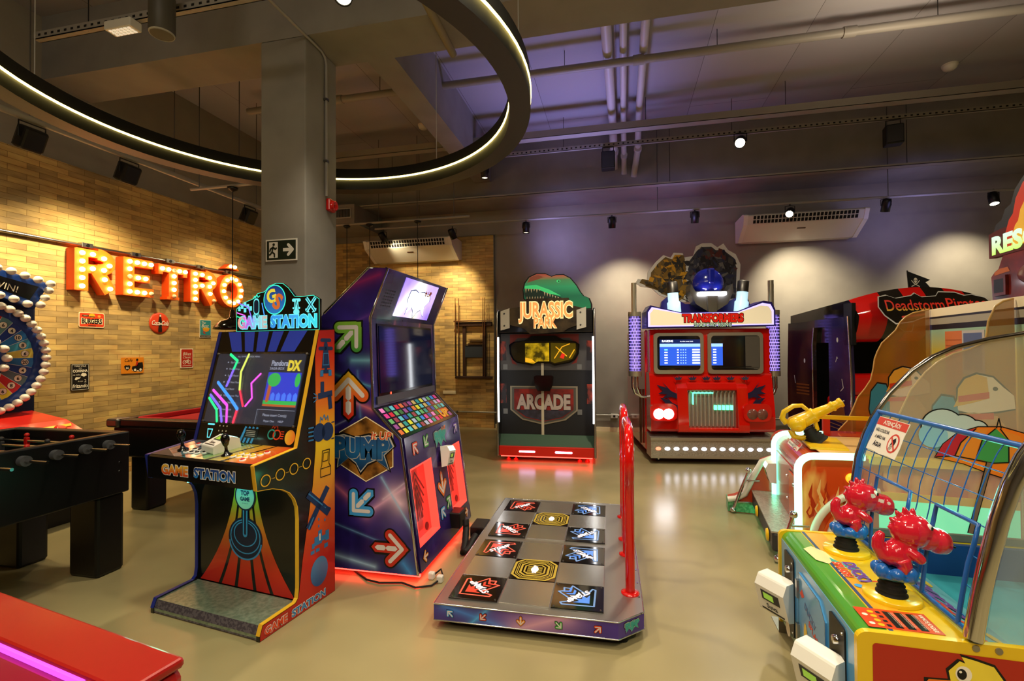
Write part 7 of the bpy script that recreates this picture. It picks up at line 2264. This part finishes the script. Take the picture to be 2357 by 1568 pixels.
for y in (0.78, 0.2):
    MB().box(-0.015, 0.012, y - 0.05, y + 0.05, 0.19, 0.33, 'black').build('reader_mount', DK_)
    card_reader(DK_, frame((-0.012, y, 0.265), (math.cos(R(38)), -math.sin(R(38)), 0), (0, 0, 1)) @ Matrix.Translation((-0.045, 0, 0)) if False else Matrix.Translation((-0.02, y, 0.265)) @ Matrix.Rotation(R(35), 4, 'Z') @ frame((0, 0, 0), (0, -1, 0), (0, 0, 1)), 1.25, False)
# green rounded front edge and deck
gp = [(0.012, 0.475), (0.014, 0.5)] + [(0.06 - 0.045 * math.cos(a), 0.5 + 0.038 * math.sin(a)) for a in [PI / 2 * k / 6 for k in range(1, 7)]] + [(0.105, 0.54), (0.105, 0.475)]
mb = MB().prism(gp, 'y', 0.022, LY - 0.022, 'dk_green')
mb.build('front_edge', DK_, 'glossy green rounded edge')
mb = MB()
mb.box(0.1, 0.345, 0.022, LY - 0.022, 0.5, 0.541, 'dk_yellow')
mb.M = TOP((0, 0, 0.541))
mb.rect(0.104, 0.022, 0.118, LY - 0.022, mat('dk_navy', '#2c4a78', 0.3), 0.0008)
mb.rect(0.118, 0.022, 0.2, LY - 0.022, mat('dk_amber', '#e8a820', 0.25, coat=0.5), 0.0008)
mb.poly([(0.06, 0.56), (0.045, 0.68), (0.09, 0.72), (0.13, 0.66), (0.14, 0.58), (0.1, 0.53)], mat('dk_cream', '#d8dca0', 0.3, coat=0.4), 0.0016)
mb.poly([(0.125, 0.6), (0.19, 0.5), (0.18, 0.49), (0.12, 0.56)], 'teal', 0.002)
mb.M = frame((0.19, 0.5, 0.541), (0.0, -1, 0), (1, 0, 0))
mb.otext('DUCKY', 0.04, -0.005, 0.042, mat('dk_txt', '#7a4a9a', 0.3), mat('dk_txl', '#8ab0d8', 0.3), 0.003, 0.05, w=0.2, bold=0.05)
mb.otext('SPLASH', 0.02, -0.055, 0.034, 'tin_red', 'cream', 0.0035, 0.05, w=0.14, bold=0.05)
mb.disc(0.13, 0.03, 0.03, 'tin_red', 0.003, 16, 0.02)
mb.disc(0.13, 0.03, 0.012, 'green', 0.0036, 16, 0.02)
mb.disc(0.16, -0.05, 0.016, 'lblue', 0.003, 14)
# instruction sticker
mb.M = frame((0.05, 0.17, 0.541), (1, 0.0, 0), (0.0, 1, 0))
mb.M = TOP((0.0, 0.0, 0.5415))
mb.rect(0.05, 0.035, 0.27, 0.165, mat('sticker_red', '#d84a1c', 0.3, coat=0.3), 0.0012)
for k in range(3): mb.rect(0.135 + k * 0.036, 0.045, 0.158 + k * 0.036, 0.15, 'black', 0.002)
mb.M = frame((0.245, 0.1, 0.5415), (0, -1, 0), (1, 0, 0))
mb.text('VAMOS JOGAR!', 0, 0.008, 0.014, 'tin_white', 0.002, w=0.11, bold=0.03)
for k in range(3):
    for j in range(3): mb.text('JOGUE A PATINHA NA META', 0, -0.092 + k * 0.036 + j * 0.006, 0.0035, 'tin_white', 0.0028, w=0.09)
mb.M = TOP((0.0, 0.0, 0.5415))
for k in range(4):
    mb.disc(0.095, 0.055 + k * 0.028, 0.01, 'dk_yellow', 0.002, 12)
    mb.rect(0.112, 0.048 + k * 0.028, 0.125, 0.062 + k * 0.028, 'black', 0.002)
    if k % 2 == 0: mb.disc(0.07, 0.06 + k * 0.028, 0.009, 'tin_white', 0.002, 12)
mb.build('deck', DK_, 'yellow deck with printed logo and red instruction sticker')
# inside: sloping name board, blue trough, water
mb = MB()
BF = frame((0.345, 0.0, 0.535), (0, -1, 0), (0.22, 0, -0.1))
mb.M = BF
mb.box(-LY + 0.03, -0.03, 0, 0.24, -0.01, 0.0, mat('board_blue', '#6aa8b8', 0.3, coat=0.3))
mb.otext('DUCKY', -0.4, 0.1, 0.08, 'dk_txt', 'dk_txl', 0.003, 0.04, w=0.3, bold=0.05)
mb.otext('SPLASH', -0.22, 0.05, 0.06, 'tin_red', 'cream', 0.004, 0.04, w=0.26, bold=0.05)
mb.ring(-0.62, 0.13, 0.035, 0.06, 'dk_yellow', 0.002, 20, 0.4, 5.2)
mb.disc(-0.2, 0.16, 0.03, 'dk_yellow', 0.002)
mb.build('name_board', DK_, 'light blue board with the game name')
MB().box(0.56, LX, 0.03, LY - 0.03, 0.36, 0.4, mat('water_blue', '#3f9aa8', 0.05, coat=1.0)).build('water', DK_, 'blue water surface')
mb = MB()
mb.box(0.34, LX, LY - 0.05, LY - 0.022, 0.36, 0.545, mat('trough_blue', '#123a7a', 0.35))
mb.box(LX - 0.02, LX, 0.03, LY - 0.05, 0.07, 0.545, 'trough_blue')
mb.box(0.04, LX, 0.03, LY - 0.05, 0.1, 0.13, 'trough_blue')
mb.box(0.34, LX, LY - 0.022, LY + 0.0, 0.55, 0.585, 'steel_dark')
mb.build('trough', DK_)
# clear end panels
PFL = [(0.33, 0.555), (0.332, 0.68), (0.335, 0.77), (0.36, 0.944), (0.392, 1.05), (0.43, 1.14), (0.505, 1.26), (0.6, 1.37), (0.69, 1.44), (0.78, 1.485), (0.914, 1.522), (1.06, 1.55)]


def nsh(z, y):
    k = max(0.0, min(1.0, (z - 0.56) / 0.3)) * max(0.0, min(1.0, (1.5 - z) / 0.2))
    return 0.046 * k * (1 - y / LY)


clear = mat('clear_haze', '#c8c4b4', 0.06, alpha=0.2, coat=0.3)
clear2 = mat('clear_near', '#b4c4bc', 0.06, alpha=0.26, coat=0.3)
for y, m_, r_ in ((LY - 0.02, clear, 0.012), (0.012, clear2, 0.026)):
    PF = [(p[0] + nsh(p[1], y), p[1]) for p in PFL]
    MB().prism(PF + [(1.06, 0.555)], 'y', y - 0.004, y + 0.004, m_).build('clear_panel', DK_, 'clear curved end panel')
    MB().tube([(p[0], y, p[1]) for p in PF], r_, mat('edge_silver', '#a8a098', 0.14, 1.0) if r_ < 0.02 else 'chrome', 12).build('panel_edge', DK_, 'silver edge of the clear panel')
# printed cloud and parasol on the far clear panel
mb = MB(FRONT((0, LY - 0.0245, 0)))
Z = 0.0007
cl = []
for (cx_, cz_, r_) in ((0.72, 1.1, 0.085), (0.8, 1.1, 0.06), (0.855, 1.09, 0.045)):
    mb.disc(cx_, cz_, r_ + 0.006, 'black', Z, 28)
    mb.disc(cx_, cz_, r_, mat('cloud_white', '#b8b8b4', 0.5), Z * 2 + r_ * 0.001, 28)
mb.disc(0.68, 1.06, 0.06, mat('cloud_blue', '#8aa8b8', 0.5), Z * 3.4, 24)
ps = [(0.686, 0.955), (0.72, 1.02), (0.78, 1.075), (0.86, 1.105), (0.95, 1.108), (1.04, 1.08), (1.055, 1.06), (1.055, 0.9), (0.99, 0.86), (0.9, 0.89), (0.8, 0.93)]
mb.poly([((a - 0.9) * 1.02 + 0.9, (b - 1.0) * 1.05 + 1.0) for a, b in ps if True], 'black', Z * 4)
mb.poly(ps, 'orange', Z * 5)
mb.poly([(0.686, 0.955), (0.72, 1.02), (0.78, 1.075), (0.85, 1.1), (0.79, 1.03), (0.765, 0.965)], mat('par_red', '#b8202c', 0.4), Z * 6)
mb.poly([(0.765, 0.965), (0.79, 1.03), (0.85, 1.095), (0.9, 1.1), (0.86, 1.02), (0.845, 0.95)], mat('par_orange', '#e07a24', 0.4), Z * 6)
mb.poly([(0.85, 0.955), (0.875, 1.05), (0.93, 1.1), (0.975, 1.05), (0.975, 0.945), (0.91, 0.94)], mat('par_green', '#3f8a46', 0.4), Z * 6)
mb.poly([(0.975, 0.945), (0.975, 1.05), (0.94, 1.1), (1.02, 1.07), (1.05, 1.0), (1.05, 0.92)], 'par_orange', Z * 6)
for q in ([(0.765, 0.965), (0.79, 1.03), (0.85, 1.098)], [(0.848, 0.955), (0.875, 1.05), (0.925, 1.1)], [(0.975, 0.945), (0.976, 1.05), (0.945, 1.1)], [(0.69, 0.957), (0.77, 0.965), (0.85, 0.95), (0.91, 0.938), (0.975, 0.945), (1.05, 0.92)]): mb.stroke(q, 0.005, 'black', Z * 7)
mb.stroke([(0.93, 1.105), (0.94, 1.15), (0.948, 1.105)], 0.005, 'black', Z * 7)
mb.stroke([(0.9, 0.94), (0.82, 0.6)], 0.026, 'black', Z * 7, cap=False)
mb.stroke([(0.9, 0.94), (0.82, 0.6)], 0.018, mat('par_pole', '#7a5a48', 0.4), Z * 8, cap=False)
mb.build('parasol_print', DK_, 'printed cloud and striped parasol')


# wire mesh canopy
def pxz(s, y=LY):
    """point of the canopy profile at fraction s of its height 0.56..1.17"""
    z = 0.56 + 0.61 * s
    for a, b in zip(PFL, PFL[1:]):
        if a[1] <= z <= b[1]:
            k = (z - a[1]) / (b[1] - a[1])
            return (a[0] + (b[0] - a[0]) * k + nsh(z, y), z)
    return (0.44, z)


OPEN = ((0.09, 0.3), (0.46, 0.71))
OZ = 0.55
for y in [0.05 + 0.0735 * k for k in range(12)]:
    inside = any(a < y < b for a, b in OPEN)
    pts = [pxz(s / 16, y) for s in range(17) if not (inside and s / 16 < OZ)]
    MB().tube([(p[0] + 0.004, y, p[1]) for p in pts], 0.0022, 'mesh_blue', 6).build('mesh_wire', DK_)
for s in (0.06, 0.22, 0.38, 0.55, 0.7, 0.85):
    p = pxz(s)
    spans = [(0.03, LY - 0.04)] if s >= OZ else [(0.03, OPEN[0][0]), (OPEN[0][1], OPEN[1][0]), (OPEN[1][1], LY - 0.04)]
    for a, b in spans: MB().tube([(pxz(s, a)[0] + 0.004, a, p[1]), (pxz(s, b)[0] + 0.004, b, p[1])], 0.0022, 'mesh_blue', 6).build('mesh_wire', DK_)
top_ = pxz(1.0)
fr_ = MB().tube([(pxz(1.0, 0.03)[0], 0.03, top_[1]), (top_[0], LY - 0.04, top_[1])], 0.011, 'mesh_blue', 10)
for y in (0.035, LY - 0.045): fr_.tube([(pxz(s / 16, y)[0], y, pxz(s / 16)[1]) for s in range(17)], 0.013, 'mesh_blue', 10)
fr_.tube([(0.335, 0.03, 0.56), (0.335, LY - 0.04, 0.56)], 0.009, 'mesh_blue', 10)
fr_.build('mesh_frame', DK_, 'blue frame of the wire mesh')
for a, b in OPEN:
    MB().tube([(pxz(0)[0], a, 0.56)] + [(pxz(OZ * k / 5, a)[0], a, pxz(OZ * k / 5)[1]) for k in range(1, 6)] + [(pxz(OZ * (5 - k) / 5, b)[0], b, pxz(OZ * (5 - k) / 5)[1]) for k in range(5)] + [(pxz(0)[0], b, 0.56)], 0.0075, 'mesh_blue', 8).build('opening_frame', DK_, 'blue frame round an opening')
warn(DK_, frame((0.372, 0.8, 1.0), (0.0, -1, 0.0), (0.06, 0, 0.15)) @ Matrix.Translation((0, 0, 0.016)), 0.26, 0.165)
# dinosaur-shaped squirters
mat('dino_red', '#c81c30', 0.12, coat=0.9)
mat('splash_blue', '#1f64b8', 0.25, coat=0.5)


def fuse(mb, name, par, label, vox):
    o = mb.build(name, par, label)
    m_ = o.modifiers.new('fuse', 'REMESH')
    m_.mode = 'VOXEL'
    m_.voxel_size = vox
    m_.use_smooth_shade = True
    s_ = o.modifiers.new('smooth', 'SMOOTH')
    s_.factor = 0.5
    s_.iterations = 4
    return o


def squirter(y, x, yaw):
    T0 = Matrix.Translation((x, y, 0.542)) @ Matrix.Rotation(yaw, 4, 'Z')
    MB(T0).lathe([(0.092, 0.0), (0.092, 0.012), (0.088, 0.016), (0.0, 0.017)], 'dk_yellow', 36).build('base_disc', DK_, 'yellow disc')
    bw = [(0.05, 0.015)]
    for k in range(4): bw += [(0.051 - k * 0.004, 0.02 + k * 0.016), (0.041 - k * 0.003, 0.028 + k * 0.016)]
    MB(T0).lathe(bw, 'rubber', 24).build('bellows', DK_, 'black rubber bellows')
    mb = MB(T0)
    mb.ell((0.012, 0, 0.088), (0.07, 0.058, 0.018), 'splash_blue', 20, 10)
    for a in range(7):
        q = 2 * PI * a / 7
        mb.ell((0.012 + 0.055 * math.cos(q), 0.046 * math.sin(q), 0.104), (0.024, 0.024, 0.024 if a % 2 else 0.032), 'splash_blue', 12, 8)
    fuse(mb, 'splash_base', DK_, 'blue splash shaped base', 0.004)
    b = MB(T0)
    # trunk, chest, hips
    b.ell((0.02, 0, 0.168), (0.052, 0.047, 0.05), 'dino_red')
    b.ell((0.036, 0, 0.185), (0.038, 0.036, 0.036), 'dino_red')
    b.tube([(0.03, 0, 0.18), (0.055, 0, 0.225)], [0.042, 0.042], 'dino_red', 12)
    # head, brow, snout
    b.ell((0.066, 0, 0.258), (0.069, 0.06, 0.062), 'dino_red', 20, 14)
    b.ell((0.09, 0, 0.282), (0.034, 0.044, 0.034), 'dino_red')
    b.ell((0.112, 0, 0.238), (0.055, 0.047, 0.047), 'dino_red', 18, 12)
    b.ell((0.148, 0, 0.228), (0.045, 0.047, 0.047), 'dino_red', 18, 12)
    b.ell((0.162, 0, 0.222), (0.03, 0.042, 0.041), 'dino_red')
    # crest of spikes
    for k, (px_, pz_) in enumerate(((0.072, 0.322), (0.05, 0.325), (0.03, 0.312), (0.015, 0.29), (0.012, 0.265))):
        d_ = Vector((px_ - 0.066, 0, pz_ - 0.262)).normalized()
        c_ = Vector((px_, 0, pz_))
        b.tube([c_ - d_ * 0.03, c_ - d_ * 0.005, c_ + d_ * 0.012, c_ + d_ * 0.022], [0.015, 0.013, 0.009, 0.004], 'dino_red', 10)
    # tail curling up behind
    b.tube([(0.0, 0, 0.155), (-0.025, 0, 0.165), (-0.04, 0, 0.19), (-0.042, 0, 0.215), (-0.034, 0, 0.235), (-0.026, 0, 0.246)], [0.036, 0.03, 0.024, 0.02, 0.016, 0.01], 'dino_red', 12)
    for s_ in (-1, 1):
        # arm, thigh, shank, foot
        b.tube([(0.04, s_ * 0.03, 0.195), (0.06, s_ * 0.042, 0.18), (0.078, s_ * 0.04, 0.165), (0.088, s_ * 0.034, 0.158)], [0.018, 0.02, 0.018, 0.01], 'dino_red', 10)
        b.tube([(0.022, s_ * 0.03, 0.155), (0.03, s_ * 0.034, 0.135), (0.02, s_ * 0.035, 0.112)], [0.028, 0.024, 0.017], 'dino_red', 10)
        b.ell((0.038, s_ * 0.036, 0.106), (0.03, 0.014, 0.01), 'dino_red', 12, 8)
    body_ = fuse(b, 'squirter', DK_, 'glossy red dinosaur figure', 0.0032)
    for s_ in (-1, 1):
        e = MB(T0).ell((0.106, s_ * 0.034, 0.285), (0.011, 0.009, 0.014), 'white', 14, 10).build('eye', body_, 'white eye')
        MB(T0).ell((0.113, s_ * 0.038, 0.284), (0.006, 0.006, 0.008), 'black_gloss', 12, 8).build('pupil', body_, 'black pupil')
    MB(T0).tube([(0.18, 0, 0.215), (0.204, 0, 0.208)], [0.006, 0.004], 'black', 8).build('nozzle', body_, 'black nozzle')


squirter(0.27, 0.22, R(0))
squirter(0.69, 0.225, R(0))
light('POINT', (1.35, 2.3, 0.9), 1.6, (0.15, 1.0, 0.6), None, 0.1)
mb = MB()
mb.box(0.0, 0.09, 0.94, 1.08, 0.0, 0.004, 'steel')
mb.box(0.0, 0.09, 0.931, 0.936, 0.0, 0.1, 'steel')
mb.build('floor_bracket', DK_, 'steel floor bracket')
MB().box(0.04, 0.08, 0.03, LY - 0.03, 0.06, 0.1, 'steel_dark').build('base_rail', DK_)
for x in (0.1, 0.95):
    for y in (0.1, 0.83): MB(TOP((x, y, 0))).lathe([(0.03, 0), (0.03, 0.015), (0.012, 0.03), (0.012, 0.1)], 'rubber', 14).build('foot', DK_)

# ================================================================== PIRATE THEATRE BOOTH
PB = thing('pirate_booth', 'pirate theatre booth with a red and black striped canopy', 'arcade machine', (2.57, 6.2, 0), R(17.7))
pir_art = noisy('pirate_art', '#0c0a16', '#4a2c20', 3.0, 0.25, 4.0, (1, 1, 0.6), lo=0.4, hi=0.78, coat=0.4)
pir_art2 = noisy('pirate_art2', '#16143a', '#2e2444', 3.0, 0.25, 4.0, lo=0.3, hi=0.7, coat=0.4)
mb = MB()
sd = [(0.0, 0.06), (-0.03, 0.5), (-0.035, 1.1), (0.0, 1.8), (1.03, 1.8), (1.06, 1.1), (1.05, 0.06)]
dr = [(0.3, 0.1), (0.57, 0.1), (0.57, 1.5), (0.54, 1.72), (0.3, 1.72)]
mb.prism([(-0.02, 0.06), (-0.03, 0.5), (-0.035, 1.1), (0.0, 1.83), (0.3, 1.82), (0.3, 0.06)], 'x', 0, 0.05, pir_art2)
mb.prism([(0.57, 0.06), (0.57, 1.5), (0.53, 1.72), (0.53, 1.81), (1.03, 1.79), (1.06, 1.1), (1.05, 0.06)], 'x', 0, 0.05, pir_art)
mb.box(0, 0.05, 0.3, 0.53, 1.72, 1.815, pir_art2)
mb.M = LEFT((0, 0, 0))
for q in ((-0.16, 1.56), (-0.72, 1.3)): mb.disc(q[0], q[1], 0.014, 'lgrey', 0.001, 14, 0.03)
for q in ([(-0.19, 1.3), (-0.17, 1.36), (-0.16, 1.34)], [(-0.1, 1.1), (-0.08, 1.0), (-0.12, 0.96)], [(-0.92, 1.1), (-0.9, 1.0)]): mb.stroke(q, 0.008, 'lgrey', 0.001)
mb.poly([(-0.28, 0.72), (-0.2, 0.85), (-0.08, 0.82), (-0.05, 0.6), (-0.28, 0.6)], mat('barrel', '#6a3a1a', 0.4), 0.001)
for k in range(4): mb.stroke([(-0.3, 0.66 - k * 0.045), (-0.05, 0.62 - k * 0.04)], 0.008, mat('barrel_hoop', '#8a5a2c', 0.4), 0.002)
for k in range(4): mb.rect(-0.88, 0.98 - k * 0.04, -0.64, 1.0 - k * 0.04, 'barrel', 0.001)
mb.build('side_panel', PB, 'side panel with dark pirate art and a doorway')
MB().tube([(-0.005, p[0], p[1]) for p in ((-0.03, 0.1), (-0.038, 0.5), (-0.045, 1.1), (-0.008, 1.83))], 0.012, 'chrome', 8).build('edge_trim', PB, 'chrome edge trim')
MB().tube([(-0.005, p[0], p[1]) for p in ((0.57, 0.1), (0.57, 1.5), (0.54, 1.72))], 0.008, 'chrome', 8).build('edge_trim', PB, 'chrome edge trim')
mb = MB()
mb.box(0.05, 1.85, 1.05, 1.1, 0.06, 1.8, 'black_matte')
mb.box(1.82, 1.87, 0.0, 1.05, 0.06, 1.8, 'black_matte')
mb.box(0.05, 1.82, 0.0, 1.05, 0.06, 0.1, 'black_matte')
mb.box(0.05, 1.82, 0.1, 1.05, 1.76, 1.8, 'black_matte')
mb.build('cabin', PB)
for k in range(6): MB(LEFT((0.16, 0.42, 1.42 - k * 0.05))).disc(0.02 * k, 0, 0.006, mat('led_bluewhite', '#a0c8ff', 0.3, emit='#a0c8ff', es=1.0), 0.0).build('cabin_light', PB)
MB().box(0.1, 0.8, 0.08, 0.5, 0.5, 0.9, 'red_gloss', r=0.06).build('seat', PB, 'red seat')
MB().box(0.1, 0.8, 0.1, 0.24, 0.9, 1.16, 'red_gloss', r=0.05).build('seat_back', PB, 'red seat back')
MB().box(0.0, 0.05, -0.06, 0.06, 1.5, 1.98, 'black').build('canopy_hinge', PB)
# bulging striped canopy
bounds = [0.05, 0.38, 0.63, 0.9, 1.18, 1.45, 1.71, 1.87]
mat('canopy_black', '#17130f', 0.12, coat=0.8)
mb = MB()
NA = 14


def cp(x, k):
    u = (x - 0.05) / 1.82
    zt = 2.02 + 0.15 * (1 - (2 * u - 1) ** 2)
    a = PI * (k / NA) * 0.62
    return (x, 0.06 - 0.17 * math.sin(a) * (1 + 0.3 * (1 - (2 * u - 1) ** 2)) + (0.5 * max(0, k / NA - 0.72)), 1.53 + (zt - 1.53) * min(1.0, (1 - math.cos(a)) / (1 - math.cos(PI * 0.62))))


for s_ in range(7):
    xs = [bounds[s_] + (bounds[s_ + 1] - bounds[s_]) * j / 6 for j in range(7)]
    v, f = [], []
    for x in xs:
        for k in range(NA + 1): v.append(cp(x, k))
    for i in range(6):
        for k in range(NA): f.append((i * (NA + 1) + k, (i + 1) * (NA + 1) + k, (i + 1) * (NA + 1) + k + 1, i * (NA + 1) + k + 1))
    mb.add(v, f, 'red_gloss' if s_ % 2 == 0 else 'canopy_black', True)
xs = [0.05 + 1.82 * j / 20 for j in range(21)]
v = []
for x in xs: v += [cp(x, NA), (x, 1.05, cp(x, NA)[2] - 0.12), cp(x, 0), (x, 1.05, 1.53)]
f = []
for j in range(20):
    a, b = 4 * j, 4 * j + 4
    f += [(a, b, b + 1, a + 1), (a + 2, a + 3, b + 3, b + 2)]
mb.add(v, f, 'canopy_black')
for x in (0.05, 1.87): mb.add([cp(x, k) for k in range(NA + 1)] + [(x, 1.05, cp(x, NA)[2] - 0.12), (x, 1.05, 1.53)], [list(range(NA + 3))], 'canopy_black')
mb.build('canopy', PB, 'bulging canopy in red and black stripes')
TFm = frame((-0.13, -0.172, 1.915), (1, 0, 0.02), (0, 0.075, 0.2))
mb = MB(TFm)
nm = [(0.4, -0.1), (0.36, 0.0), (0.4, 0.12), (0.5, 0.14), (0.6, 0.1), (0.8, 0.13), (0.85, 0.16), (0.92, 0.11), (1.1, 0.12), (1.15, 0.17), (1.35, 0.16), (1.45, 0.12), (1.55, 0.13), (1.7, 0.09), (1.76, 0.02), (1.7, -0.08), (1.2, -0.1), (0.9, -0.12), (0.7, -0.18), (0.5, -0.2)]
mb.poly([((a - 1.05) * 1.02 + 1.05, b * 1.08) for a, b in nm], 'lgrey', 0.001)
mb.poly(nm, 'canopy_black', 0.002)
g_pir = gradient('pirate_txt', 'z', 1.8, 1.96, [(0.0, '#b02018'), (0.45, '#c8b03a'), (0.75, '#c82a1c'), (1.0, '#d83020')], 0.3)
mb.text('Deadstorm', 0.8, 0.02, 0.14, g_pir, 0.003, w=0.72, bold=0.01, shear=0.08)
mb.text('Pirates', 1.44, 0.03, 0.14, g_pir, 0.003, w=0.5, bold=0.01, shear=0.08)
mb.stroke([(0.6, -0.13), (0.9, -0.1)], 0.025, 'tin_crimson', 0.003)
mb.stroke([(0.5, -0.24), (0.55, -0.3), (0.65, -0.3), (0.7, -0.22)], 0.006, 'grey', 0.003)
mb.build('canopy_lettering', PB, 'red and gold name lettering')
MB(frame((1.06, -0.1, 2.04), (1, 0, 0), (0, 0.12, 0.1))).rect(-0.045, -0.03, 0.045, 0.03, 'tin_white', 0.004).rect(-0.035, -0.02, 0.035, 0.02, 'tin_red', 0.005).build('sticker', PB, 'small orange sticker')
fg = MB(FRONT((0.88, 0.1, 2.17)))
fg.prism([(0.0, 0.0), (-0.03, 0.2), (0.26, 0.1), (0.2, 0.07), (0.27, 0.0)], 'z', 0, 0.006, 'black_matte')
fg.disc(0.07, 0.095, 0.024, 'tin_white', 0.007, 18, 0.028)
fg.rect(0.058, 0.06, 0.082, 0.08, 'tin_white', 0.007)
for x in (0.06, 0.08): fg.disc(x, 0.093, 0.006, 'black', 0.0076)
for q in ([(0.02, 0.09), (0.05, 0.055), (0.12, 0.02)], [(0.12, 0.09), (0.09, 0.055), (0.02, 0.02)]): fg.stroke(q, 0.009, 'tin_white', 0.0068)
fg = fg.build('flag', PB, 'black pirate flag with a skull')
MB().tube([(0.875, 0.1, 2.1), (0.85, 0.1, 2.38)], 0.007, 'black', 8).build('flag_pole', PB)
